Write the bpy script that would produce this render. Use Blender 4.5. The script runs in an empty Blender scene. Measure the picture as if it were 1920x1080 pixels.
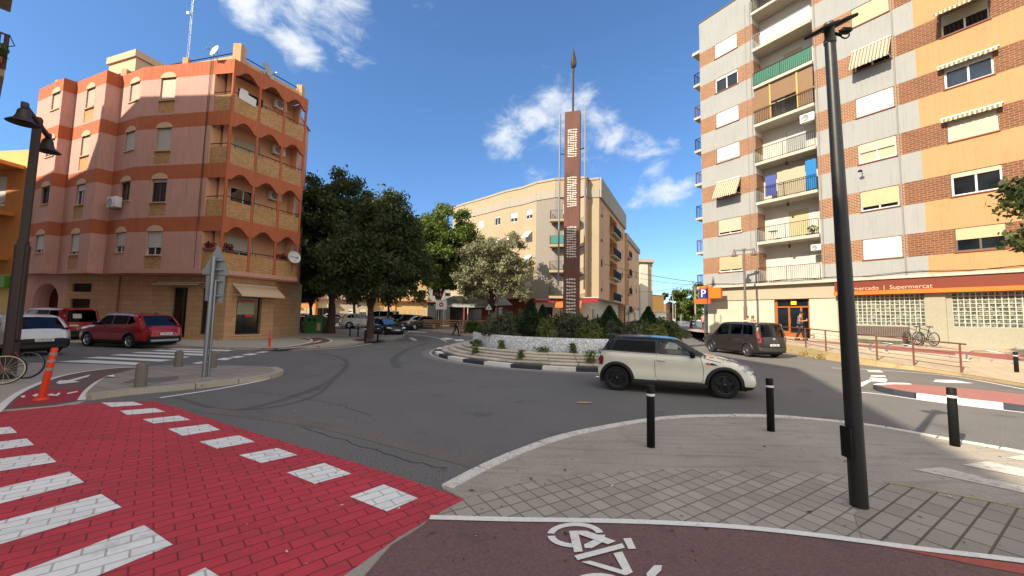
import bpy, bmesh, math, random
import numpy as np
from math import sin, cos, tan, atan, atan2, radians, pi, sqrt, exp, floor, ceil
from mathutils import Matrix, Vector
random.seed(7); RNG = np.random.default_rng(7)
SC = bpy.context.scene
COL = SC.collection
PREC = {}
# ---------------------------------------------------------------- camera
FPX = 721.0; CH = 1.82
PITCH = atan(54.5/FPX); ROLL = radians(1.15)
_fw = np.array([0, cos(PITCH), sin(PITCH)]); _u0 = np.array([0, -sin(PITCH), cos(PITCH)]); _r0 = np.array([1.0, 0, 0])
RT = _r0*cos(ROLL)+_u0*sin(ROLL); UP = _u0*cos(ROLL)-_r0*sin(ROLL); FW = _fw
CAMP = np.array([0, 0, CH])
cam = bpy.data.cameras.new('camera'); camo = bpy.data.objects.new('camera', cam); COL.objects.link(camo)
cam.sensor_width = 36.0; cam.lens = FPX/1920*36.0; cam.clip_start = 0.05; cam.clip_end = 5000
camo.matrix_world = Matrix(((RT[0], UP[0], -FW[0], 0), (RT[1], UP[1], -FW[1], 0), (RT[2], UP[2], -FW[2], CH), (0, 0, 0, 1)))
SC.camera = camo
SC.view_settings.view_transform = 'Standard'; SC.view_settings.look = 'None'
SC.view_settings.exposure = 1.12; SC.view_settings.gamma = 1.0
try: SC.view_settings.use_curve_mapping = False
except Exception: pass
SC.cycles.max_bounces = 6; SC.cycles.transparent_max_bounces = 12

def ray(x, y): return (x-960)/FPX*RT-(y-540)/FPX*UP+FW
def gz(X, Y):                                   # the street climbs a little beyond the roundabout
    return 0.4*min(1.0, max(0.0, (Y-34.0)/12.0))
def G(x, y, z=0.0):
    d = ray(x, y); t = (z-CH)/d[2]; return CAMP+t*d
def GZ(x, y, dz=0.0):
    d = ray(x, y); lo, hi = 1.0, 400.0
    for _ in range(60):
        m = .5*(lo+hi); p = CAMP+m*d
        if p[2] > gz(p[0], p[1])+dz: lo = m
        else: hi = m
    return CAMP+lo*d
def D(x, y, Y):
    d = ray(x, y); return CAMP+d*Y/d[1]

# ---------------------------------------------------------------- sun + sky
SUN_EL = radians(35.5); SUN_AZ = np.array([-.79, -.613]); SUN_AZ /= np.linalg.norm(SUN_AZ)
TOSUN = Vector((SUN_AZ[0]*cos(SUN_EL), SUN_AZ[1]*cos(SUN_EL), sin(SUN_EL)))
sl = bpy.data.lights.new('sun', 'SUN'); sl.energy = 3.6; sl.angle = radians(0.5); sl.color = (1, .89, .73)
slo = bpy.data.objects.new('sun', sl); COL.objects.link(slo); slo.location = (-40, -30, 40)
slo.rotation_mode = 'QUATERNION'; slo.rotation_quaternion = TOSUN.to_track_quat('Z', 'Y')
W = bpy.data.worlds.new('World'); SC.world = W; W.use_nodes = True
nt = W.node_tree; nt.nodes.clear()
def N(t, tree=None, **k):
    n = (tree or nt).nodes.new(t)
    for a, b in k.items(): setattr(n, a, b)
    return n
sky = N('ShaderNodeTexSky', sky_type='NISHITA', sun_disc=False, sun_elevation=SUN_EL, sun_rotation=atan2(TOSUN.x, TOSUN.y) % (2*pi))
sky.altitude = 0; sky.air_density = 1.0; sky.dust_density = 0.15; sky.ozone_density = 2.0
hs = N('ShaderNodeHueSaturation'); hs.inputs['Saturation'].default_value = 1.05; hs.inputs['Value'].default_value = 1.0
gm = N('ShaderNodeGamma'); gm.inputs['Gamma'].default_value = 1.0
bg = N('ShaderNodeBackground'); bg.inputs['Strength'].default_value = 0.1
tc = N('ShaderNodeTexCoord'); sxyz = N('ShaderNodeSeparateXYZ'); nt.links.new(tc.outputs['Generated'], sxyz.inputs[0])
hr = N('ShaderNodeValToRGB'); nt.links.new(sxyz.outputs[2], hr.inputs[0]); hr.color_ramp.elements[0].position = 0.0; hr.color_ramp.elements[0].color = (.50, .66, .86, 1); hr.color_ramp.elements[1].position = .55; hr.color_ramp.elements[1].color = (.72, .86, 1, 1)
hm = N('ShaderNodeMix', data_type='RGBA', blend_type='MULTIPLY'); hm.inputs[0].default_value = 1; nt.links.new(sky.outputs[0], hm.inputs[6]); nt.links.new(hr.outputs[0], hm.inputs[7])
nt.links.new(hm.outputs[2], hs.inputs['Color']); nt.links.new(hs.outputs[0], gm.inputs['Color']); nt.links.new(gm.outputs[0], bg.inputs['Color'])
def cdir(x, y):
    d = ray(x, y); d = d/np.linalg.norm(d); return tuple(d)
# (px, py, radius in px, strength)
CL = [(470, 15, 80, 1.), (560, 10, 90, .95), (625, 40, 85, 1.), (640, 5, 70, .8), (540, 75, 60, 1.), (575, 100, 60, .95), (660, 108, 48, .9), (690, 108, 30, .7), (430, 30, 60, .7),
      (780, 8, 40, .5), (1060, 185, 75, 1.), (960, 255, 70, 1.), (1000, 235, 70, .95), (1060, 240, 80, 1.), (1110, 235, 75, 1.), (1135, 255, 60, .95), (1090, 290, 55, .7), (990, 148, 48, .55), (1030, 135, 30, .55),
      (1195, 285, 60, .8), (1230, 270, 55, .8), (1225, 325, 60, .85), (1180, 330, 50, .65), (1250, 355, 70, .95), (1200, 360, 60, .8), (1120, 305, 45, .6), (1000, 320, 45, .45), (1000, 345, 55, .4),
      (1275, 420, 50, .4), (1290, 440, 50, .35), (1160, 310, 40, .5), (120, 35, 28, .4), (560, 60, 45, .7), (1140, 395, 90, .25), (100, 40, 30, .35),
      (2300, 100, 260, .8), (-500, 300, 200, .7), (2500, 400, 240, .7)]
mx = None
for (px, py, rr, st) in CL:
    c = cdir(px, py); ang = rr/FPX*(1.0/(1+((px-960)/FPX)**2))
    vs = N('ShaderNodeVectorMath', operation='SUBTRACT'); nt.links.new(tc.outputs['Generated'], vs.inputs[0]); vs.inputs[1].default_value = c
    vm = N('ShaderNodeVectorMath', operation='MULTIPLY'); nt.links.new(vs.outputs[0], vm.inputs[0]); vm.inputs[1].default_value = (1, 1, 1.35)
    vl = N('ShaderNodeVectorMath', operation='LENGTH'); nt.links.new(vm.outputs[0], vl.inputs[0])
    mr = N('ShaderNodeMapRange', interpolation_type='SMOOTHSTEP'); nt.links.new(vl.outputs['Value'], mr.inputs[0])
    mr.inputs[1].default_value = 0; mr.inputs[2].default_value = ang*1.5; mr.inputs[3].default_value = st; mr.inputs[4].default_value = 0
    if mx is None: mx = mr.outputs[0]
    else:
        mm = N('ShaderNodeMath', operation='MAXIMUM'); nt.links.new(mx, mm.inputs[0]); nt.links.new(mr.outputs[0], mm.inputs[1]); mx = mm.outputs[0]
mp = N('ShaderNodeMapping'); mp.inputs['Scale'].default_value = (1, 1, 1.5); nt.links.new(tc.outputs['Generated'], mp.inputs[0])
nz = N('ShaderNodeTexNoise'); nz.inputs['Scale'].default_value = 11; nz.inputs['Detail'].default_value = 9; nz.inputs['Roughness'].default_value = .62; nz.inputs['Distortion'].default_value = .35
nt.links.new(mp.outputs[0], nz.inputs['Vector'])
ad = N('ShaderNodeMath', operation='MULTIPLY_ADD'); nt.links.new(nz.outputs['Fac'], ad.inputs[0]); ad.inputs[1].default_value = 2.3; nt.links.new(mx, ad.inputs[2])
cr = N('ShaderNodeMapRange', interpolation_type='SMOOTHSTEP'); nt.links.new(ad.outputs[0], cr.inputs[0]); cr.inputs[1].default_value = 1.66; cr.inputs[2].default_value = 2.55; cr.inputs[3].default_value = 0; cr.inputs[4].default_value = .95
bgc = N('ShaderNodeBackground'); bgc.inputs['Color'].default_value = (.80, .84, .88, 1); bgc.inputs['Strength'].default_value = .56
ms = N('ShaderNodeMixShader'); nt.links.new(cr.outputs[0], ms.inputs[0]); nt.links.new(bg.outputs[0], ms.inputs[1]); nt.links.new(bgc.outputs[0], ms.inputs[2])
# unseen white veil added to the sky behind and overhead as fill light
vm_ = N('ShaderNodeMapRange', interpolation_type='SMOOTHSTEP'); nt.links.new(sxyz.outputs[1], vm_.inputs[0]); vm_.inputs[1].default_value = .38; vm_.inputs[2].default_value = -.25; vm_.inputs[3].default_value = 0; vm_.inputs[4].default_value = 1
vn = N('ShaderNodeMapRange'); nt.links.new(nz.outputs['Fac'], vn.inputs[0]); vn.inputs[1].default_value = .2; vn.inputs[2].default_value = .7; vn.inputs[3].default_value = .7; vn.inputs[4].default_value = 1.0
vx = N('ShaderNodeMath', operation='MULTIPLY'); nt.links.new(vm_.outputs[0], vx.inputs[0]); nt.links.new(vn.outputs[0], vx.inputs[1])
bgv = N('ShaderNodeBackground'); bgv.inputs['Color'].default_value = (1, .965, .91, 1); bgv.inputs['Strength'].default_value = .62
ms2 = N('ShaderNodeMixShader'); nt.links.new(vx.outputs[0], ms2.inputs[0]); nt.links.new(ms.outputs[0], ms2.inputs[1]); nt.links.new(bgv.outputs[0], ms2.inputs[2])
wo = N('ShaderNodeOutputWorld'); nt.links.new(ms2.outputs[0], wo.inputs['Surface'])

# ---------------------------------------------------------------- materials
def S(h):
    h = h.lstrip('#'); c = [int(h[i:i+2], 16)/255 for i in (0, 2, 4)]
    return tuple((v/12.92 if v <= .04045 else ((v+.055)/1.055)**2.4) for v in c)
MATS = {}
def _base(name):
    m = bpy.data.materials.new(name); m.use_nodes = True; t = m.node_tree
    b = t.nodes['Principled BSDF']; return m, t, b
def _math(t, op, a, b=None, c=None):
    n = t.nodes.new('ShaderNodeMath'); n.operation = op
    for i, v in enumerate((a, b, c)):
        if v is None: continue
        if isinstance(v, (int, float)): n.inputs[i].default_value = v
        else: t.links.new(v, n.inputs[i])
    return n.outputs[0]
def _mix(t, f, a, b, mode='MIX'):
    n = t.nodes.new('ShaderNodeMix'); n.data_type = 'RGBA'; n.blend_type = mode
    def put(i, v):
        if isinstance(v, (tuple, list)): n.inputs[i].default_value = (v[0], v[1], v[2], 1)
        elif isinstance(v, (int, float)): n.inputs[i].default_value = v
        else: t.links.new(v, n.inputs[i])
    put(0, f); put(6, a); put(7, b); return n.outputs[2]
def _coord(t, which='Object', scale=None, rot=None, loc=None):
    c = t.nodes.new('ShaderNodeTexCoord'); o = c.outputs[which]
    if scale or rot or loc:
        m = t.nodes.new('ShaderNodeMapping'); t.links.new(o, m.inputs[0])
        if scale: m.inputs['Scale'].default_value = scale
        if rot: m.inputs['Rotation'].default_value = rot
        if loc: m.inputs['Location'].default_value = loc
        o = m.outputs[0]
    return o
def _noise(t, vec, scale, detail=4, rough=.55):
    n = t.nodes.new('ShaderNodeTexNoise'); t.links.new(vec, n.inputs['Vector'])
    n.inputs['Scale'].default_value = scale; n.inputs['Detail'].default_value = detail; n.inputs['Roughness'].default_value = rough
    return n.outputs['Fac']
def _ramp(t, v, a, b, lo=0., hi=1.):
    n = t.nodes.new('ShaderNodeMapRange'); t.links.new(v, n.inputs[0])
    for i, q in enumerate((a, b, lo, hi)): n.inputs[i+1].default_value = q
    return n.outputs[0]
def _bump(t, b, h, strength=.3, dist=.02):
    n = t.nodes.new('ShaderNodeBump'); n.inputs['Strength'].default_value = strength; n.inputs['Distance'].default_value = dist
    t.links.new(h, n.inputs['Height']); t.links.new(n.outputs[0], b.inputs['Normal'])
def mat(name, col, rough=.8, var=.12, vs=1.2, fine=.08, fs=25., bump=.15, metal=0., spec=.5, coat=0., streak=0., dark=None, dcov=.0):
    """plain surface: base colour with slow blotches, fine grain, optional rain streaks and dirt of its own shape"""
    if name in MATS: return MATS[name]
    m, t, b = _base(name); c = S(col) if isinstance(col, str) else col
    v = _coord(t)
    n1 = _noise(t, v, vs, 5); n2 = _noise(t, v, fs, 3)
    f = _math(t, 'MULTIPLY_ADD', _math(t, 'SUBTRACT', n1, .5), var*2, 1.0)
    f = _math(t, 'ADD', f, _math(t, 'MULTIPLY', _math(t, 'SUBTRACT', n2, .5), fine*2))
    if streak:
        vs2 = _coord(t, scale=(5, 5, .25)); n3 = _noise(t, vs2, 2.0, 5)
        f = _math(t, 'MULTIPLY', f, _ramp(t, n3, .5, .75, 1.0, 1.0-streak))
    cn = t.nodes.new('ShaderNodeVectorMath'); cn.operation = 'SCALE'; cn.inputs[0].default_value = c; t.links.new(f, cn.inputs['Scale'])
    o = cn.outputs[0]
    if dark:
        n4 = _noise(t, v, vs*2.3, 7, .65); o = _mix(t, _ramp(t, n4, .5+.12*(1-dcov), .62+.12*(1-dcov), 0, .75), o, S(dark))
    t.links.new(o, b.inputs['Base Color'])
    b.inputs['Roughness'].default_value = rough; b.inputs['Metallic'].default_value = metal
    b.inputs['Specular IOR Level'].default_value = spec; b.inputs['Coat Weight'].default_value = coat; b.inputs['Coat Roughness'].default_value = .04
    if bump: _bump(t, b, n2, bump, .01)
    MATS[name] = m; return m
def scuffed(name, col, dark, rough=.88):
    """worn concrete: blotches, drag marks, gum spots and grit"""
    m, t, b = _base(name); v = _coord(t); n1 = _noise(t, v, .7, 6, .6); n2 = _noise(t, v, 70, 3); n3 = _noise(t, _coord(t, scale=(.5, 5, 1), rot=(0, 0, .25)), 1.6, 7, .65); n4 = _noise(t, v, 3.1, 6, .7)
    f = _math(t, 'MULTIPLY', _ramp(t, n1, .3, .7, .84, 1.1), _ramp(t, n2, .3, .7, .82, 1.18)); cn = t.nodes.new('ShaderNodeVectorMath'); cn.operation = 'SCALE'; cn.inputs[0].default_value = S(col); t.links.new(f, cn.inputs['Scale'])
    o = _mix(t, _ramp(t, n3, .5, .68, 0, .6), cn.outputs[0], S(dark)); o = _mix(t, _ramp(t, n4, .57, .7, 0, .55), o, S(dark))
    vo = t.nodes.new('ShaderNodeTexVoronoi'); t.links.new(v, vo.inputs['Vector']); vo.inputs['Scale'].default_value = 3.2; o = _mix(t, _ramp(t, vo.outputs['Distance'], .035, .075, .6, 0), o, S('#4a443c'))
    t.links.new(o, b.inputs['Base Color']); b.inputs['Roughness'].default_value = rough; _bump(t, b, n2, .3, .01); return m
def brick(name, c1, c2, mortar, bw, bh, ms=.012, axes='xz', rot=0., off=.5, bump=.4, var=.25, rough=.85, bias=0., dirt=0., smear=None):
    if name in MATS: return MATS[name]
    m, t, b = _base(name)
    if axes == 'xz':
        s = t.nodes.new('ShaderNodeSeparateXYZ'); t.links.new(_coord(t), s.inputs[0])
        k = t.nodes.new('ShaderNodeCombineXYZ'); t.links.new(_math(t, 'ADD', s.outputs[0], s.outputs[1]), k.inputs[0]); t.links.new(s.outputs[2], k.inputs[1]); v = k.outputs[0]
    else: v = _coord(t, rot=(0, 0, rot))
    br = t.nodes.new('ShaderNodeTexBrick'); t.links.new(v, br.inputs['Vector'])
    br.inputs['Color1'].default_value = (*S(c1), 1); br.inputs['Color2'].default_value = (*S(c2), 1); br.inputs['Mortar'].default_value = (*S(mortar), 1)
    br.inputs['Scale'].default_value = 1; br.inputs['Mortar Size'].default_value = ms; br.inputs['Brick Width'].default_value = bw; br.inputs['Row Height'].default_value = bh
    br.inputs['Mortar Smooth'].default_value = .3; br.offset = off; br.inputs['Bias'].default_value = bias
    vo = _coord(t); n1 = _noise(t, vo, .9, 5); n2 = _noise(t, vo, 40, 3)
    f = _math(t, 'ADD', _math(t, 'MULTIPLY_ADD', _math(t, 'SUBTRACT', n1, .5), var*2, 1.), _math(t, 'MULTIPLY', _math(t, 'SUBTRACT', n2, .5), .3))
    cn = t.nodes.new('ShaderNodeVectorMath'); cn.operation = 'SCALE'; t.links.new(br.outputs['Color'], cn.inputs[0]); t.links.new(f, cn.inputs['Scale'])
    o = cn.outputs[0]
    if dirt:
        n3 = _noise(t, vo, 2.2, 8, .7); o = _mix(t, _ramp(t, n3, .55, .72, 0, dirt), o, (.05, .045, .04))
    if smear:      # grime dragged along the driving direction
        vs_ = _coord(t, scale=(.35, 3.5, 1), rot=(0, 0, smear[0])); n4 = _noise(t, vs_, 1.3, 6, .6); o = _mix(t, _ramp(t, n4, .48, .72, 0, smear[1]), o, smear[2])
    t.links.new(o, b.inputs['Base Color']); b.inputs['Roughness'].default_value = rough
    if bump:
        h = _math(t, 'ADD', _math(t, 'MULTIPLY', br.outputs['Fac'], -1.0), _math(t, 'MULTIPLY', n2, .4))
        _bump(t, b, h, bump, .01)
    MATS[name] = m; return m
def glass_dark(name, col='#0d1216', rough=.06):
    if name in MATS: return MATS[name]
    m, t, b = _base(name); v = _coord(t); n = _noise(t, v, .8, 3)
    o = _mix(t, _ramp(t, n, .4, .7), S(col), tuple(x*2.6+.004 for x in S(col))); t.links.new(o, b.inputs['Base Color'])
    b.inputs['Roughness'].default_value = rough; b.inputs['Specular IOR Level'].default_value = .8
    _bump(t, b, _noise(t, v, 1.5, 2), .04, .05); MATS[name] = m; return m
def glass_clear(name, tint=(.55, .6, .6), refl=.16, fk=.45):
    if name in MATS: return MATS[name]
    m, t, b = _base(name); t.nodes.remove(b)
    tr = t.nodes.new('ShaderNodeBsdfTransparent'); tr.inputs[0].default_value = (*tint, 1)
    gl = t.nodes.new('ShaderNodeBsdfGlossy'); gl.inputs['Roughness'].default_value = .03; gl.inputs[0].default_value = (.9, .9, .9, 1)
    lw = t.nodes.new('ShaderNodeLayerWeight'); lw.inputs[0].default_value = .3
    fa = _math(t, 'MULTIPLY_ADD', lw.outputs['Fresnel'], fk, refl)
    mx_ = t.nodes.new('ShaderNodeMixShader'); t.links.new(fa, mx_.inputs[0]); t.links.new(tr.outputs[0], mx_.inputs[1]); t.links.new(gl.outputs[0], mx_.inputs[2])
    t.links.new(mx_.outputs[0], t.nodes['Material Output'].inputs['Surface']); MATS[name] = m; return m
def stripes(name, c1, c2, w, axis=0, rough=.85, duty=.5):
    if name in MATS: return MATS[name]
    m, t, b = _base(name); s = t.nodes.new('ShaderNodeSeparateXYZ'); t.links.new(_coord(t), s.inputs[0])
    fr = _math(t, 'FRACT', _math(t, 'MULTIPLY', s.outputs[axis], 1/w))
    f = _math(t, 'GREATER_THAN', fr, duty); n = _noise(t, _coord(t), 3, 4)
    o = _mix(t, f, S(c1), S(c2)); o = _mix(t, _ramp(t, n, .35, .8, 0, .35), o, (.25, .2, .12)); t.links.new(o, b.inputs['Base Color']); b.inputs['Roughness'].default_value = rough
    MATS[name] = m; return m
def slats(name, col, pitch=.05, rough=.55, axis=2):
    if name in MATS: return MATS[name]
    m, t, b = _base(name); s = t.nodes.new('ShaderNodeSeparateXYZ'); t.links.new(_coord(t), s.inputs[0])
    fr = _math(t, 'FRACT', _math(t, 'MULTIPLY', s.outputs[axis], 1/pitch)); g = _ramp(t, fr, 0., .2, .72, 1.)
    n = _noise(t, _coord(t), 1.3, 4); f = _math(t, 'MULTIPLY', g, _ramp(t, n, .3, .7, .93, 1.05))
    cn = t.nodes.new('ShaderNodeVectorMath'); cn.operation = 'SCALE'; cn.inputs[0].default_value = S(col); t.links.new(f, cn.inputs['Scale'])
    t.links.new(cn.outputs[0], b.inputs['Base Color']); b.inputs['Roughness'].default_value = rough
    _bump(t, b, _math(t, 'PINGPONG', fr, .5), .5, .01); MATS[name] = m; return m
def leafmat(name, c1, c2, c3, trans=.25):
    if name in MATS: return MATS[name]
    m, t, b = _base(name); g = t.nodes.new('ShaderNodeNewGeometry'); r = g.outputs['Random Per Island']
    n = _noise(t, _coord(t), .9, 3)
    o = _mix(t, r, S(c1), S(c2)); o = _mix(t, _ramp(t, n, .42, .68), o, S(c3)); t.links.new(o, b.inputs['Base Color'])
    b.inputs['Roughness'].default_value = .6; b.inputs['Specular IOR Level'].default_value = .25
    tl = t.nodes.new('ShaderNodeBsdfTranslucent'); t.links.new(o, tl.inputs[0])
    mx_ = t.nodes.new('ShaderNodeMixShader'); mx_.inputs[0].default_value = trans
    t.links.new(b.outputs[0], mx_.inputs[1]); t.links.new(tl.outputs[0], mx_.inputs[2]); t.links.new(mx_.outputs[0], t.nodes['Material Output'].inputs['Surface'])
    MATS[name] = m; return m

# ---------------------------------------------------------------- mesh builder
class MB:
    def __init__(s): s.v = []; s.f = []; s.m = []; s.sm = []
    def add(s, vs, fs, mi=0, sm=False):
        o = len(s.v); s.v.extend([tuple(map(float, p)) for p in vs])
        for f in fs: s.f.append([i+o for i in f]); s.m.append(mi); s.sm.append(sm)
        return s
    def box(s, x0, x1, y0, y1, z0, z1, mi=0):
        v = [(x0, y0, z0), (x1, y0, z0), (x1, y1, z0), (x0, y1, z0), (x0, y0, z1), (x1, y0, z1), (x1, y1, z1), (x0, y1, z1)]
        return s.add(v, [(0, 3, 2, 1), (4, 5, 6, 7), (0, 1, 5, 4), (1, 2, 6, 5), (2, 3, 7, 6), (3, 0, 4, 7)], mi)
    def cbox(s, c, d, mi=0): return s.box(c[0]-d[0]/2, c[0]+d[0]/2, c[1]-d[1]/2, c[1]+d[1]/2, c[2]-d[2]/2, c[2]+d[2]/2, mi)
    def rbox(s, c, d, r=.02, mi=0, seg=2):
        bm = bmesh.new(); bmesh.ops.create_cube(bm, size=1)
        for v in bm.verts: v.co = Vector((c[0]+v.co.x*d[0], c[1]+v.co.y*d[1], c[2]+v.co.z*d[2]))
        bmesh.ops.bevel(bm, geom=list(bm.edges), offset=r, segments=seg, affect='EDGES', profile=.5)
        return s.bm(bm, mi, True)
    def bm(s, bm, mi=0, sm=False):
        bm.verts.index_update(); s.add([v.co[:] for v in bm.verts], [[v.index for v in f.verts] for f in bm.faces], mi, sm); bm.free(); return s
    def poly(s, pts, mi=0): return s.add(pts, [list(range(len(pts)))], mi)
    def prism(s, pts, z0, z1, mi=0, mside=None):
        n = len(pts); a = sum(pts[i][0]*pts[(i+1) % n][1]-pts[(i+1) % n][0]*pts[i][1] for i in range(n))
        if a < 0: pts = pts[::-1]
        zf = (lambda p, z: z(p[0], p[1])) if callable(z1) else (lambda p, z: z)
        v = [(p[0], p[1], zf(p, z0)) for p in pts]+[(p[0], p[1], zf(p, z1)) for p in pts]
        s.add(v, [list(range(n))[::-1], list(range(n, 2*n))], mi)
        return s.add(v, [(i, (i+1) % n, n+(i+1) % n, n+i) for i in range(n)], mi if mside is None else mside)
    def extr(s, pts, y0, y1, mi=0, mside=None):      # polygon in (x, z) pushed from y0 (front) to y1
        n = len(pts); a = sum(pts[i][0]*pts[(i+1) % n][1]-pts[(i+1) % n][0]*pts[i][1] for i in range(n))
        if a < 0: pts = pts[::-1]
        v = [(p[0], y0, p[1]) for p in pts]+[(p[0], y1, p[1]) for p in pts]
        s.add(v, [list(range(n)), list(range(n, 2*n))[::-1]], mi)
        return s.add(v, [(i, n+i, n+(i+1) % n, (i+1) % n) for i in range(n)], mi if mside is None else mside)
    def tube(s, path, r, n=8, mi=0, cap=True, sm=True):
        P = [Vector(p) for p in path]; k = len(P); R = r if isinstance(r, (list, tuple)) else [r]*k
        vs = []; ref = None
        for i in range(k):
            t = (P[min(i+1, k-1)]-P[max(i-1, 0)])
            if t.length < 1e-9: t = Vector((0, 0, 1))
            t.normalize()
            if ref is None: ref = Vector((0, 0, 1)) if abs(t.z) < .9 else Vector((1, 0, 0))
            a = t.cross(ref)
            if a.length < 1e-6: a = t.cross(Vector((0, 1, 0)))
            a.normalize(); b = t.cross(a); ref = b.cross(t) if False else ref
            for j in range(n):
                q = 2*pi*j/n; vs.append(P[i]+R[i]*(cos(q)*a+sin(q)*b))
        fs = [(i*n+j, i*n+(j+1) % n, (i+1)*n+(j+1) % n, (i+1)*n+j) for i in range(k-1) for j in range(n)]
        s.add(vs, fs, mi, sm)
        if cap: s.add(vs[:n], [list(range(n))[::-1]], mi); s.add(vs[-n:], [list(range(n))], mi)
        return s
    def lathe(s, prof, n=16, c=(0, 0, 0), mi=0, axis='z', sm=True, a0=0, a1=2*pi):
        full = abs(a1-a0-2*pi) < 1e-6; m = n if full else n+1; vs = []
        for (r, z) in prof:
            for j in range(m):
                q = a0+(a1-a0)*j/n; p = (r*cos(q), r*sin(q), z)
                if axis == 'y': p = (p[0], z, p[1])
                elif axis == 'x': p = (z, p[0], p[1])
                vs.append((c[0]+p[0], c[1]+p[1], c[2]+p[2]))
        k = len(prof); jj = m if full else n
        fs = [(i*m+j, i*m+(j+1) % m, (i+1)*m+(j+1) % m, (i+1)*m+j) for i in range(k-1) for j in range(jj)]
        if axis == 'y': fs = [f[::-1] for f in fs]
        return s.add(vs, fs, mi, sm)
    def xf(s, M, i0=0):
        for i in range(i0, len(s.v)): s.v[i] = tuple(M @ Vector(s.v[i]))
        return s
    def build(s, name, mats, parent=None, loc=None, rz=0., frame=None, kind=None, bevel=0):
        me = bpy.data.meshes.new(name); me.from_pydata(s.v, [], s.f)
        mats = mats if isinstance(mats, (list, tuple)) else [mats]
        for q in mats: me.materials.append(q)
        if len(mats) > 1: me.polygons.foreach_set('material_index', s.m)
        me.polygons.foreach_set('use_smooth', s.sm); me.update()
        o = bpy.data.objects.new(name, me); COL.objects.link(o)
        if frame: loc, rz = frame
        if loc is not None: o.location = loc
        o.rotation_euler = (0, 0, rz)
        if parent: o.parent = parent
        if kind: o['kind'] = kind
        if bevel:
            b = o.modifiers.new('bevel', 'BEVEL'); b.width = bevel; b.segments = 2; b.limit_method = 'ANGLE'; b.angle_limit = radians(40)
        return o
def thing(name, label, cat, loc=(0, 0, 0), rz=0., group=None):
    o = bpy.data.objects.new(name, None); COL.objects.link(o); o.location = loc; o.rotation_euler = (0, 0, rz); o.empty_display_size = .3
    return tag(o, label, cat, group)
def tag(o, label, cat, group=None):
    o['label'] = label; o['category'] = cat
    if group: o['group'] = group
    return o
def copy_tree(o, parent=None):
    c = o.copy(); COL.objects.link(c); c.parent = parent
    for ch in [k for k in bpy.data.objects if k.parent == o]: copy_tree(ch, c)
    return c
def text_mesh(body, size, mb, M, mi=0, depth=.004, align='LEFT'):
    cu = bpy.data.curves.new('t', 'FONT'); cu.body = body; cu.size = size; cu.extrude = depth; cu.align_x = align; cu.resolution_u = 3
    ob = bpy.data.objects.new('t', cu); COL.objects.link(ob)
    dg = bpy.context.evaluated_depsgraph_get(); me = bpy.data.meshes.new_from_object(ob.evaluated_get(dg))
    i0 = len(mb.v); mb.add([v.co[:] for v in me.vertices], [list(p.vertices) for p in me.polygons], mi); mb.xf(M, i0)
    bpy.data.objects.remove(ob); bpy.data.curves.remove(cu); bpy.data.meshes.remove(me)
# ---------------------------------------------------------------- shared materials
ASPH = mat('asphalt', '#6b6864', .9, .24, .4, 1.7, 60, .7, dark='#4c4a47', dcov=.3)
ASPH_D = mat('asphalt tyre polished', '#595652', .84, .2, .8, .35, 60, .3)
ASPH_P = mat('asphalt patch', '#6e675e', .9, .25, 1.2, .8, 60, .4)
CONC = mat('pavement concrete', '#aba294', .85, .10, .6, .14, 45, .2, dark='#837a6d', dcov=.25)
CONC_L = mat('pale concrete', '#b8ae9f', .85, .12, .8, .12, 45, .2)
KERB = mat('kerb stone', '#a89d8e', .85, .2, 1.5, .2, 30, .3, dark='#5c564e', dcov=.3)
PAVE = brick('pavement slabs', '#9c9284', '#8f8678', '#5f574d', .4, .4, .010, 'xy', .4, 0., .4, .14)
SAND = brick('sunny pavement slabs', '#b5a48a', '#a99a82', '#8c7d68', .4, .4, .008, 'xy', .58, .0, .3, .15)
TILE = brick('grid pavement tiles', '#aaa193', '#978e81', '#6e665b', .17, .17, .008, 'xy', radians(-32), 0., .6, .14)
TILE2 = brick('long joint tiles', '#a0978a', '#8f8779', '#5c554b', .34, .17, .010, 'xy', radians(-32), 0., .7, .16)
REDB = brick('red painted pavers', '#c43c44', '#b8363f', '#7c232a', .26, .13, .007, 'xy', radians(-43), .5, .5, .2, .7, dirt=.25, smear=(radians(-43)+1.57, .42, S('#74383b')))
WHTB = brick('white painted pavers', '#eeece6', '#e2e0da', '#b4b1ab', .26, .13, .008, 'xy', radians(-43), .5, .55, .12, .7, dirt=.35)
WPAINT = mat('white road paint', '#e6e2d8', .7, .10, 3, .22, 30, .3, dark='#8b8984', dcov=.15)
WPAINT_W = mat('worn white road paint', '#c9c1b4', .8, .2, 4, .3, 30, .3, dark='#6d6862', dcov=.6)
YPAINT = mat('worn yellow paint', '#b09a68', .8, .2, 3, .2, 30, .2)
BLKP = mat('black kerb paint', '#3a3c44', .7, .2, 3, .2, 30, .2)
BIKEL = mat('dark red bike lane', '#715450', .85, .2, .9, .6, 55, .35, dark='#5c4c48', dcov=.45)
BIKEL2 = mat('brick red bike lane', '#a85446', .85, .16, .9, .25, 55, .3)
REDP = mat('fresh red paint', '#a02c36', .75, .2, 1.2, .2, 40, .25, dark='#7a4642', dcov=.3)
CONCN = scuffed('scuffed concrete', '#a39a8c', '#7c7265')
WKERB = mat('chipped white kerb paint', '#d3cec2', .8, .2, 5, .5, 40, .4, dark='#8f887b', dcov=.6)
WHITE = mat('white paint', '#e4e2dc', .45, .05, 1.5, .03, 20, .03)
CREAM = mat('cream paint', '#e2d3ad', .6, .08, 1.5, .04, 20, .05)
BLACKM = mat('black metal', '#1a1918', .6, .2, 4, .15, 30, .06, spec=.2)
BLACKP = mat('black plastic', '#121314', .55, .15, 4, .1, 30, .05)
RUBBER = mat('tyre rubber', '#141416', .85, .15, 6, .15, 40, .2)
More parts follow.
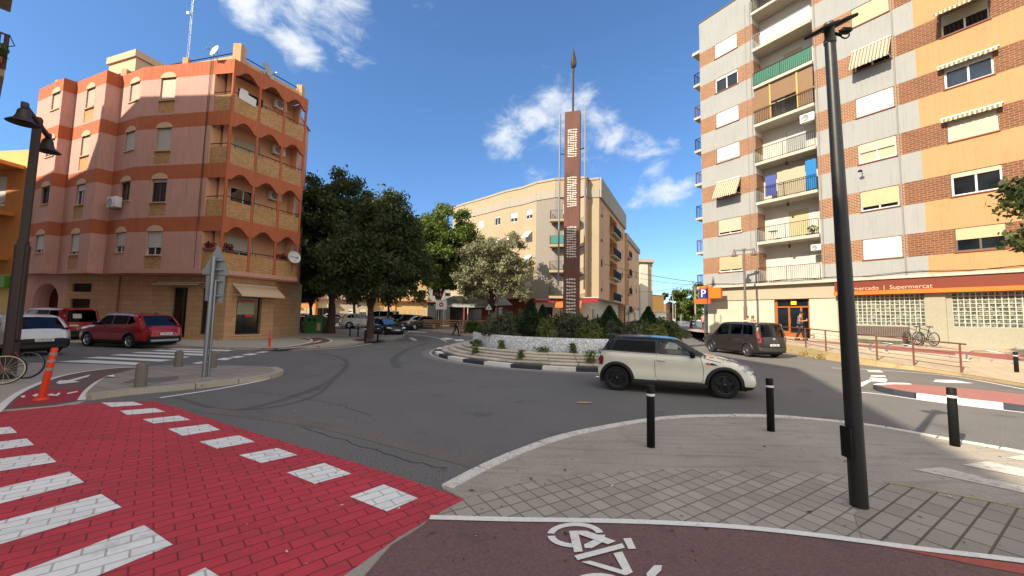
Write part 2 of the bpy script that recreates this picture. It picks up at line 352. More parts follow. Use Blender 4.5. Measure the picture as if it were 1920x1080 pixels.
GREYM = mat('galvanised steel', '#8f9499', .38, .15, 6, .1, 40, .04, metal=.85)
GREYP = mat('grey painted steel', '#8b9094', .5, .08, 3, .05, 30, .03)
CHROME = mat('bright alloy', '#c8ccd0', .22, .04, 6, .03, 30, 0, metal=1.)
BROWNM = mat('brown painted steel', '#6b4236', .65, .15, 4, .1, 30, .05, spec=.2)
CORTEN = mat('weathered steel', '#694338', .78, .22, .8, .2, 14, .15, streak=.35, dark='#47302a', dcov=.4)
CORTEN_D = mat('dark weathered steel', '#3b2a26', .7, .2, 2, .2, 14, .15)
ORANGEP = mat('orange plastic', '#d93a14', .5, .08, 3, .05, 20, .02)
GLASS = glass_dark('window glass')
GLASSB = glass_dark('window glass blue', '#16222e')
GLASSI = glass_dark('dark interior glass', '#0a0a0b', .15)
CGLASS = glass_clear('car glass', (.09, .11, .13), .05)
CGLASSR = glass_clear('dark rear glass', (.04, .045, .05), .01, .07)
CGLASSC = glass_clear('clear car glass', (.72, .78, .78), .03)
BARK = mat('tree bark', '#4c3a30', .9, .3, 3, .3, 12, .5)
SOIL = mat('planting soil', '#4a3b2c', .95, .3, 3, .3, 20, .4)
SKIN = mat('skin', '#b98563', .6, .05, 4, .03, 30, .02)
HAIR = mat('dark hair', '#241913', .7, .2, 20, .2, 60, .2)
# ---------------------------------------------------------------- ground
def catmull(P, n=5, closed=False):
    P = [np.array(p, float) for p in P]; out = []; k = len(P); rng = range(k if closed else k-1)
    for i in rng:
        p1, p2 = P[i], P[(i+1) % k]
        p0 = P[(i-1) % k] if closed or i > 0 else 2*p1-p2
        p3 = P[(i+2) % k] if closed or i+2 < k else 2*p2-p1
        for j in range(n):
            t = j/n; out.append(.5*((2*p1)+(-p0+p2)*t+(2*p0-5*p1+4*p2-p3)*t*t+(-p0+3*p1-3*p2+p3)*t**3))
    if not closed: out.append(P[-1])
    return out
def px(pts, z=0., terr=False): return [tuple((GZ(x, y, z) if terr else G(x, y, z))[:2]) for x, y in pts]
def slab(mb, poly, h, mi=0, h0=None, mside=None):
    """polygon laid on the terrain at height h above it; with h0 it gets sides down to h0"""
    bm = bmesh.new(); vs = [bm.verts.new((p[0], p[1], 0)) for p in poly]; f = bm.faces.new(vs)
    if f.normal.z < 0 or sum(poly[i][0]*poly[(i+1) % len(poly)][1]-poly[(i+1) % len(poly)][0]*poly[i][1] for i in range(len(poly))) < 0: bmesh.ops.reverse_faces(bm, faces=[f])
    for yy in (34., 46.):
        if min(p[1] for p in poly) < yy < max(p[1] for p in poly):
            bmesh.ops.bisect_plane(bm, geom=bm.verts[:]+bm.edges[:]+bm.faces[:], plane_co=(0, yy, 0), plane_no=(0, 1, 0))
    bmesh.ops.triangulate(bm, faces=bm.faces[:])
    if h0 is not None:
        be = [(e.link_loops[0].vert.co.copy(), e.link_loops[0].link_loop_next.vert.co.copy()) for e in bm.edges if e.is_boundary]
        for a, b in be:
            mb.add([(a.x, a.y, gz(a.x, a.y)+h0), (b.x, b.y, gz(b.x, b.y)+h0), (b.x, b.y, gz(b.x, b.y)+h), (a.x, a.y, gz(a.x, a.y)+h)], [(0, 1, 2, 3)], mi if mside is None else mside)
    for v in bm.verts: v.co.z = gz(v.co.x, v.co.y)+h
    return mb.bm(bm, mi)
def strip(mb, line, w, h, mi=0, side=0., h0=None):
    """a band of width w along a world polyline"""
    P = [np.array(p[:2], float) for p in line]; L = []; R = []
    for i in range(len(P)):
        t = P[min(i+1, len(P)-1)]-P[max(i-1, 0)]; t /= np.linalg.norm(t)+1e-9; n = np.array([-t[1], t[0]])
        L.append(P[i]+n*w*(.5+side/2)); R.append(P[i]-n*w*(.5-side/2))
    for i in range(len(P)-1):
        q = [R[i], R[i+1], L[i+1], L[i]]
        vs = [(p[0], p[1], gz(*p)+h) for p in q]; mb.add(vs, [(0, 1, 2, 3)], mi)
        if h0 is not None:
            lo = [(p[0], p[1], gz(*p)+h0) for p in q]
            mb.add(vs+lo, [(0, 4, 5, 1), (2, 6, 7, 3), (0, 3, 7, 4), (1, 5, 6, 2)], mi)
    return mb
def kerb(name, line, w=.15, h=.12, seg=1.0, mats=None, alt=False, gap=.012, side=0.):
    """kerb stones laid end to end along a polyline"""
    P = [np.array(p[:2], float) for p in line]; cum = [0.]
    for i in range(1, len(P)): cum.append(cum[-1]+np.linalg.norm(P[i]-P[i-1]))
    def at(s):
        for i in range(1, len(P)):
            if s <= cum[i] or i == len(P)-1: return P[i-1]+(P[i]-P[i-1])*((s-cum[i-1])/max(1e-9, cum[i]-cum[i-1]))
    mb = MB(); n = max(1, int(round(cum[-1]/seg))); sg = cum[-1]/n
    for k in range(n):
        ls = [at(k*sg+gap/2), at(k*sg+sg/3), at(k*sg+2*sg/3), at((k+1)*sg-gap/2)]
        strip(mb, ls, w, h+random.uniform(-.004, .004), k % 2 if alt else 0, side, -.02)
    return mb.build(name, mats or [KERB], kind='structure')
# base sheet
mb = MB(); xs = [-3000, -60, 60, 3000]; ys = [-3000, -60, 0, 34, 46, 120, 3000]
vs = [(x, y, gz(x, y)) for y in ys for x in xs]; nx = len(xs)
mb.add(vs, [(j*nx+i, j*nx+i+1, (j+1)*nx+i+1, (j+1)*nx+i) for j in range(len(ys)-1) for i in range(nx-1)]); mb.build('road', ASPH, kind='structure')
# tyre marks and patches worn into the asphalt
mb = MB()
strip(mb, px(catmull([(395, 775), (470, 765), (545, 745), (605, 722), (640, 698), (650, 680), (630, 668), (590, 662)], 6)), .17, .003, 0)
strip(mb, px(catmull([(330, 745), (420, 768), (520, 762), (590, 742), (625, 715)], 6)), .1, .0035, 0)
strip(mb, px(catmull([(745, 690), (740, 672), (765, 655), (800, 644)], 6)), .3, .003, 0)
mb.build('tyre_marks', ASPH_D, kind='structure')
mb = MB(); strip(mb, px(catmull([(380, 768), (520, 785), (640, 805), (760, 835), (905, 872)], 6)), .3, .004, 0); mb.build('trench_patch', ASPH_P, kind='structure')
mb = MB()
for pl in ([(700, 780), (640, 760), (600, 752), (540, 742), (470, 735)], [(560, 800), (700, 845), (840, 880)], [(1250, 1500)]*0, [(900, 700), (840, 690), (780, 672), (740, 668)]):
    if not pl: continue
    w = px(catmull(pl, 7)); w = [(p[0]+random.uniform(-.05, .05), p[1]+random.uniform(-.05, .05)) for p in w]; strip(mb, w, .011, .0045)
mb.build('road_cracks', mat('tar crack', '#2e2d2c', .9), kind='structure')
# red crossing with its white marks
RZ = .012
mb = MB(); slab(mb, px([(-900, 850), (-300, 792), (0, 771), (110, 761), (200, 753), (290, 752), (340, 767), (440, 800), (540, 830), (650, 862), (760, 897), (872, 936), (835, 955), (797, 978), (745, 1009), (640, 1083), (500, 1190), (-1500, 1500)], RZ), RZ, 0, -.01)
mb.build('red_crossing', REDB, kind='structure')
mb = MB(); z2 = RZ+.004
for q in ([(190, 755), (250, 753), (269, 759), (209, 763)], [(225, 770), (290, 765), (310, 772), (238, 778)], [(267, 786), (335, 779), (357, 787), (288, 794)], [(315, 804), (390, 795), (413, 806), (342, 817)],
          [(374, 828), (448, 816), (478, 828), (407, 841)], [(448, 853), (520, 840), (558, 853), (490, 868)], [(538, 886), (608, 868), (659, 888), (590, 907)], [(656, 931), (720, 908), (784, 934), (725, 959)],
          [(-120, 812), (20, 800), (32, 811), (-120, 826)], [(-160, 847), (50, 822), (64, 834), (-160, 866)], [(-260, 893), (85, 849), (106, 866), (-260, 926)], [(-260, 975), (130, 884), (158, 904), (-260, 1010)],
          [(-260, 1047), (190, 926), (228, 951), (-260, 1100)], [(-160, 1148), (270, 984), (324, 1021), (-60, 1180)], [(200, 1150), (385, 1064), (450, 1105), (280, 1190)]):
    slab(mb, px(q, z2), z2)
mb.build('crossing_marks', WHTB, kind='structure')
# near corner pavement (flush with the road), white kerb, tiles, bike lane
KL = catmull([(830, 915), (905, 876), (1000, 836), (1100, 808), (1240, 785), (1380, 780), (1500, 785), (1640, 800), (1780, 825), (1925, 851), (2400, 945)], 6)
NZ = .022
BL = catmull([(806, 972), (960, 976), (1100, 978), (1240, 982), (1380, 990), (1500, 1002), (1620, 1017), (1740, 1033), (1925, 1055), (2300, 1105)], 5)
mb = MB(); slab(mb, px([tuple(p) for p in KL]+[(2700, 1150), (2500, 1500)]+[(640, 1500), (500, 1190), (640, 1083), (745, 1009), (797, 978), (835, 955), (872, 936)], NZ), NZ, 0, -.01)
mb.build('pavement', CONCN, kind='structure')
kerb('white_kerb', px([tuple(p) for p in KL]), .15, .034, .62, [WKERB], gap=.022, side=-.7)
TL = catmull([(872, 937), (905, 925), (960, 908), (1060, 893), (1200, 882), (1300, 880), (1420, 882), (1520, 886), (1600, 895), (1657, 905), (1740, 919), (1925, 956), (2200, 1025)], 4)
mb = MB(); slab(mb, px([tuple(p) for p in TL[:-12]]+[(1600, 965), (1615, 1014)]+[tuple(p) for p in BL if p[0] < 1610][::-1], NZ+.004), NZ+.004)
mb.build('pavement_tiles', TILE, kind='structure')
mb = MB(); slab(mb, px([tuple(p) for p in TL[-13:]]+[tuple(p) for p in BL if p[0] > 1612][::-1]+[(1601, 965)], NZ+.004), NZ+.004); mb.build('pavement_tiles', TILE2, kind='structure')
mb = MB(); strip(mb, px([tuple(p) for p in TL[-13:]], NZ), .035, NZ+.008); mb.build('road_marking', YPAINT, kind='structure')
mb = MB(); slab(mb, px([tuple(p) for p in BL]+[(2600, 1500), (640, 1500), (600, 1160), (683, 1080), (733, 1022), (790, 987)], NZ+.004), NZ+.004); mb.build('bike_lane', BIKEL, kind='structure')
mb = MB(); slab(mb, px([(1640, 1022), (1740, 1036), (1925, 1060), (2000, 1074), (1990, 1090), (1840, 1062), (1720, 1037)], NZ+.006), NZ+.008); mb.build('bike_lane_edge', BIKEL2, kind='structure')
mb = MB(); strip(mb, px([tuple(p) for p in BL], NZ), .075, NZ+.012); mb.build('road_marking', WPAINT, kind='structure')
mb = MB()
def zz(pts): return [(600+a/3, 720+b/3) for a, b in pts]
def arc(cx, cy, rx, ry, r2x, r2y, a0, a1, n=14):
    o = [(cx+rx*cos(radians(a0+(a1-a0)*i/n)), cy-ry*sin(radians(a0+(a1-a0)*i/n))) for i in range(n+1)]
    return o+[(cx+r2x*cos(radians(a1+(a0-a1)*i/n)), cy-r2y*sin(radians(a1+(a0-a1)*i/n))) for i in range(n+1)]
for q in (arc(1437, 850, 160, 70, 120, 50, 172, 12), arc(1440, 852, 160, 70, 118, 48, 184, 268),
          [(1400, 830), (1450, 828), (1478, 945), (1430, 950)], [(1452, 829), (1500, 830), (1665, 888), (1620, 906), (1455, 850)], [(1485, 905), (1560, 868), (1565, 850), (1604, 850), (1600, 885), (1530, 925), (1490, 925)],
          [(1430, 970), (1700, 900), (1715, 925), (1450, 995)], [(1705, 870), (1750, 868), (1778, 928), (1735, 930)], [(1650, 955), (1700, 945), (1760, 1062), (1720, 1080)], [(1470, 1005), (1520, 998), (1722, 1056), (1716, 1080)],
          arc(1560, 1150, 170, 85, 125, 60, 160, 20), [(1835, 1070), (1880, 1022), (1925, 1022), (1918, 1052), (1880, 1090), (1850, 1110)]):
    kq = len(mb.v); slab(mb, px(zz(q), NZ+.01), NZ+.012+.0004*(kq % 13))
mb.build('bicycle_marking', WPAINT, kind='structure')
mb = MB(); Z3 = NZ+.006
for q in ([(1713, 880), (1768, 876), (1930, 915), (1930, 926)], [(1803, 871), (1852, 865), (1960, 887), (1960, 902)], [(1885, 858), (1930, 851), (2000, 863), (1990, 876)], [(1760, 905)]*0):
    if q: slab(mb, px(q, Z3), Z3)
mb.build('zebra_stripes', WPAINT_W, kind='structure')
# left pavement, bike lane and sign island
mb = MB(); slab(mb, px([(-900, 770), (-400, 705), (-100, 683), (70, 680), (180, 683), (262, 686.5), (330, 689), (400, 690), (505, 693), (525, 700), (505, 708), (440, 718), (350, 728), (240, 738), (165, 748), (150, 754), (110, 760), (0, 770), (-300, 791), (-900, 848)], .03), .03, 0, -.01)
mb.build('pavement', CONC, kind='structure')
mb = MB(); slab(mb, px([(4, 768), (15, 752), (40, 735), (70, 721), (110, 707), (160, 697), (225, 690), (300, 689), (240, 699), (200, 710), (172, 728), (158, 750), (100, 760)], .034), .034); mb.build('bike_lane', BIKEL, kind='structure')
mb = MB(); slab(mb, px([(20, 762), (42, 738), (60, 730), (150, 730), (160, 734), (150, 748), (100, 756)], .037), .038); mb.build('bike_lane_patch', REDP, kind='structure')
mb = MB()
strip(mb, px(catmull([(-8, 775), (15, 752), (40, 735), (70, 721), (110, 707), (160, 697), (225, 690), (290, 688)], 5), .03), .11, .042)
strip(mb, px(catmull([(152, 751), (166, 731), (195, 711), (240, 699), (300, 690)], 5), .03), .11, .042)
for q in ([(105, 718), (112, 713), (128, 713), (170, 702), (166, 706), (138, 714), (150, 716), (112, 720)], [(125, 737), (145, 733), (146, 735), (127, 739)], [(88, 741), (95, 738), (105, 740), (110, 736), (114, 738), (108, 742), (98, 742)], [(38, 743), (46, 741), (48, 744), (42, 746)], [(60, 742), (68, 738), (74, 740), (66, 744)]):
    slab(mb, px(q, .04), .042)
mb.build('road_marking', WPAINT, kind='structure')
ISL = [(165, 748), (240, 738), (350, 728), (440, 718), (500, 709), (524, 701), (510, 694), (470, 691.5), (400, 690), (330, 690), (280, 692), (235, 702), (200, 713), (178, 728)]
iw = px([tuple(p) for p in catmull(ISL, 4, True)], .02)
mb = MB(); slab(mb, iw, .11, 0, 0.0); mb.build('sign_island', PAVE, kind='structure')
kerb('kerb', px([tuple(p) for p in catmull(ISL[:7], 5)], .02), .22, .118, .8, [KERB])
mb = MB(); slab(mb, px([(228, 719), (250, 711), (336, 705), (334, 711), (300, 716)], .11), .116); mb.build('manhole_cover', mat('iron cover', '#6b6a68', .7, .2, 3), kind='structure')
mb = MB(); strip(mb, px(catmull([(300, 746), (400, 731), (480, 716), (520, 706), (528, 702)], 5)), .1, .005)
for q in ([(105, 678), (165, 675), (280, 681), (262, 685)], [(155, 671), (185, 669), (325, 675), (300, 678)], [(205, 666), (228, 664), (357, 669), (340, 672)], [(245, 661.5), (262, 660), (395, 664), (380, 667)], [(283, 657.7), (300, 656), (412, 660), (400, 662.5)], [(315, 654.8), (330, 653.3), (440, 656.8), (425, 658.8)],
          [(360, 681), (385, 677), (397, 679), (370, 682.5)], [(403, 674.5), (420, 671), (436, 672), (424, 675.5)], [(428, 670.5), (446, 667.5), (461, 668.5), (444, 671.3)], [(452, 665.5), (470, 662.7), (486, 663.5), (470, 666.3)], [(478, 661), (494, 659), (506, 659.7), (492, 661.5)], [(-30, 683), (30, 681), (40, 684), (-20, 687)]):
    slab(mb, px(q), .005)
strip(mb, px(catmull([(528, 658.5), (570, 656), (620, 653.5), (665, 649), (700, 643.5), (730, 639), (760, 634)], 4)), .1, .005)
for q in ([(766, 634), (772, 633), (783, 638), (777, 639)], [(824, 634.5), (840, 633), (852, 636), (836, 637.5)], [(850, 637), (866, 636), (872, 639), (856, 640)], [(765, 621), (800, 622.5), (800, 623.4), (765, 622)], [(655, 613), (690, 617), (690, 618), (655, 614)], [(700, 615.5), (750, 620), (750, 620.8), (700, 616.3)]):
    slab(mb, px(q, 0, True), .006)
strip(mb, px(catmull([(748, 627), (790, 629), (820, 634), (838, 641)], 5), 0, True), .12, .006)
# marks on the right
for q in ([(1625, 694.5), (1650, 695), (1657, 698.5), (1630, 697.5)], [(1634, 703.5), (1660, 704.5), (1661, 707), (1632, 706)], [(1632, 708), (1662, 710), (1664, 713.5), (1630, 712)], [(1754, 712), (1790, 713), (1826, 719), (1780, 718), (1750, 716)], [(1600, 723), (1632, 711), (1664, 714.5), (1660, 716.5), (1634, 715), (1612, 727)]):
    slab(mb, px(q), .005)
strip(mb, px(catmull([(1585, 735), (1640, 738), (1740, 752), (1830, 763), (1930, 775)], 4)), .1, .005)
strip(mb, px(catmull([(1560, 690), (1680, 696), (1800, 708), (1925, 731)], 4)), .09, .005)
mb.build('road_marking', WPAINT, kind='structure')
# corner pavement under the pink building and the plane trees
CP = [(365, 653), (420, 655.5), (470, 656), (515, 656.5), (545, 656), (570, 653.5), (615, 651), (655, 647.5), (685, 643), (720, 638), (748, 633.5), (757, 630)]
cpw = px([tuple(p) for p in catmull(CP, 4)])
slabp = [(-60, 24.5), (-50, 21.9), (-32, 20.5), (-20.2, 19.3)]+cpw[1:]+px([(750, 626), (700, 623), (650, 622.5), (600, 622), (560, 621.5), (530, 621)])+[(-24, 40), (-38, 60), (-60, 60)]
mb = MB(); slab(mb, slabp, .11, 0, -.02); mb.build('pavement', CONC, kind='structure')
kerb('kerb', cpw, .16, .118, .9, [KERB])
mb = MB(); slab(mb, px([(478, 654), (530, 652), (560, 648), (590, 642), (582, 638), (560, 634), (600, 633), (620, 638), (621, 641), (600, 645), (560, 650.5), (540, 654)], .11), .115); mb.build('bike_lane', BIKEL, kind='structure')
mb = MB(); strip(mb, px(catmull([(480, 653), (530, 650.5), (565, 645.5), (584, 640), (580, 635), (560, 632)], 4), .11), .11, .12); strip(mb, px(catmull([(520, 655.3), (560, 651), (600, 645.5), (620, 640.5), (618, 636), (600, 632)], 4), .11), .11, .12)
slab(mb, px([(586, 641.5), (604, 637), (600, 640), (590, 642)], .12), .12); mb.build('road_marking', WPAINT, kind='structure')
mb = MB(); slab(mb, px([(660, 636.5), (690, 634), (727, 637.5), (700, 641), (672, 640)], .11), .116); mb.build('tree_pit', SOIL, kind='structure')
# far pavement round the back of the roundabout and the yellow block
mb = MB(); fp = [(-17, 47), (-12.5, 44), (-9.3, 40.5), (-6.5, 37.3), (-4.3, 34.9), (-1, 34.3), (4, 35), (9, 38), (12.5, 43), (30, 79.5), (26, 79), (9.8, 43.8), (-9, 57.3), (-17, 58)]
slab(mb, fp, .12, 0, -.02); mb.build('pavement', mat('worn terrace paving', '#8f8272', .9, .15, 1, .2, 30), kind='structure')
kerb('kerb', fp[:10], .18, .128, 1., [KERB])
mb = MB(); slab(mb, [(-60, 62), (-40, 52.5), (-33, 51.5), (-20, 53), (-17.2, 54), (-17.2, 64), (-60, 64)], .12, 0, -.02); mb.build('pavement', CONC, kind='structure')
# splitter island on the right
SI = [(1645, 728), (1655, 724), (1690, 723), (1740, 726), (1820, 733), (1930, 745), (2100, 768), (2100, 797), (1930, 768), (1830, 756), (1745, 746), (1690, 738)]
siw = px([tuple(p) for p in catmull(SI, 3, True)], .06)
mb = MB(); slab(mb, siw, .115, 0, -.01); mb.build('traffic_island', mat('red island paving', '#9c675f', .85, .12, 1, .2, 40), kind='structure')
kl = [siw[(i) % len(siw)] for i in range(len(siw)-14, len(siw)+8)]
kerb('island_kerb', kl[::-1], .16, .13, 1.25, [WPAINT, BLKP], alt=True)
mb = MB(); slab(mb, px([(1614, 728), (1650, 722), (1672, 723), (1650, 727), (1640, 731)]), .006); mb.build('asphalt_patch', ASPH_P, kind='structure')
# raised pavement in front of the brick block: ruled between the kerb and the wall foot
FD = np.array([.54579, -.83792]); FN = np.array([-.83792, -.54579]); F0 = np.array([15.4, 30.8])    # facade: direction to the right, outward normal, left corner
def fac(u, off=0.): p = F0+FD*u+FN*off; return (p[0], p[1])
RE = [(2300, 815, .08), (2100, 762, .08), (1925, 726, .09), (1803, 706, .1), (1714, 694.5, .17), (1680, 691, .2), (1645, 687.5, .25), (1585, 680, .34), (1549, 674.5, .4), (1511, 667.5, .46), (1472, 660, .5), (1430, 652, .5), (1385, 643, .48), (1345, 634.5, .45), (1322, 628, .44), (1310, 621, .44)]
REW = [(*G(x, y)[:2], z) for x, y, z in RE]
RW = [(*fac(24), .82), (*fac(19), .82), (*fac(14.8), .83), (*fac(12.8), .84), (*fac(11.3), .84), (*fac(10.6), .84), (*fac(9.9), .85), (*fac(8.7), .85), (*fac(7.8), .85), (*fac(6.8), .85), (*fac(5.4), .85), (*fac(3.9), .86), (*fac(2.2), .87), (*fac(.4), .88), (15.9, 33.5, .88), (17.5, 38.5, .9)]
def rp(i, t): return tuple(REW[i][k]*(1-t)+RW[i][k]*t for k in range(3))
nR = len(RE)
def rband(mb, t0, t1, dz, i0=0, i1=None, mi=0):
    i1 = nR-1 if i1 is None else i1
    for i in range(i0, i1):
        q = [rp(i, t0), rp(i+1, t0), rp(i+1, t1), rp(i, t1)]
        mb.add([(a, b, c+dz) for a, b, c in q], [(0, 1, 2, 3)], mi)
mb = MB()
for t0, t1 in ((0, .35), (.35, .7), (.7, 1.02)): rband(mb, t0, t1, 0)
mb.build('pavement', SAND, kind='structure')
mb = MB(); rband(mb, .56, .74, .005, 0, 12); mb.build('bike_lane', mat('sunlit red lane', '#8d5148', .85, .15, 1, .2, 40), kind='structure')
mb = MB()
for i in range(0, 9):
    a, b = rp(i, .44), rp(i+1, .44); a2, b2 = rp(i, .475), rp(i+1, .475)
    mb.add([a, b, b2, a2, (a[0], a[1], a[2]+.1), (b[0], b[1], b[2]+.1), (b2[0], b2[1], b2[2]+.1), (a2[0], a2[1], a2[2]+.1)], [(4, 5, 6, 7), (0, 1, 5, 4), (3, 7, 6, 2), (0, 4, 7, 3), (1, 2, 6, 5)])
mb.build('kerb', KERB, kind='structure')
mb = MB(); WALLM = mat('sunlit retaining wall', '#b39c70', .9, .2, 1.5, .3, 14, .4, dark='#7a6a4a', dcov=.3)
for i in range(nR-1):
    (ax, ay, az), (bx, by, bz) = REW[i], REW[i+1]
    mb.add([(ax, ay, -.02), (bx, by, -.02), (bx, by, bz), (ax, ay, az)], [(0, 1, 2, 3)])
    mb.add([(ax, ay, az+.012), (bx, by, bz+.012), (bx+.17, by+.1, bz+.012), (ax+.17, ay+.1, az+.012)], [(0, 1, 2, 3)])
a_, b_ = REW[-1], RW[-1]; mb.add([(a_[0], a_[1], -.02), (b_[0], b_[1], -.02), (b_[0], b_[1], b_[2]), (a_[0], a_[1], a_[2])], [(0, 1, 2, 3)])
tag(mb.build('retaining_wall', WALLM), 'low sunlit retaining wall carrying the raised pavement by the brick block', 'wall')
# ---------------------------------------------------------------- building helpers
def frame(a, b, z=0., org=(0, 0, 0)):
    return ((a[0]-org[0], a[1]-org[1], z-org[2]), atan2(b[1]-a[1], b[0]-a[0]))
def wall_grid(mb, u0, u1, z0, z1, holes=(), matf=None, eu=(), ez=(), depth=.14, rmi=None, y=0.):
    us = sorted(set([u0, u1]+[q for h in holes for q in h[:2] if u0 < q < u1]+[q for q in eu if u0 < q < u1]))
    zs = sorted(set([z0, z1]+[q for h in holes for q in h[2:4] if z0 < q < z1]+[q for q in ez if z0 < q < z1]))
    for i in range(len(us)-1):
        for j in range(len(zs)-1):
            uc = (us[i]+us[i+1])/2; zc = (zs[j]+zs[j+1])/2
            if any(h[0] < uc < h[1] and h[2] < zc < h[3] for h in holes): continue
            mi = matf(uc, zc) if matf else 0
            mb.add([(us[i], y, zs[j]), (us[i+1], y, zs[j]), (us[i+1], y, zs[j+1]), (us[i], y, zs[j+1])], [(0, 1, 2, 3)], mi)
    for h in holes:
        a, b, c, d = h[:4]; mi = rmi if rmi is not None else (matf(a-.02, (c+d)/2) if matf else 0)
        dp = h[4] if len(h) > 4 else depth
        mb.add([(a, y, c), (b, y, c), (b, y, d), (a, y, d), (a, y+dp, c), (b, y+dp, c), (b, y+dp, d), (a, y+dp, d)], [(0, 4, 5, 1), (1, 5, 6, 2), (2, 6, 7, 3), (3, 7, 4, 0)], mi)
BL_W = slats('white roller blind', '#c6c3ba'); BL_C = slats('cream roller blind', '#b5aa92'); BL_Y = slats('yellow roller blind', '#b8a67c'); BL_G = slats('grey roller blind', '#bdb8ae'); BL_B = slats('beige roller blind', '#b39f7a')
WFRAME = mat('white window frame', '#e4e3de', .4, .04, 2, .03, 20, .02); DFRAME = mat('dark window frame', '#5a5048', .5, .1, 2, .05, 20, .02)
CURT = mat('patterned curtain', '#b9a88c', .9, .3, 9, .2, 30, .2)
def window(root, fr, u0, u1, z0, z1, d=.12, fm=None, blind=0., bm=None, gm=None, div=2, sill=None, t=.05, curtain=False, y0=0.):
    fm = fm or WFRAME; mb = MB(); a, b = y0+d-.05, y0+d+.01
    mb.box(u0, u0+t, a, b, z0, z1); mb.box(u1-t, u1, a, b, z0, z1); mb.box(u0+t, u1-t, a, b, z0, z0+t); mb.box(u0+t, u1-t, a, b, z1-t, z1)
    for k in range(1, div): uc = u0+(u1-u0)*k/div; mb.box(uc-t*.5, uc+t*.5, a+.004, b, z0+t, z1-t)
    w = mb.build('window', fm, root, frame=fr)
    p = MB(); p.poly([(u0, y0+d-.012, z0), (u1, y0+d-.012, z0), (u1, y0+d-.012, z1), (u0, y0+d-.012, z1)])
    p.build('pane', CURT if curtain else (gm or GLASS), w)
    if blind > 0:
        k = MB(); zb = z1-(z1-z0)*blind; k.box(u0+.03, u1-.03, y0+d-.085, y0+d-.055, zb, z1-.005); k.build('blind', bm or BL_C, w)
    if sill:
        k = MB(); k.box(u0-.06, u1+.06, y0-.06, y0+d-.052, z0-.06, z0-.004); k.build('sill', sill, w)
    return w
def railing(mb, u0, u1, y, z0, z1, gap=.11, r=.008, mi=0, side=None, mid=False):
    mb.box(u0, u1, y-.02, y+.02, z1-.03, z1, mi); mb.box(u0, u1, y-.012, y+.012, z0+.05, z0+.08, mi)
    n = max(2, int((u1-u0)/gap))
    for k in range(n+1):
        u = u0+(u1-u0)*k/n; rr = r*2 if k in (0, n) or (mid and k == n//2) else r
        mb.box(u-rr, u+rr, y-rr, y+rr, z0, z1-.03, mi)
def awning(root, fr, u0, u1, zt, zb, out, m, arms=True, valance=.18, name='awning', y0=0.):
    mb = MB(); n = 24; zv = lambda u: valance*(.75+.25*abs(sin(pi*(u-u0)/.22)))
    mb.add([(u0, y0-.04, zt), (u1, y0-.04, zt), (u1, y0-out, zb), (u0, y0-out, zb), (u0, y0-.04, zt-.02), (u1, y0-.04, zt-.02), (u1, y0-out, zb-.02), (u0, y0-out, zb-.02)], [(0, 1, 2, 3), (7, 6, 5, 4)])
    for k in range(n):
        a, b = u0+(u1-u0)*k/n, u0+(u1-u0)*(k+1)/n
        mb.add([(a, y0-out, zb), (b, y0-out, zb), (b, y0-out-.02, zb-zv(b)), (a, y0-out-.02, zb-zv(a))], [(0, 1, 2, 3), (3, 2, 1, 0)])
    aw = mb.build(name, m, root, frame=fr)
    k = MB()
    if arms:
        for u in (u0+.04, u1-.04): k.tube([(u, y0, zb-.0), (u, y0-out+.01, zb-.03)], .015, 6)
    k.tube([(u0-.03, y0-.06, zt+.02), (u1+.03, y0-.06, zt+.02)], .035, 8); k.build('awning_arm', WHITE, aw)
    return aw
def ac_unit(label, p, rz, cat='air conditioner', s=1.0):
    t = thing('air_conditioner', label, cat, p, rz, 'air conditioners on the facades'); w, h, d = .8*s, .56*s, .3*s
    k = MB(); k.rbox((0, -d/2-.05, h/2), (w, d, h), .02); k.build('casing', WHITE, t)
    k = MB(); k.lathe([(.0, 0), (.2*s, 0), (.22*s, -.012), (.2*s, -.018)], 20, (-.1*s, -d-.052, h/2), 0, 'y'); k.build('fan_grille', mat('ac grille', '#8f9090', .5, .1, 9), t)
    k = MB(); k.box(-w*.4, -w*.36, -d-.05, .0, -.05, -.01); k.box(w*.36, w*.4, -d-.05, 0, -.05, -.01); k.build('bracket', GREYM, t); return t
def dish(label, p, rz, r=.4, tilt=.5, mast=.5, col=None, text=None):
    t = thing('satellite_dish', label, 'satellite dish', p, rz, 'satellite dishes')
    k = MB(); n = 8; pr = [(r*i/n, .22*r*(i/n)**2) for i in range(n+1)]
    M = Matrix.Translation((0, -.12, mast)) @ Matrix.Rotation(pi/2-tilt*.5, 4, 'X')
    k.lathe(pr, 24); k.lathe([(q, z-.012) for q, z in pr][::-1], 24); k.xf(M)
    if text: text_mesh(text, r*.32, k, M @ Matrix.Translation((0, -.05*r, .12*r)), 1, .002, 'CENTER')
    k.build('reflector', [col or mat('dish paint', '#cfcac0', .5, .08, 3), BLACKP], t)
    k = MB(); k.tube([(0, 0, 0), (0, 0, mast), (0, -.1, mast)], .022, 8); k.tube([(0, -.12, mast-r*.8), (0, -.12-r*1.1, mast-.1)], .012, 6); k.cbox((0, -.12-r*1.12, mast-.08), (.06, .12, .07)); k.build('arm', GREYM, t); return t

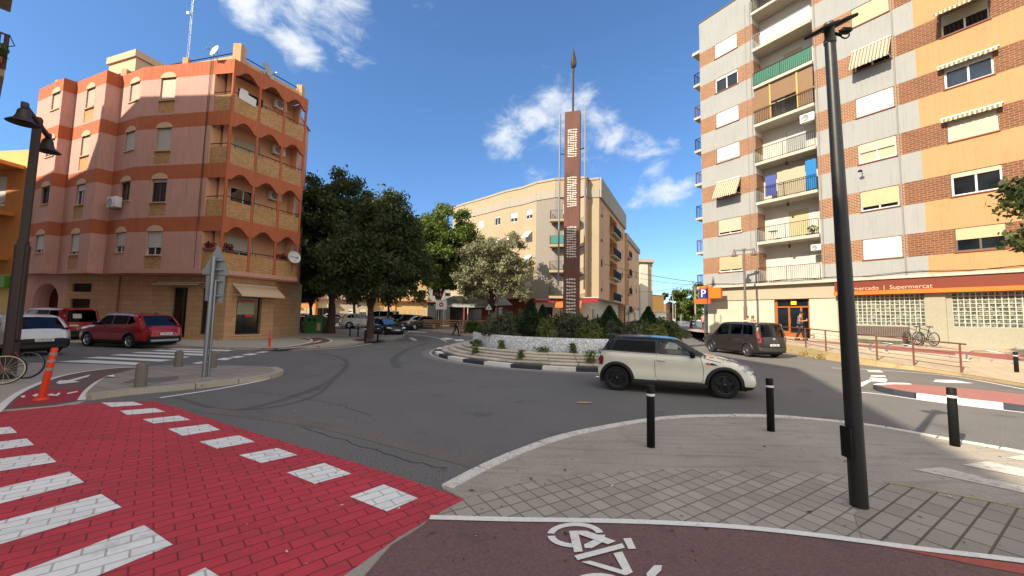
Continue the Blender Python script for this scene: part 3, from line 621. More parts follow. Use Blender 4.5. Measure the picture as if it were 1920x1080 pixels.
# ================================================================ pink apartment block (left)
A, B, C_, D_, E_, F_, Gc, Hc = [(-33.14, 25.68), (-29.76, 24.26), (-29.43, 24.72), (-25.94, 23.33), (-25.59, 23.93), (-23.3, 22.99), (-16.89, 22.0), (-14.75, 26.3)]
pink = thing('apartment_building', 'pink four storey corner block with orange bands and scalloped balconies', 'apartment building', (-17.4, 23.1, 0)); PO = (-17.4, 23.1, 0)
PINK = mat('pink stucco', '#cf9e90', .85, .14, .8, .12, 22, .25, streak=.25, dark='#c08e80', dcov=.4); ORNG = mat('orange stucco band', '#ba6640', .85, .14, .9, .1, 22, .2, streak=.3, dark='#ad5a3e', dcov=.15)
CREAMST = mat('cream arch trim', '#d9b290', .85, .08, 1, .08, 20, .1); TRAV = brick('beige stone cladding', '#c49c74', '#b8906a', '#957556', .75, .3, .012, 'xz', 0, .5, .2, .16)
TILEP = brick('brown tile panel', '#d0a470', '#b88a58', '#98764c', .16, .10, .012, 'xz', 0, .5, .3, .2); PBAND = mat('pale pink slab edge', '#cf9a8a', .85, .1, 1, .1, 20, .1, streak=.25)
FTOP = [7.35, 10.55, 13.75, 16.95]; ZS = 4.0
SALM = mat('salmon balcony stucco', '#e0ac84', .85, .1, 1, .1, 20, .15)
def pband(k): return (FTOP[k]-.88, FTOP[k])
segs = [('AB', A, B, (2.2, 3.35), 1.15, True), ('BC', B, C_, None, 0, True), ('CD', C_, D_, (1.45, 2.5), 1.3, True), ('DE', D_, E_, None, 0, True), ('EF', E_, F_, (1.12, 2.2), 1.2, True), ('FG', F_, Gc, (1.38, 2.45), 1.4, True)]
def L(a, b): return sqrt((b[0]-a[0])**2+(b[1]-a[1])**2)
winblind = {('AB', 0): (.8, BL_G), ('AB', 1): (0, None), ('AB', 2): (.85, BL_C), ('AB', 3): (.9, BL_C), ('CD', 0): (.85, BL_G), ('CD', 1): (.3, BL_G), ('CD', 2): (1., BL_C), ('CD', 3): (.88, BL_C),
            ('EF', 0): (.68, BL_G), ('EF', 1): (0, None), ('EF', 2): (1., BL_G), ('EF', 3): (.9, BL_C), ('FG', 0): (.68, BL_W), ('FG', 1): (.12, BL_G), ('FG', 2): (1., BL_G), ('FG', 3): (.92, BL_C)}
BALU = 5.2
for nm, a, b, win, wh, fl in segs:
    fr = frame(a, b, 0, PO); ln = L(a, b); holes = []; fg = nm == 'FG'
    for k in range(4):
        zt = FTOP[k]; top = zt-.86
        if win:
            holes.append((win[0], win[1], top-wh, top+.02, .16))
            if nm in ('CD', 'FG'): holes.append((win[0]-.05, win[1]+.05, FTOP[k]-3.08 if k else 4.24, top-wh-.07, .04))
    mf = lambda u, z: 1 if any(FTOP[k]-.88 < z < FTOP[k] for k in range(4)) else (2 if z < 4.22 else 0)
    ez = [q for k in range(4) for q in pband(k)]+[4.22]
    mb = MB(); wall_grid(mb, 0, BALU if fg else ln, ZS, 16.95, holes, mf, [], ez, rmi=0)
    if fg:      # orange bands run on across the balcony opening
        for k in range(4): z0, z1 = pband(k); wall_grid(mb, BALU, ln, z0, z1, (), lambda u, z: 1)
        wall_grid(mb, BALU, ln, ZS, 4.22, (), lambda u, z: 2)
    o = mb.build('wall', [PINK, ORNG, PBAND], pink, frame=fr)
    if nm == 'BC' or nm == 'DE': continue
    if win:
        for k in range(4):
            top = FTOP[k]-.86; bl = winblind[(nm, k)]
            window(pink, fr, win[0], win[1], top-wh, top, .15, DFRAME if bl[0] < .2 else WFRAME, bl[0], bl[1], GLASS, 2, CREAMST, .04)
            mb = MB(); uc = (win[0]+win[1])/2; r = (win[1]-win[0])/2+.04
            mb.extr([(uc+r*cos(pi*i/12), top+.02+.36*sin(pi*i/12)) for i in range(13)], -.035, .02); mb.build('window_arch', CREAMST, pink, frame=fr)
            if nm in ('CD', 'FG'):
                z0 = FTOP[k]-3.08 if k else 4.24; mb = MB(); mb.box(win[0]-.05, win[1]+.05, .03, .06, z0, top-wh-.07); mb.build('tile_panel', TILEP, pink, frame=fr)
# balcony stack round the corner
gfr = frame(Gc, Hc, 0, PO); gl = L(Gc, Hc); ffr = frame(F_, Gc, 0, PO); fl_ = L(F_, Gc); COLS = [.07, 1.6, 3.2, gl-.07]
for k in range(4):
    zt = FTOP[k]; zb = FTOP[k-1] if k else 4.22
    pts = [(0, zt), (0, zt-.95)]; n = 8
    for i in range(3):
        a, b = COLS[i]+.1, COLS[i+1]-.1; w = (b-a)
        pts += [(a, zt-.95)]+[(a+w*.08+(w*.84)*j/n, zt-.92+.45*sin(pi*j/n)) for j in range(n+1)]+[(b, zt-.95)]
    pts += [(gl, zt-.95), (gl, zt)]
    mb = MB(); mb.extr(pts, 0, .16); mb.build('balcony_fascia', ORNG, pink, frame=gfr)
    for u in COLS: mb = MB(); mb.tube([(u, .08, zb-.02), (u, .08, zt-.8)], .085, 10); mb.build('balcony_column', ORNG, pink, frame=gfr)
    for i in range(3):
        mb = MB(); mb.box(COLS[i]+.085, COLS[i+1]-.085, .05, .15, zb, zb+1.02); mb.build('balcony_panel', TILEP, pink, frame=gfr)
    mb = MB(); mb.tube([(.05, .07, zb+1.22), (gl-.05, .07, zb+1.22)], .025, 6)
    for u in np.linspace(.4, gl-.4, 6): mb.box(u-.01, u+.01, .06, .08, zb+1.0, zb+1.2)
    mb.build('railing', BLACKM, pink, frame=gfr)
    mb = MB(); mb.box(BALU+.05, fl_-.12, .05, .15, zb, zb+1.02); mb.build('balcony_panel', TILEP, pink, frame=ffr)
    mb = MB(); mb.tube([(BALU, .08, zb+1.22), (fl_-.05, .08, zb+1.22)], .025, 6); mb.build('railing', BLACKM, pink, frame=ffr)
    # floor, ceiling, inner walls
    mb = MB(); mb.box(.01, gl, .16, 1.35, zb-.3, zb-.02); mb.build('balcony_floor', SALM, pink, frame=gfr)
    dh = (.95, 2.5, zb+.06, zb+2.25, .1)
    mb = MB(); wall_grid(mb, .3, gl-.2, zb, zt-.3, [dh], None, depth=.1, y=1.3); mb.box(gl-.2, gl-.08, .6, 1.6, zb, zt-.3)
    mb.build('balcony_wall', SALM, pink, frame=gfr)
    bl = [.42, 0, 1., .0][k]
    window(pink, gfr, dh[0], dh[1], dh[2], dh[3], .1, WFRAME if k < 2 else DFRAME, bl, BL_W if k == 0 else BL_C, GLASS, 2, None, .05, False, 1.3)
    mb = MB(); mb.poly([(BALU, 0, zb), (BALU, 1.9, zb), (BALU, 1.9, zt-.88), (BALU, 0, zt-.88)]); mb.build('balcony_wall', SALM, pink, frame=ffr)
mb = MB(); mb.box(-.02, gl, -.01, .2, 3.98, 4.215); mb.build('balcony_edge', PBAND, pink, frame=gfr)
# body of the block, so that it is solid behind the facade
core = [A, B, C_, D_, E_, F_]
gu = ((Gc[0]-F_[0])/fl_, (Gc[1]-F_[1])/fl_); gn = (-gu[1], gu[0]); hu = ((Hc[0]-Gc[0])/gl, (Hc[1]-Gc[1])/gl); hn = (-hu[1], hu[0])
def P2(p, u, d, du, dn): return (p[0]+u[0]*du+d[0]*dn, p[1]+u[1]*du+d[1]*dn)
innerc = P2(P2(F_, gu, gn, BALU, 0), gu, gn, 0, 0)
mb = MB(); hb = P2(Hc, hu, hn, -.1, 1.4); back = (-18.5, 36.); bl_ = (-34., 38.)
off = [P2(p, (1, 0), (0, 1), 0, .35) for p in core]
topz = 16.9
loc = lambda p: (p[0]-PO[0], p[1]-PO[1])
mb.prism([loc(q) for q in [(-33.1, 26.2), (-23.2, 23.6), P2(innerc, gu, gn, -.05, .3), P2(Gc, hu, hn, .9, 1.75), P2(Hc, hu, hn, -.06, 1.45), (-17.2, 31.), (-33., 35.)]], 3.96, topz); mb.build('wall', PINK, pink)
mb = MB(); mb.poly([(*loc(q), 16.9) for q in [A, B, C_, D_, E_, F_, Gc, Hc, P2(Hc, hu, hn, 0, 1.6), (-17, 31), (-33, 35)]]); mb.build('roof_slab', PBAND, pink); mb = MB(); mb.poly([(*loc(q), ZS+.01) for q in [A, B, C_, D_, E_, F_, Gc, Hc, (-16.9, 31), (-33, 35)]][::-1]); mb.build('soffit', PBAND, pink)
# roof parapet and stair tower
PAR = mat('tan parapet', '#c6a27a', .85, .12, 1, .12, 18, .2, streak=.25)
def parapet(a, b, z0, z1, cop=True):
    fr = frame(a, b, 0, PO); ln = L(a, b); mb = MB(); mb.box(0, ln, 0, .15, z0, z1); q = mb.build('parapet', PAR, pink, frame=fr)
    m2 = MB(); m2.tube([(0, .07, z1+.22), (ln, .07, z1+.22)], .03, 6)
    for u in np.linspace(0.1, ln-.1, max(2, int(ln/2))): m2.box(u-.015, u+.015, .05, .09, z1, z1+.2)
    m2.build('roof_railing', BLACKM, q)
pa, pb, pc = (-33.0, 26.7), (-17.2, 22.75), (-15.4, 26.4)
parapet(pa, pb, 16.95, 17.75); parapet(pb, pc, 16.95, 17.55)
mb = MB()
for q, h, s in ((pb, 18.3, .5), (pc, 18.0, .4), (P2(pa, (.97, -.24), (0, 1), 6.6, 0), 18.1, .35), (P2(pa, (.97, -.24), (0, 1), 12, 0), 18.1, .35), (pa, 18.2, .35)):
    mb.box(q[0]-PO[0]-s/2, q[0]-PO[0]+s/2, q[1]-PO[1]-s/2, q[1]-PO[1]+s/2, 16.9, h)
mb.build('parapet_pier', PAR, pink)
mb = MB(); a, b = (-30.6, 27.6), (-27.6, 26.6); fr = frame(a, b, 0, PO); ln = L(a, b)
mb.box(0, ln, 0, 4.6, 17, 20.1, 0); mb.box(-.12, ln+.12, -.12, 4.7, 20.1, 20.6, 0); mb.box(.35, .75, -.01, .1, 17.4, 18.9, 1); mb.build('stair_tower', [CREAMST, GLASS], pink, frame=fr)
# ground floor
g0 = P2(Gc, gu, gn, -16.8, .97); g1 = P2(Gc, gu, gn, -.1-.25, .97); gfrm = frame(g0, g1, 0, PO); gln = L(g0, g1)
ao = 16.2-gln; oU = lambda u: u+ (gln-16.0)
holes = [(oU(4.58), oU(6.13), 2.88, 3.43, .2), (oU(4.58), oU(6.13), 1.86, 2.44, .2), (oU(11.9), oU(13.3), .15, 3.25, .5), (oU(14.2), oU(15.0), .4, 3.2, .3)]
ad_ = (oU(1.58), oU(3.61), .1, 3.45, .8)
mb = MB(); wall_grid(mb, 0, gln, 0, ZS, holes+[ad_], lambda u, z: 1 if u < oU(4.2) else 0, [oU(4.2)], [])
# round off the archway
uc = (ad_[0]+ad_[1])/2; r = (ad_[1]-ad_[0])/2
for sgn in (-1, 1):
    pts = [(uc+sgn*r, 3.46), (uc+sgn*r, 2.3)]+[(uc+sgn*r*cos(pi/2*i/8), 2.3+1.1*sin(pi/2*i/8)) for i in range(9)]+[(uc, 3.46)]
    mb.extr(pts, 0.003, .79, 1)
mb.build('ground_floor_wall', [TRAV, PINK], pink, frame=gfrm)
mb = MB(); mb.box(ad_[0], ad_[1], .8, .85, .1, 3.45, 0); mb.box(ad_[0]+.7, ad_[0]+1.5, .74, .8, .12, 2.3, 1); mb.build('entrance_door', [mat('dark red entrance', '#5a2622', .7, .1), GLASSI], pink, frame=gfrm)
for h in holes[:2]:
    mb = MB(); mb.box(h[0], h[1], .15, .2, h[2], h[3])
    for z in np.arange(h[2]+.06, h[3], .09): mb.box(h[0], h[1], .06, .14, z, z+.02)
    mb.build('vent', mat('rusty vent', '#3c2a20', .8, .2, 4), pink, frame=gfrm)
for h in holes[2:]: window(pink, gfrm, h[0], h[1], h[2], h[3], h[4]-.05, DFRAME, 0, None, GLASSI, 2, None, .06)
g2 = P2(g1, hu, hn, 2.9, 0); hfr = frame(g1, g2, 0, PO); hln = L(g1, g2)
hs_ = [(.62, 2.12, .4, 2.75, .3)]
mb = MB(); wall_grid(mb, 0, hln, 0, ZS, hs_, None); mb.build('ground_floor_wall', TRAV, pink, frame=hfr)
mb = MB(); mb.prism([loc(q) for q in [P2(g0, gu, gn, .1, .9), P2(g1, gu, gn, -.9, .9), P2(g2, hu, hn, -.05, .9), P2(g2, hu, hn, 0, .02), P2(g2, hu, hn, 4, 3), (-33, 34)]], 0, ZS); mb.build('ground_floor_wall', TRAV, pink)
window(pink, hfr, .62, 2.12, .4, 2.75, .25, DFRAME, 0, None, glass_dark('shop glass', '#10100e', .08), 1, CREAMST, .05)
mb = MB(); mb.box(.75, 1.75, .17, .19, 1.65, 2.4, 0); mb.box(.75, 1.75, .165, .17, 2.42, 2.5, 1); mb.box(1.2, 1.65, .165, .17, 1.5, 1.62, 1)
for z in np.arange(1.72, 2.4, .1): mb.box(.76, 1.74, .162, .17, z, z+.012, 2)
for u in np.arange(.82, 1.74, .1): mb.box(u, u+.012, .16, .168, 1.66, 2.39, 2)
mb.build('shop_display', [mat('display backing', '#b9b39a', .8, .2, 5), ORANGEP, mat('green grid', '#5e7a5a', .7)], pink, frame=hfr)
AWNM = mat('beige awning cloth', '#cdb596', .85, .08, 2, .05, 30, .1)
awning(pink, hfr, .3, 2.95, 3.45, 2.85, 1.0, AWNM, True, .12); awning(pink, gfrm, oU(11.2), oU(14.5), 3.5, 3.42, .45, AWNM, False, .08)
mb = MB(); mb.tube([(BALU-.35, -.03, 4.3), (BALU-.35, -.03, 17.0)], .012, 5); mb.tube([(BALU-.25, -.03, 7), (BALU-.28, -.05, 12), (BALU-.2, -.03, 17.1)], .012, 5); mb.build('cable', BLACKM, pink, frame=ffr)
mb = MB(); mb.tube([(oU(8.3), -.03, .1), (oU(8.3), -.03, 3.9)], .04, 8); mb.build('drainpipe', mat('brown pipe', '#7a5a42', .7), pink, frame=gfrm)
def onf(a, b, u, off, z): q = P2(a, ((b[0]-a[0])/L(a, b), (b[1]-a[1])/L(a, b)), (-(b[1]-a[1])/L(a, b), (b[0]-a[0])/L(a, b)), u, -off); return (q[0], q[1], z)
rzF = atan2(Gc[1]-F_[1], Gc[0]-F_[0]); rzG = atan2(Hc[1]-Gc[1], Hc[0]-Gc[0]); rzE = atan2(F_[1]-E_[1], F_[0]-E_[0])
ac_unit('white air conditioner bracketed under a window of the pink block', onf(E_, F_, 1.15, 0, 8.05), rzE, s=1.15)
for k, (u, lb) in {3: (3.5, 'air conditioner hung high in the top floor balcony of the pink block'), 1: (3.55, 'air conditioner high in the second floor balcony of the pink block'), 2: (3.6, 'air conditioner hung in the third floor balcony of the pink block')}.items():
    ac_unit(lb, onf(Gc, Hc, u, -1.28, FTOP[k]-1.15), rzG)
dish('cream satellite dish above the orange roof band of the pink block', (onf(F_, Gc, 5.3, .05, 16.8)), rzF-.25, .37, .5, .6)
dish('large grey satellite dish behind the corner parapet of the pink block', (onf(pb, pc, 1.5, .1, 17.0)), rzG+.5, .55, .6, .55, mat('dish back', '#b3aa9c', .6, .08, 3))
dish('white satellite dish with black lettering on the lowest balcony rail', (onf(Gc, Hc, gl-.45, .05, 4.6)), rzG-.1, .42, .35, .95, WHITE, 'Tecnovisión')
t = thing('tv_antenna', 'tall thin lattice antenna mast on the pink block roof', 'antenna', (-24.2, 27., 16.9)); mb = MB()
for a in (0, 2.1, 4.2): mb.tube([(.07*cos(a), .07*sin(a), 0), (.05*cos(a), .05*sin(a), 9)], .012, 5)
for k in range(22): mb.tube([(.06*cos(k*2.1), .06*sin(k*2.1), k*.4), (.06*cos(k*2.1+2.1), .06*sin(k*2.1+2.1), k*.4+.4)], .006, 4)
mb.build('mast', GREYM, t); mb = MB(); mb.cbox((-.2, -.1, 6.9), (.18, .06, .2)); mb.tube([(0, 0, 6.9), (-.25, 0, 6.9)], .02, 5); mb.build('panel', WHITE, t)
for i, (X, Y, h, lb) in enumerate([(-26.2, 26.9, 2.4, 'small comb shaped tv aerial just left of the lattice mast'), (-28.0, 26.6, 1.9, 'stubby tv aerial standing beside the stair tower')]):
    t = thing('tv_aerial', lb, 'antenna', (X, Y, 16.9)); mb = MB(); mb.tube([(0, 0, 0), (0, 0, h)], .022, 6); mb.build('mast', GREYM, t)
    mb = MB(); mb.tube([(-.5, 0, h-.1), (.5, 0, h-.1)], .014, 5); [mb.tube([(x, -.22, h-.1), (x, .22, h-.1)], .008, 4) for x in np.linspace(-.48, .48, 7)]; mb.build('elements', GREYM, t)
def leaves(n, c, r, size, mi=0, shape='ellipsoid', mb=None, rng=RNG):
    """n leaf quads scattered in an ellipsoid"""
    d = rng.normal(size=(n, 3)); d /= np.linalg.norm(d, axis=1)[:, None]; rad = rng.random(n)**.4
    p = np.array(c)+d*rad[:, None]*np.array(r)
    return leafquads(p, size, rng)
def leafquads(p, size, rng=RNG, asp=1.7, updown=0.):
    n = len(p); a = rng.normal(size=(n, 3)); a[:, 2] += updown; a /= np.linalg.norm(a, axis=1)[:, None]; b = rng.normal(size=(n, 3)); b -= a*(a*b).sum(1)[:, None]; b /= np.linalg.norm(b, axis=1)[:, None]
    s = size*(.6+.8*rng.random(n))[:, None]; u = a*s*asp*.5; v = b*s*.5
    q = np.stack([p-u, p+v*.9, p+u, p-v*.9], 1).reshape(-1, 3); return q
def leafmesh(name, q, m, parent=None, loc=None, kind=None):
    n = len(q)//4; me = bpy.data.meshes.new(name); me.vertices.add(4*n); me.vertices.foreach_set('co', q.astype(np.float32).ravel())
    me.loops.add(4*n); me.loops.foreach_set('vertex_index', np.arange(4*n, dtype=np.int32)); me.polygons.add(n); me.polygons.foreach_set('loop_start', np.arange(0, 4*n, 4, dtype=np.int32))
    try: me.polygons.foreach_set('loop_total', np.full(n, 4, dtype=np.int32))
    except Exception: pass
    me.update(calc_edges=True); me.validate(); me.materials.append(m)
    o = bpy.data.objects.new(name, me); COL.objects.link(o)
    if loc is not None: o.location = loc
    if parent: o.parent = parent
    if kind: o['kind'] = kind
    return o
LEAFD = leafmat('dark tree leaves', '#47522f', '#363f26', '#5c6638'); LEAFG = leafmat('green tree leaves', '#5c7030', '#465a2a', '#7c8a40'); LEAFO = leafmat('olive grey leaves', '#8c8d6c', '#727556', '#a5a27e')
HEDGE = leafmat('hedge leaves', '#4d5a30', '#3a4826', '#68703e'); HEDGE2 = leafmat('light hedge leaves', '#667038', '#515c2e', '#848550'); HEDGE3 = leafmat('grey hedge leaves', '#5c6048', '#4a4f3a', '#72745a'); CONIF = leafmat('conifer leaves', '#2b3d25', '#22331f', '#3a4c2b'); WEED = leafmat('weed leaves', '#5c7036', '#4a5e2c', '#7d8048')
FLOW = leafmat('pink flowers', '#8c3a5c', '#6f2f4a', '#47562f')
def planter(label, p, rz, w=.6, flower=True, h=.35, m=None):
    t = thing('flower_pot', label, 'flower pot', p, rz, 'potted plants on balconies'); k = MB(); k.rbox((0, 0, .09), (w, .18, .18), .02); k.build('pot', m or mat('terracotta pot', '#8f5238', .8, .1), t)
    q = np.concatenate([leaves(110, (0, 0, .18+h*.5), (w*.55, .18, h*.6), .09)]); leafmesh('foliage', q, FLOW if flower else WEED, t); return t
planter('pink flowering plants on the front of the lowest balcony of the pink block', onf(F_, Gc, 5.75, -.05, 5.3), rzF, .7)
planter('flower box just inside the corner of the lowest pink block balcony', onf(Gc, Hc, .55, -.25, 5.3), rzG, .6)
planter('magenta flowers beside the lettered dish on the lowest balcony', onf(Gc, Hc, 3.75, -.2, 5.2), rzG, .8)
mb = MB(); mb.add([(0, 0, 0), (.5, -.02, .02), (1.0, 0, -.02), (1.0, .06, -.5), (.5, .03, -.45), (0, .02, -.42), (.05, -.05, .22), (.45, -.06, .2)], [(0, 1, 4, 5), (1, 2, 3, 4), (6, 7, 1, 0)]); o = mb.build('laundry', WHITE, None, onf(Gc, Hc, .35, .04, 15.1), rzG); tag(o, 'white cloth hung over the top balcony rail of the pink block', 'laundry')
# ================================================================ brick and render block (right)
BO = (15.4, 30.8, 0.0); brk = thing('apartment_building', 'tall apartment block of grey and orange render banded with brick above a supermarket', 'apartment building', (15.4, 30.8, .85)); BO = (15.4, 30.8, .85)
rf = frame(F0, F0+FD*10, BO[2], BO); RZB = rf[1]
GREYR = mat('grey render', '#979793', .88, .10, .7, .14, 16, .25, streak=.16, dark='#938c82', dcov=.1); ORNR = mat('orange render', '#b88a5e', .88, .10, .8, .14, 14, .25, streak=.14, dark='#a67648', dcov=.2)
BRK = brick('red brick', '#8a583e', '#704630', '#ac9070', .26, .095, .016, 'xz', 0, .5, .35, .15); BRK2 = brick('red brick with pale headers', '#774a33', '#65402c', '#a07e5a', .30, .12, .011, 'xz', 0, .5, .35, .15)
LEDGE = mat('pale ledge', '#b5ad9e', .8, .1, 1, .08, 20, .1, streak=.2); WSTUC = mat('white balcony stucco', '#c4beb2', .85, .06, 1, .06, 20, .1, streak=.08); STONE = brick('cream stone slabs', '#bfb6a0', '#b8ae98', '#a0957d', .9, .6, .008, 'xz', 0, 0., .15, .08)
CLADG = mat('grey green roughcast', '#9a9582', .92, .08, 2, .3, 30, .5)
SIGNO = mat('orange sign band', '#d06a14', .5, .05, 1, .03, 10, .02); SIGND = mat('ledge shaded sign face', '#702806', .5, .05, 1, .03, 10, .02)  # sign face colour darkened to carry the shade under the ledge
def zb(k): return 5.55+2.9*k          # foot of the brick band of floor k
NF = 7; ROOF = 26.9
colL, colM, colR = (1.28, 3.02), (9.85, 11.5), (13.47, 15.11)
def matf_main(u, z):
    for k in range(NF):
        if zb(k) < z < zb(k)+1.27: return 3 if u > 11.75 else 2
    return 1 if u > 12.47 else 0
ez = [q for k in range(NF) for q in (zb(k), zb(k)+1.27)]
ROWH = 1.2
spec = {'L': {0: ('b', .86, BL_B), 1: ('b', .84, BL_C), 2: ('awn',), 3: ('b', .92, BL_W), 4: ('b', 1., BL_W), 5: ('b', .18, BL_W), 6: ('b', 1., BL_W)},
        'M': {0: ('b', 1., BL_W), 1: ('b', .8, BL_Y), 2: ('c', .45, BL_C), 3: ('b', 1., BL_W), 4: ('awn',), 5: ('b', 1., BL_Y), 6: ('b', .6, BL_W)},
        'R': {0: ('d', .5, BL_Y), 1: ('b', .2, BL_C), 2: ('roll', 1., BL_C), 3: ('roll', .25, BL_W), 4: ('out',), 5: ('b', .7, BL_C), 6: ('b', 1., BL_W)},
        'X': {k: ('b', (.3, .8, 1., .5, .9, 1., .6)[k], (BL_C, BL_W)[k % 2]) for k in range(7)}}
cols = {'L': colL, 'M': colM, 'R': colR, 'X': (18.5, 20.2)}
holesA = [(colL[0], colL[1], zb(k)+.06, zb(k)+.06+ROWH) for k in range(NF)]
holesB = [(cols[c][0], cols[c][1], zb(k)+.06, zb(k)+.06+ROWH) for k in range(NF) for c in 'MRX']
z_ = lambda v: v-BO[2]
def shift(h): return [(a, b, z_(c), z_(d)) for a, b, c, d in h]
BU0, BU1 = 4.15, 7.82; UE = 24.
mats5 = [GREYR, ORNR, BRK, BRK2]
mfz = lambda u, z: matf_main(u, z+BO[2])
mb = MB(); wall_grid(mb, 0, BU0, z_(4.55), z_(ROOF), shift(holesA), mfz, [], [z_(q) for q in ez]); mb.build('wall', mats5, brk, frame=rf)
mb = MB(); wall_grid(mb, BU1, UE, z_(4.55), z_(ROOF), shift(holesB), mfz, [11.75, 12.47], [z_(q) for q in ez]); mb.build('wall', mats5, brk, frame=rf)
AWS = stripes('striped awning cloth', '#c4b9a0', '#7d6c4e', .16, 0)
SILLB = mat('brick red sill', '#8a4c34', .8, .1, 3, .1, 20, .1)
for c in 'LMRX':
    u0, u1 = cols[c]
    for k in range(NF):
        sp = spec[c][k]; z0 = z_(zb(k)+.06); z1 = z0+ROWH; kind = sp[0]
        bl = sp[1] if len(sp) > 1 else .5; bm_ = sp[2] if len(sp) > 2 else BL_C
        fm = DFRAME if (kind == 'd') else WFRAME
        window(brk, rf, u0, u1, z0, z1, .12, fm, bl, bm_, GLASSB if (c, k) == ('R', 3) else GLASS, 2, SILLB, .07 if bl < 1 else .04, kind == 'c')
        if kind == 'awn': awning(brk, rf, u0-.05, u1+.05, z1+.1, z0+.05, .75, AWS)
        if kind == 'out': awning(brk, rf, u0-.1, u1+.1, z1+.15, z1-.3, 1.05, AWS)
        if kind == 'roll': awning(brk, rf, u0-.2, u1+.2, z1+.1, z1+.02, .28, AWS, True, .2)
# balcony bay
RD = 1.1
mfj = lambda u, z: 1 if any(zb(k) < z+BO[2] < zb(k)+1.27 for k in range(NF)) else 0
jb = MB(); jc = MB(); zs = sorted([4.55, ROOF]+ez)
for i in range(len(zs)-1):
    q0, q1 = z_(zs[i]), z_(zs[i+1]); mi = mfj(0, (q0+q1)/2)
    jb.add([(BU0, 0, q0), (BU0, RD, q0), (BU0, RD, q1), (BU0, 0, q1)], [(0, 1, 2, 3)], mi); jc.add([(BU1, 0, q0), (BU1, RD, q0), (BU1, RD, q1), (BU1, 0, q1)], [(3, 2, 1, 0)], mi)
jb.build('balcony_side_wall', [WSTUC, BRK], brk, frame=rf); jc.build('balcony_side_wall', [WSTUC, BRK], brk, frame=rf)
GMESH = mat('green shade net', '#35705a', .7, .12, 3, .15, 40, .1); BRBL = slats('brown cane blind', '#7d5c38', .035); DOORK = mat('cream shutter door', '#e8d07e', .6, .1, 2)
for k in range(NF+1):
    fz = z_(4.62+2.9*k); st = .1
    mb = MB(); mb.box(BU0+.003, BU1-.003, -.22, RD-.003, fz-.2 if k else fz-.06, fz); mb.build('balcony_slab', LEDGE, brk, frame=rf)
    if k < NF:
        d0, d1 = (5.7, 6.85); dh = (d0, d1, fz+.02, fz+2.12, .1)
        mb = MB(); wall_grid(mb, BU0, BU1, fz, z_(4.62+2.9*(k+1))-.2, [dh], None, y=RD); mb.build('balcony_wall', WSTUC, brk, frame=rf)
        bl, bm_ = [(1., BL_G), (1., BL_Y), (.3, BL_W), (.22, BL_W), (.2, BL_B), (1., BL_B), (.8, BL_G)][k]
        window(brk, rf, d0, d1, fz+.02, fz+2.12, .1, WFRAME, bl, bm_, GLASSB if k == 3 else GLASS, 2, None, .06, False, RD)
    mb = MB(); railing(mb, BU0+.03, BU1-.03, -.18, fz, fz+1.03, .115, .008, 0, None, True); mb.box(BU0+.03, BU0+.06, -.18, .0, fz+.98, fz+1.01); mb.build('railing', BLACKM if k not in (6,) else GREYP, brk, frame=rf)
    if k == 5: mb = MB(); mb.box(BU0+.04, BU1-.04, -.165, -.158, fz+.06, fz+.99); mb.build('shade_net', GMESH, brk, frame=rf)
    if k == 6: mb = MB(); mb.box(BU0+.6, BU1-.04, -.165, -.158, fz+.06, fz+.97); mb.build('shade_screen', WHITE, brk, frame=rf)
    if k == 4:
        for a, b, zl in ((BU0+.05, BU0+1.02, .05), (BU0+1.14, BU1-1.0, 1.3), (BU1-.88, BU1-.04, .05)):
            mb = MB(); mb.box(a, b, -.1, -.085, fz+zl, fz+2.55); mb.build('cane_blind', BRBL, brk, frame=rf)
        mb = MB(); [mb.box(u-.05, u+.05, -.12, -.06, fz, fz+2.6) for u in (BU0+1.08, BU1-.94)]; mb.build('post', mat('yellow wood post', '#c99c58', .7), brk, frame=rf)
# ledge over the ground floor, ground floor front
mb = MB(); mb.box(-.05, UE, -.28, .3, z_(4.38), z_(4.546)); mb.build('ledge', LEDGE, brk, frame=rf)
GB1, GB2 = (9.05, 12.2), (13.2, 16.4)
ghs = [(4.99, 7.03, 0.02, z_(3.5), .4), (GB1[0], GB1[1], z_(1.78), z_(3.5), .1), (GB2[0], GB2[1], z_(1.78), z_(3.5), .1)]
mfg = lambda u, z: 0 if u < 8.45 else 1
mb = MB(); wall_grid(mb, .25, UE, -.3, z_(4.39), ghs, mfg, [8.45], [], y=.12); mb.box(12.25, 13.0, .02, .115, -.2, z_(3.55), 1); mb.build('ground_floor_wall', [STONE, CLADG], brk, frame=rf)
mb = MB(); mb.box(.25, 8.4, .05, .115, z_(3.42), z_(4.378)); mb.build('fascia', mat('plain beige fascia', '#a89b84', .85, .08), brk, frame=rf)  # fascia in one even beige
GLB = MATS.get('glass block')
def glassblock():
    m, t, b = _base('glass block'); s = t.nodes.new('ShaderNodeSeparateXYZ'); t.links.new(_coord(t), s.inputs[0])
    sx = _math(t, 'MULTIPLY', s.outputs[0], 1/.105); szz = _math(t, 'MULTIPLY', s.outputs[2], 1/.105)
    k = t.nodes.new('ShaderNodeCombineXYZ'); t.links.new(_math(t, 'FLOOR', sx), k.inputs[0]); t.links.new(_math(t, 'FLOOR', szz), k.inputs[1])
    wn = t.nodes.new('ShaderNodeTexWhiteNoise'); t.links.new(k.outputs[0], wn.inputs['Vector'])
    n = _noise(t, _coord(t), 14, 3); f = _ramp(t, _math(t, 'ADD', n, _math(t, 'MULTIPLY', wn.outputs['Value'], .25)), .58, .8)
    t.links.new(_mix(t, f, S('#4d5046'), S('#94978a')), b.inputs['Base Color']); b.inputs['Roughness'].default_value = .12
    _bump(t, b, n, .5, .03); return m
GLB = glassblock(); GROUT = mat('glass block grout', '#b9b7a4', .8, .08, 3)
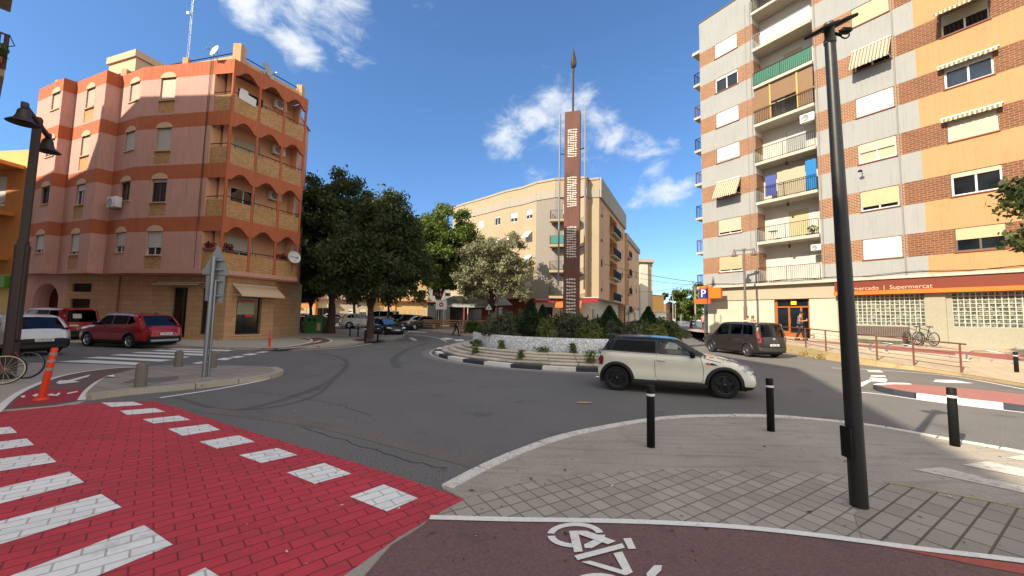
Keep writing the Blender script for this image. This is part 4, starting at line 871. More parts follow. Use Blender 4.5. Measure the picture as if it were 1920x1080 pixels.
for (a, b) in (GB1, GB2):
    mb = MB(); mb.box(a, b, .2, .22, z_(1.78), z_(3.5), 0); q = mb.build('glass_block_window', GLB, brk, frame=rf)
    g = MB(); st = .2
    for u in np.arange(a, b+.01, st): g.box(u-.018, u+.018, .15, .2, z_(1.78), z_(3.5))
    for z in np.arange(z_(1.78), z_(3.5)+.01, .195): g.box(a, b, .152, .199, z-.016, z+.016)
    g.build('grout_grid', GROUT, q)
# supermarket sign
sg = MB(); sg.box(8.47, UE, -.2, .1, z_(3.76), z_(4.37), 1); sg.box(8.45, UE, -.3, .1, z_(3.54), z_(3.757), 0)
text_mesh('Supermercado  |  Supermercat', .32, sg, Matrix.Translation((8.62, -.205, z_(3.81))) @ Matrix.Rotation(pi/2, 4, 'X'), 2, .006)
sg.build('shop_sign', [SIGNO, SIGND, mat('sign lettering', '#c9a88a', .6, .05)], brk, frame=rf)
# entrance door
WOODO = mat('orange varnished wood', '#a0541f', .45, .18, 3, .2, 18, .1)
mb = MB()
for u0, u1, z0, z1 in ((4.99, 5.12, .02, 2.63), (6.9, 7.03, .02, 2.63), (5.12, 6.9, 2.52, 2.63), (5.12, 6.9, 1.98, 2.08), (5.75, 5.86, .02, 1.98), (6.45, 6.56, .02, 1.98), (5.12, 5.75, .02, .4), (5.86, 6.45, .02, .3)): mb.box(u0, u1, .3, .4, z0, z1)
dq = mb.build('entrance_door', WOODO, brk, frame=rf)
mb = MB(); mb.poly([(4.99, .37, .02), (7.03, .37, .02), (7.03, .37, 2.64), (4.99, .37, 2.64)]); mb.build('pane', GLASS, dq)
mb = MB(); mb.cbox((6.1, .28, 2.3), (.32, .02, .24)); mb.build('house_number_plate', mat('yellow plate', '#e8c82a', .5), dq)
mb = MB(); mb.tube([(5.9, .26, .9), (5.9, .26, 1.3)], .015, 6); mb.build('handle', CHROME, dq)
# side with protruding balconies, roof, hidden body
bdir = -FN; sideP = lambda s, o=0.: tuple(F0+bdir*s-FD*o)
sfr = frame(F0+bdir*12, F0, BO[2], BO)
mb = MB(); wall_grid(mb, 0, 12, z_(4.55), z_(ROOF-1.1), (), lambda u, z: mfj(0, z), [], [z_(q) for q in ez]); wall_grid(mb, 0, 12, -.3, z_(4.55), ()); mb.build('wall', [GREYR, BRK], brk, frame=sfr)
for k in range(NF):
    fz = z_(4.62+2.9*k); mb = MB(); mb.box(7.6, 11.55, -.85, 0, fz-.2, fz); mb.build('balcony_slab', LEDGE, brk, frame=sfr)
    mb = MB(); railing(mb, 7.6, 11.5, -.8, fz, fz+1.0, .14); mb.box(11.48, 11.52, -.8, 0, fz+.95, fz+1.)
    for y in np.arange(-.75, 0, .12): mb.box(11.49, 11.51, y-.008, y+.008, fz, fz+.95)
    mb.build('railing', BROWNM if k % 2 else BLACKM, brk, frame=sfr)
    mb = MB(); mb.box(8.3, 9.4, -.02, .01, fz, fz+2.1); mb.build('balcony_door', GLASS, brk, frame=sfr)
mb = MB(); mb.box(7.3, 7.58, -.85, -.005, z_(4.42), z_(4.62+2.9*NF)-.25); mb.build('balcony_end_wall', GREYR, brk, frame=sfr); mb = MB(); mb.box(7.4, 11.6, -.9, 0, z_(4.62+2.9*NF)-.25, z_(4.62+2.9*NF)); mb.build('balcony_roof', LEDGE, brk, frame=sfr)
mb = MB(); mb.box(0.02, UE, 1.12, 11.9, z_(4.56), z_(ROOF)-.02); mb.box(.0, BU0-.01, .16, 1.12, z_(ROOF)-.12, z_(ROOF)-.03); mb.box(BU1+.01, UE, .16, 1.12, z_(ROOF)-.12, z_(ROOF)-.03); mb.box(BU0, BU1, -.02, 1.1, z_(ROOF)-.35, z_(ROOF)-.03); mb.build('roof', GREYR, brk, frame=rf)
mb = MB(); mb.box(-.06, UE, -.05, .2, z_(ROOF), z_(ROOF)+.07); mb.box(-.06, .14, .2, 11.9, z_(ROOF), z_(ROOF)+.07); mb.build('coping', mat('dark coping', '#6b5a4c', .8), brk, frame=rf)
# pipes and cables on the facade
mb = MB(); mb.tube([(11.62, -.05, z_(4.6)), (11.62, -.05, z_(26.5))], .03, 8); mb.tube([(4.0, -.04, z_(4.7)), (4.0, -.04, z_(26))], .02, 6); mb.tube([(3.65, -.02, z_(4.7)), (3.65, -.02, z_(26))], .012, 6); mb.tube([(7.95, -.04, z_(4.7)), (7.95, -.04, z_(26.3))], .03, 8); mb.build('downpipe', mat('pipe grey', '#8a857c', .6), brk, frame=rf)
mb = MB(); mb.tube([(.2, -.3, z_(4.62))]+[(u, -.31, z_(4.63+.05*sin(u*1.7))) for u in np.linspace(1, 23, 30)], .022, 5); mb.tube([(u, -.3, z_(4.66+.07*sin(u*1.1+1))) for u in np.linspace(.4, 23, 30)], .012, 5); mb.build('cable', BLACKM, brk, frame=rf)
def fz(u, off, z): q = F0+FD*u+FN*off; return (q[0], q[1], z)
ac_unit('air conditioner hanging at the right end of the third floor balcony of the brick block', fz(7.35, -.3, 4.62+2.9*3+1.85), RZB); ac_unit('air conditioner at the right end above the lowest balcony of the brick block', fz(7.5, -.4, 4.62+1.6+.3), RZB, s=.7)
for k in (0, 2, 3, 5): ac_unit('air conditioner on the %s side balcony at the left edge of the brick block' % {0: 'lowest', 2: 'third lowest', 3: 'fourth lowest', 5: 'second highest'}[k], (*tuple(F0+bdir*1.0-FD*.02), 4.62+2.9*k+1.5), sfr[1])
# laundry on the second floor balcony
def cloth(name, label, u0, u1, z0, z1, m, amp=.04):
    mb = MB(); n, k = 14, 6; vs = []
    for j in range(k+1):
        for i in range(n+1):
            vs.append((u0+(u1-u0)*i/n, -.07-amp*sin(i*1.9+.3*j)*(.3+j/k), z1+(z0-z1)*j/k-.02*sin(i*1.1)))
    mb.add(vs, [(j*(n+1)+i, (j+1)*(n+1)+i, (j+1)*(n+1)+i+1, j*(n+1)+i+1) for j in range(k) for i in range(n)], 0, True)
    for i in range(len(mb.v)): mb.v[i] = (mb.v[i][0], mb.v[i][1], mb.v[i][2])
    o = mb.build(name, m, None, (F0[0], F0[1], 0), RZB); tag(o, label, 'laundry', 'laundry on a balcony of the brick block'); return o
l2 = 4.62+2.9*2
cloth('towel', 'violet blue towel hanging at the left of the laundry balcony', 4.75, 5.45, l2+.3, l2+1.75, mat('blue violet cloth', '#4a5590', .9, .06), .015); cloth('bed_sheet', 'large cream sheet hanging in the middle of the laundry balcony', 5.5, 7.15, l2+.05, l2+1.85, mat('cream cloth', '#aca086', .9, .06), .02); cloth('bed_sheet', 'bright blue cloth hanging in folds at the right of the laundry balcony', 7.18, 7.78, l2+.12, l2+2.1, mat('bright blue cloth', '#2274ac', .85, .08), .05)
planter('potted plants at the right end of the first floor balcony with the yellow door', fz(7.3, -.3, 4.62+2.9), RZB, .7, False, .5, mat('dark pot', '#3a3632', .7)); 
t = thing('balcony_table', 'small wire table on the first floor balcony with the yellow door', 'table', fz(5.0, -.3, 4.62+2.9), RZB); mb = MB(); mb.lathe([(0, .7), (.3, .7), (.3, .72), (0, .72)], 14); mb.build('tabletop', GREYP, t); mb = MB(); [mb.tube([(.2*cos(a), .2*sin(a), 0), (.1*cos(a), .1*sin(a), .7)], .012, 5) for a in (0, 2, 4)]; mb.build('legs', GREYP, t)
for k in (0, 1, 2): 
    t = thing('porch_lantern', 'small black lantern hanging under the %s balcony of the brick block' % ('second', 'third', 'fourth')[k], 'lantern', fz(6.0, -.2, 4.62+2.9*(k+1)-.2), RZB); mb = MB(); mb.tube([(0, 0, 0), (0, 0, -.15)], .01, 5); mb.lathe([(.02, -.15), (.09, -.22), (.07, -.4), (.02, -.43)], 8); mb.build('lamp', BLACKM, t)
t = thing('security_camera', 'small dark wall lamp on the grey band between windows of the brick block', 'wall lamp', fz(10.0, .0, 10.85), RZB); mb = MB(); mb.tube([(0, 0, 0), (0, -.35, .05)], .02, 6); mb.lathe([(.03, .08), (.12, .0), (.12, -.03)], 10, (0, -.42, .02)); mb.build('lamp_head', BLACKM, t)
# parking sign on the corner
t = thing('parking_sign', 'orange box sign with a white P on blue at the brick block corner', 'sign', fz(.9, .3, 3.1), RZB); mb = MB()
mb.box(-.75, 1.0, -.7, -.45, .45, 1.25, 0); mb.box(-.7, .35, -.72, -.7, 1.25, 1.42, 0); mb.build('orange_box', SIGNO, t)
mb = MB(); mb.box(-.7, .05, -.74, -.702, .5, 1.2, 0); text_mesh('P', .85, mb, Matrix.Translation((-.33, -.745, .56)) @ Matrix.Rotation(pi/2, 4, 'X'), 1, .004, 'CENTER'); mb.build('parking_panel', [mat('sign blue', '#1c2c7a', .5), WHITE], t)
mb = MB(); mb.box(-1.1, .15, -.66, -.5, .05, .42); mb.build('lower_panel', mat('orange red panel', '#dd5a20', .5), t); mb = MB(); mb.tube([(.2, 0, .8), (.2, -.45, .8)], .03, 6); mb.build('bracket', GREYM, t)

# ================================================================ yellow block (centre)
ZR = 18.28; YO = (9.9, 43.8, .4); yel = thing('apartment_building', 'cream and yellow five storey corner block with stepped front beyond the roundabout', 'apartment building', YO)
YELS = mat('yellow stucco', '#a8967a', .88, .07, .7, .08, 18, .15, streak=.12); GSTO = mat('grey pebble render', '#8a8378', .9, .1, 2.5, .25, 20, .3); PEACH = mat('peach stucco', '#d2a67c', .88, .08, .7, .08, 18, .15, streak=.12); PARA = mat('grey parapet', '#a0988a', .88, .1, 1, .1, 18, .2, streak=.2)
ypts = [(-9.15, 57.3), (-7.08, 55.0), (-5.82, 53.85), (-3.2, 51.33), (-1.01, 49.05), (1.13, 47.5), (2.75, 45.64), (4.88, 44.27), (7.76, 43.77), (8.3, 43.41), (8.75, 44.2), (9.93, 43.8)]
yfl = [4.13+2.95*k for k in range(5)]; zy = lambda v: v-YO[2]
kinds = ['y', 'yw', 'yw', 'yw', 'yw', 'yw', 'g', 'b', 'y', 'p', 'y']
for i in range(len(ypts)-1):
    a, b = ypts[i], ypts[i+1]; fr = frame(a, b, YO[2], YO); ln = L(a, b); kd = kinds[i]; hs2 = []
    if kd == 'yw' and ln > 1.2: hs2 = [(ln/2-.55, ln/2+.55, zy(yfl[k]+.95), zy(yfl[k]+2.15), .12) for k in range(4)]
    if kd == 'b': hs2 = [(.9, 1.9, zy(yfl[k]+.1), zy(yfl[k]+2.2), .12) for k in range(4)]
    m0 = {'y': YELS, 'yw': YELS, 'g': GSTO, 'b': GSTO, 'p': PEACH}[kd]
    mb = MB(); wall_grid(mb, 0, ln, zy(4.13), zy(yfl[4]), hs2, lambda u, z: 0); mb.build('wall', m0, yel, frame=fr)
    mb = MB(); mb.box(0, ln, -.08, .25, zy(yfl[4]), zy(yfl[4]+.95), 0); mb.box(0, ln, -.02, .2, zy(yfl[4]+.95), zy(ZR-.25), 1); mb.box(0, ln, -.1, .25, zy(ZR-.25), zy(ZR), 0); mb.build('parapet', [PARA, YELS], yel, frame=fr)
    for k, h in enumerate(hs2):
        bl = random.choice([.2, .6, .9, 1.]); window(yel, fr, h[0], h[1], h[2], h[3], .12, WFRAME, bl, BL_W, GLASS, 2, None, .06)
        if kd == 'yw' and (i, k) in ((5, 2), (4, 2), (5, 1), (3, 1)): awning(yel, fr, h[0]-.05, h[1]+.05, h[3]+.1, h[3]-.5, .7, WHITE)
    if kd == 'b':
        for k in range(4):
            z0 = zy(yfl[k]); mb = MB(); mb.box(-.55, ln, -.95, 0, z0-.1, z0+.18); mb.build('balcony_slab', YELS, yel, frame=fr)
            mb = MB(); railing(mb, -.5, ln-.05, -.9, z0+.18, z0+1.2, .16, .012); [mb.box(-.52, -.49, y-.01, y+.01, z0+.18, z0+1.15) for y in np.arange(-.85, 0, .16)]; mb.box(-.525, -.485, -.9, 0, z0+1.15, z0+1.2); mb.build('railing', BLACKM, yel, frame=fr)
            if k == 2: mb = MB(); mb.box(-.4, ln-.2, -.93, -.92, z0+.25, z0+1.18); mb.build('shade_net', mat('teal shade net', '#3f7f78', .8), yel, frame=fr)
sd = np.array([.4328, .9015]); c0 = np.array([9.93, 43.8])
def yside(u, o=0.): q = c0+sd*u+np.array([sd[1], -sd[0]])*o; return (q[0], q[1])
fr = frame(c0, c0+sd, YO[2], YO)
def sideblock(name, u0, u1, wins, logs, zr, root, zbase=4.13):
    hs2 = [(u-.5, u+.5, zy(yfl[k]+.9), zy(yfl[k]+2.15), .15) for u in wins for k in range(4)]+[(a, b, zy(yfl[k]+.05), zy(yfl[k]+2.4), 1.2) for a, b in logs for k in range(4)]
    mb = MB(); wall_grid(mb, u0, u1, zy(zbase), zy(yfl[4]), hs2, lambda u, z: 0); mb.build('wall', PEACH, root, frame=fr)
    mb = MB(); mb.box(u0, u1, -.25, .2, zy(yfl[4]), zy(zr)); mb.build('parapet', PARA, root, frame=fr)
    for u in wins:
        for k in range(4): window(root, fr, u-.5, u+.5, zy(yfl[k]+.9), zy(yfl[k]+2.15), .12, DFRAME, random.choice([.3, .7, 1.]), BL_B, GLASS, 2, None, .05)
    for a, b in logs:
        for k in range(4):
            z0 = zy(yfl[k]); mb = MB(); mb.box(a, b, -.6, .0, z0-.12, z0+.1); mb.build('balcony_slab', YELS, root, frame=fr)
            mb = MB(); mb.box(a, b, 1.15, 1.2, z0+.05, z0+2.4); mb.build('balcony_wall', PEACH, root, frame=fr)
            mb = MB(); mb.box(a+.8, a+2.2, 1.12, 1.149, z0+.1, z0+2.1); mb.build('balcony_door', GLASS, root, frame=fr)
            mb = MB(); railing(mb, a, b, -.55, z0+.1, z0+1.1, .13, .022); mb.build('railing', BLACKM, root, frame=fr)
sideblock('a', 0, 17.7, [1.5, 15.4], [(6.0, 11.1)], ZR, yel)
mb = MB(); lo_ = lambda p: (p[0]-YO[0], p[1]-YO[1]); ring = [lo_(p) for p in ypts]+[lo_(yside(17.7)), lo_((4, 66)), lo_((-9, 66))]
mb.poly([(*p, zy(ZR)-.3) for p in ring]); mb.poly([(*p, zy(4.13)) for p in ring][::-1]); mb.build('roof', PARA, yel)
# ground floor of the yellow block: pale shop walls, glazed corner and red awnings
SHOPW = mat('pale shop wall', '#c9bda8', .85, .08, 1, .1, 18, .1, streak=.15)
gin = [(-9.0, 57.6), (-3.2, 52.2), (2.9, 46.4), (5.2, 45.2), (9.2, 44.6)]
for i in range(4):
    fr2 = frame(gin[i], gin[i+1], YO[2], YO); ln = L(gin[i], gin[i+1]); hs2 = [(.5, min(ln-.4, 2.8), .1, 2.7, .2)]
    mb = MB(); wall_grid(mb, 0, ln, -.1, zy(4.13), hs2); mb.build('ground_floor_wall', SHOPW if i > 1 else mat('dark red shop wall', '#6b2c22', .8), yel, frame=fr2)
    window(yel, fr2, *hs2[0][:4], .18, DFRAME, 0, None, GLASSB, 2)
fr3 = frame(gin[4], (gin[4][0]+sd[0]*17.3, gin[4][1]+sd[1]*17.3), YO[2], YO); hs2 = [(.4, 1.6, .1, 2.6, .15), (10, 12.2, .1, 2.6, .2)]
mb = MB(); wall_grid(mb, 0, 17.3, -.1, zy(4.13), hs2); mb.build('ground_floor_wall', SHOPW, yel, frame=fr3)
for h in hs2: window(yel, fr3, *h[:4], .12, WFRAME, 0, None, GLASSB, 2)
REDA = mat('red awning cloth', '#7c1c22', .8, .08, 2); ORGA = mat('orange awning cloth', '#c8612a', .8, .08, 2)
fr4 = frame((2.6, 45.0), (9.4, 42.9), YO[2], YO); awning(yel, fr4, 0.2, 2.6, 3.55, 3.3, .9, REDA, False, .2); awning(yel, fr4, 2.7, 5.6, 3.7, 2.75, 1.1, ORGA, False, .2); awning(yel, fr4, 5.7, 7.4, 3.75, 3.3, .9, REDA, False, .2)
mb = MB(); mb.box(.2, 7.3, .0, .06, 3.56, 3.72); mb.build('awning_rail', mat('dark red fascia', '#7a1820', .6), yel, frame=fr4)
# street wall lamp arms and second block further along the street
yel2 = thing('apartment_building', 'peach block with dark balcony rails continuing the street behind the yellow block', 'apartment building', (*yside(18.2), .4))
OLD = YO; fr = frame(yside(18.2), yside(19.2), YO[2], (*yside(18.2), YO[2]))
YFL0 = yfl; yfl = [2.8+2.95*k for k in range(5)]
sideblock('b', 0, 16, [6.3, 12.2], [(.6, 3.2)], 15.5, yel2, 3.5)
mb = MB(); mb.box(.02, 16, .21, 9, -.3, zy(15.6)-.3); mb.box(-.2, .02, -.3, 9, zy(3.9), zy(15.6)-.35) ; mb.build('wall', PEACH, yel2, frame=fr)
mb = MB(); wall_grid(mb, 0, 16, -.1, zy(4.13), [(2, 4, .1, 2.6, .19), (8, 11, .1, 2.6, .19)]); mb.build('ground_floor_wall', SHOPW, yel2, frame=fr)
mb = MB(); mb.box(3, 6, -.5, -.4, 2.6, 3.2, 0); mb.build('shop_sign', mat('red shop board', '#a01c20', .6), yel2, frame=fr)
# grey beige block, orange house, and low house along the far street
def simple_block(label, a, b, dep, zt, m, nfl, wins, wm=None, z0=.4, cat='apartment building', name='apartment_building', par=None, side=None, zf=3.6, side_m=None):
    t = thing(name, label, cat, (a[0], a[1], z0)); fr = frame(a, b, z0, (a[0], a[1], z0)); ln = L(a, b); h = zt-z0; hs = []
    fh = (h-zf-.6)/max(1, nfl-1) if nfl > 1 else h
    for k in range(1, nfl):
        for u in wins: hs.append((u-.55, u+.55, zf+fh*(k-1)+.8, zf+fh*(k-1)+2.0, .12))
    for u in wins: hs.append((u-.5, u+.5, .5, 2.2, .12))
    hs = [q for q in hs if 0 < q[0] and q[1] < ln and q[3] < h-.1]
    mb = MB(); wall_grid(mb, 0, ln, 0, h, hs); mb.add([(0, 0, 0), (0, dep, 0), (0, dep, h), (0, 0, h)], [(0, 3, 2, 1)], 1); mb.add([(ln, 0, 0), (ln, dep, 0), (ln, dep, h), (ln, 0, h)], [(0, 1, 2, 3)], 1); mb.add([(0, 0, h), (ln, 0, h), (ln, dep, h), (0, dep, h)], [(0, 1, 2, 3)], 1); mb.add([(0, dep, 0), (ln, dep, 0), (ln, dep, h), (0, dep, h)], [(3, 2, 1, 0)], 1); mb.build('wall', [m, side_m or m], t, frame=((0, 0, 0), fr[1]))
    for q in hs: window(t, ((0, 0, 0), fr[1]), q[0], q[1], q[2], q[3], .1, DFRAME, random.choice([0, .3, .6, 1.]), random.choice([BL_C, BL_G, BL_B]), GLASS, 2, None, .06)
    mb = MB(); mb.box(-.1, ln+.1, -.15, .15, h, h+.22); mb.build('cornice', par or PARA, t, frame=((0, 0, 0), fr[1])); return t, ((0, 0, 0), fr[1]), ln, h
q0 = D(1197, 500, 80.); q1 = D(1222, 500, 82.)
BEI = mat('beige grey stucco', '#b9aa95', .88, .08, 1, .1, 16, .15, streak=.15)
e0 = D(1196, 600, 82); e1 = D(1222, 600, 82.5)
t, f5, ln, h = simple_block('grey beige block with a pale stair column ending the row on the far street', (e0[0]-2, 81.6), (e1[0]+.2, 82.4), 18, 13.9, BEI, 4, [3.2, 5.2], None, .4)
mb = MB(); mb.box(2.3, 4.0, -.6, -.02, 0, h-.3); mb.build('stair_column', mat('pale column render', '#d8ccb8', .85, .06), t, frame=f5); mb = MB(); mb.box(-.2, ln+.2, -.7, 3, h+.22, h+.9); mb.build('attic', BEI, t, frame=f5)
e2 = D(1224, 600, 118); e3 = D(1245, 600, 122)
simple_block('orange house with dark windows far down the street', (e2[0], e2[1]), (e3[0], e3[1]), 30, 9.4, mat('orange house stucco', '#d9a055', .88, .08), 2, [], None, .4, 'house', 'house')
e4 = D(1231, 600, 104); e5 = D(1247, 600, 106)
simple_block('low white house with two small windows below the orange house', (e4[0], e4[1]), (e5[0]+.3, e5[1]), 6, 3.9, mat('white house stucco', '#d5ccbe', .88, .06), 1, [.9, 2.0], None, .4, 'house', 'house')
e6 = D(1249, 600, 150); e7 = D(1262, 600, 165)
simple_block('row of brown brick houses farthest down the street', (e6[0], e6[1]), (e7[0], e7[1]), 30, 8.2, mat('brown house stucco', '#8a6a50', .88, .1), 2, [2, 4, 6], None, .4, 'house', 'house')
# ---- houses behind the plane trees
hx = lambda p, Y, z=0: (float(D(p, 600, Y)[0]), Y)
rowm = [(500, 538, 54, 9.0, '#b9b4ac', 'white house with dark barred windows behind the plane trees', 3), (538, 590, 55, 9.5, '#cf8848', 'orange house with a brown ledge behind the green container', 3), (590, 618, 56, 8.6, '#d9c8aa', 'cream house with two tall dark windows behind the plane trees', 3),
        (618, 692, 57, 7.4, '#9c8f7e', 'grey brown garage building with wide shutters behind the white van', 2), (692, 740, 58, 10.5, '#c99c62', 'ochre house half hidden by the plane trees', 3), (740, 800, 58.4, 12.2, '#c4a06c', 'yellow house with a dark balcony behind the parked dark cars', 3), (800, 873, 58.4, 12.6, '#8b8a88', 'grey house with a dark shop front beside the bar awning', 3)]
for i, (xa, xb, Y, zt, c, lb, nf) in enumerate(rowm):
    a = hx(xa, Y); b = hx(xb, Y+.25); ln = L(a, b)
    t, f6, ln, h = simple_block(lb, a, b, 8, zt, mat('house stucco %d' % i, c, .88, .1, .8, .1, 14, .15, streak=.15), nf, [ln*.22, ln*.55, ln*.83] if ln > 3.2 else [ln*.3, ln*.72], None, .4, 'house', 'house')
    mb = MB(); mb.box(0, ln, -.5, -.01, 3.4, 3.55); mb.build('ledge', mat('brown ledge', '#7a4c30', .8), t, frame=f6)
    if i in (5, 3): mb = MB(); mb.box(ln*.62, ln*.9, -.9, -.01, 3.7, 3.85); railing(mb, ln*.62, ln*.9, -.85, 3.85, 4.85, .12, .015); mb.build('balcony', BLACKM, t, frame=f6)
    if i == 6: mb = MB(); mb.box(.1, ln-.1, -.06, -.01, .0, 3.38); mb.build('shop_front', mat('dark shop front', '#2c2d30', .5, .1), t, frame=f6)
# house at the left edge
OE = mat('orange edge house stucco', '#d38a45', .88, .08, .8, .1, 16, .15, streak=.2)
oh = thing('house', 'orange and yellow house at the left edge with a green netted balcony', 'house', (-36, 26.0, 0)); fr = ((0, 0, 0), radians(-8))
mb = MB(); wall_grid(mb, -6, 3.6, 0, 12.6, [(-2.2, .2, 5.9, 8.0, .15), (-1.2, 1.2, 8.7, 10.8, .15)], lambda u, z: 1 if z > 11.3 or z < 4 else 0, [], [11.3, 4.]); mb.box(-6, 3.6, .3, 8, 0, 12.55, 1); mb.build('wall', [OE, mat('yellow edge house stucco', '#dcbc78', .88, .08)], oh, frame=fr)
window(oh, fr, -2.2, .2, 5.9, 8.0, .13, WFRAME, .6, BL_W, GLASS); window(oh, fr, -1.2, 1.2, 8.7, 10.8, .13, WFRAME, .9, BL_W, GLASS)
for z, m in ((8.2, GMESH), (5.2, None)):
    mb = MB(); mb.box(-6, 2.2, -1.2, -.01, z-.25, z); mb.build('balcony_slab', OE, oh, frame=fr); mb = MB(); railing(mb, -6, 2.15, -1.15, z, z+1.0, .14, .015); mb.build('railing', BLACKM, oh, frame=fr)
    if m: mb = MB(); mb.box(-5.9, 2.1, -1.18, -1.17, z+.05, z+.95); mb.build('shade_net', mat('dark green net', '#1f4a38', .8, .1), oh, frame=fr)
mb = MB(); mb.box(-6, 2.6, -1.4, -.01, 11.2, 11.45); mb.build('canopy', OE, oh, frame=fr); mb = MB(); mb.box(-6, 2.5, -.3, -.02, 3.1, 3.9); mb.build('shop_board', mat('green shop board', '#5f9a2a', .5), oh, frame=fr)
# tall block beside the photographer whose balcony corner shows at the top left
nb = thing('apartment_building', 'tall block whose balcony corner with plants pokes in at the top left', 'apartment building', (-16, 2, 0)); NBM = mat('sand stucco', '#b9a68c', .88, .08, .8, .1, 16, .15)
NBP = [(-17, -13.5), (-11.1, -2), (-11.9, 8.0), (-14.9, 10.1), (-20.5, 14.3), (-22, 10), (-30, -14)]
mb = MB(); mb.prism([(p[0]+16, p[1]-2) for p in NBP], 0, 20.4); mb.build('wall', NBM, nb)
for i in range(4):
    a, b = NBP[i], NBP[i+1]; fr = frame(a, b, 0, (-16, 2, 0)); ln = L(a, b)
    fr = (fr[0], fr[1])
    for k in range(5):
        for u in np.arange(1.3, ln-.6, 2.8):
            mb = MB(); mb.box(u-.6, u+.6, -.02, .02, 4.6+2.9*k, 5.9+2.9*k); mb.build('window', GLASS, nb, frame=fr)
a, b = (-11.9, 8.0), (-14.9, 10.1); nfr = frame(b, a, 0, (-16, 2, 0))   # local x runs back along the wall, -y points into the street
dnb = np.array([a[0]-b[0], a[1]-b[1]]); dnb /= np.linalg.norm(dnb); nnb = np.array([-dnb[1], dnb[0]])
for k, zf_ in enumerate((8.25, 11.3)):
    cor = np.array([-13.9, 10.0]); rel = cor-np.array(b); u = rel@dnb; o = rel@nnb
    s_ = 1 if o > 0 else -1; oo = abs(o)
    y0, y1 = (0, oo) if s_ > 0 else (-oo, 0); ye = oo if s_ > 0 else -oo
    mb = MB(); mb.box(u-2.6, u, y0, y1, zf_-.2, zf_); mb.build('balcony_slab', NBM, nb, frame=nfr)
    mb = MB(); railing(mb, u-2.6, u, ye-.03*s_, zf_, zf_+1.0, .12, .014)
    for yy in np.linspace(y0, y1, 8): mb.box(u-.03, u-.004, yy-.012, yy+.012, zf_, zf_+.98)
    mb.box(u-.04, u, y0, y1, zf_+.96, zf_+1.0); mb.tube([(u, ye, zf_+1.0), (u+.35, ye+.1*s_, zf_+.6), (u+.2, ye, zf_+.58)], .012, 5); mb.build('railing', mat('rust brown rail', '#5a3a30', .6, .1), nb, frame=nfr)
pp = np.array([-13.95, 9.9]); planter('plants trailing from the balcony corner at the top left', (pp[0], pp[1]-.05, 8.25), nfr[1], .7, False, .45)

# neighbour farther left along the same side of the street
nb2 = thing('apartment_building', 'taller stepped sand coloured block standing just outside the left of the photo', 'apartment building', (-36, 10, 0)); QP = [(-20.5, 5), (-20.5, 12.6), (-28.4, 14.3), (-33.3, 15.3), (-36.6, 15.3), (-39.1, 13.5), (-41.9, 12.3), (-48, 13.6), (-62, 13), (-62, 5)]
mb = MB(); mb.prism([(p[0]+36, p[1]-10) for p in QP], 0, 24.0); mb.build('wall', NBM, nb2)
for i in range(1, 8):
    a, b = QP[i+1], QP[i]; fr = frame(a, b, 0, (-36, 10, 0)); ln = L(a, b)
    for k in range(6):
        for u in np.arange(1.3, ln-.6, 2.6): mb = MB(); mb.box(u-.6, u+.6, -.02, .02, 4.6+2.9*k, 5.9+2.9*k); mb.build('window', GLASS, nb2, frame=((fr[0][0], fr[0][1], 0), fr[1]))
# ================================================================ roundabout and monument
RC = (3.15, 20.3)
def ring(r, n=72, a0=0, a1=2*pi): return [(RC[0]+r*cos(a0+(a1-a0)*i/n), RC[1]+r*sin(a0+(a1-a0)*i/n)) for i in range(n+1)]
kerb('roundabout_kerb', ring(6.85, 96), .3, .13, 1.15, [WPAINT, BLKP], alt=True)
mb = MB(); strip(mb, ring(7.35, 72), .55, .004); mb.build('gutter', mat('gutter concrete', '#7f7a73', .9, .15, 1, .25, 30), kind='structure')
mb = MB(); strip(mb, ring(7.2, 72), .08, .008); mb.build('road_marking', WPAINT_W, kind='structure')
STEPM = brick('old stone steps', '#a3978a', '#8f8478', '#4d463e', 1.0, 5, .016, 'xy', .2, 0, .4, .2, dirt=.4)
steps = thing('roundabout_steps', 'ring of worn stone steps round the roundabout planter', 'steps', (RC[0], RC[1], 0))
def cyl(mb, r0, r1, z0, z1, mi=0, n=96, gaps=0):
    vs = []
    for i in range(n):
        a = 2*pi*i/n; vs += [(r0*cos(a), r0*sin(a), z0), (r0*cos(a), r0*sin(a), z1-.015), (r0*cos(a)*.9985, r0*sin(a)*.9985, z1), (r1*cos(a), r1*sin(a), z1)]
    fs = []
    for i in range(n):
        j = (i+1) % n; fs += [(4*i+k, 4*j+k, 4*j+k+1, 4*i+k+1) for k in range(3)]
    mb.add(vs, fs, mi)
SMS = [mat('step stone %d' % i, c, .9, .2, 1.6, .3, 16, .4, dark='#7a7063', dcov=.3) for i, c in enumerate(('#c4b8a6', '#cfc2b0', '#b8ac9a', '#c8bba8'))]
for k in range(4):
    r0 = 6.68-.33*k; z0 = .1+.09*k if k else 0; z1 = .22+.085*k; mb = MB(); nseg = int(2*pi*r0/1.0)
    for i in range(nseg):       # separate curved stones with open joints
        a0 = 2*pi*(i+.5*(k % 2))/nseg+.002; a1 = a0+2*pi/nseg-.0035; dz = random.uniform(-.008, .008); dr = random.uniform(-.012, .012); n = 4; vs = []
        for j in range(n+1):
            a = a0+(a1-a0)*j/n; vs += [(q*cos(a), q*sin(a), z) for q, z in ((r0+dr-.07, z0-.02), (r0+dr-.06, z1+dz-.062), (r0+dr, z1+dz-.055), (r0+dr, z1+dz-.015), (r0+dr-.02, z1+dz), (r0-.4, z1+dz))]
        fs = [(6*j+b, 6*j+6+b, 6*j+7+b, 6*j+1+b) for j in range(n) for b in range(5)]+[(0, 1, 2, 3, 4, 5), (6*n+5, 6*n+4, 6*n+3, 6*n+2, 6*n+1, 6*n)]
        mb.add(vs, fs, random.randrange(4))
    mb.build('step', SMS, steps)
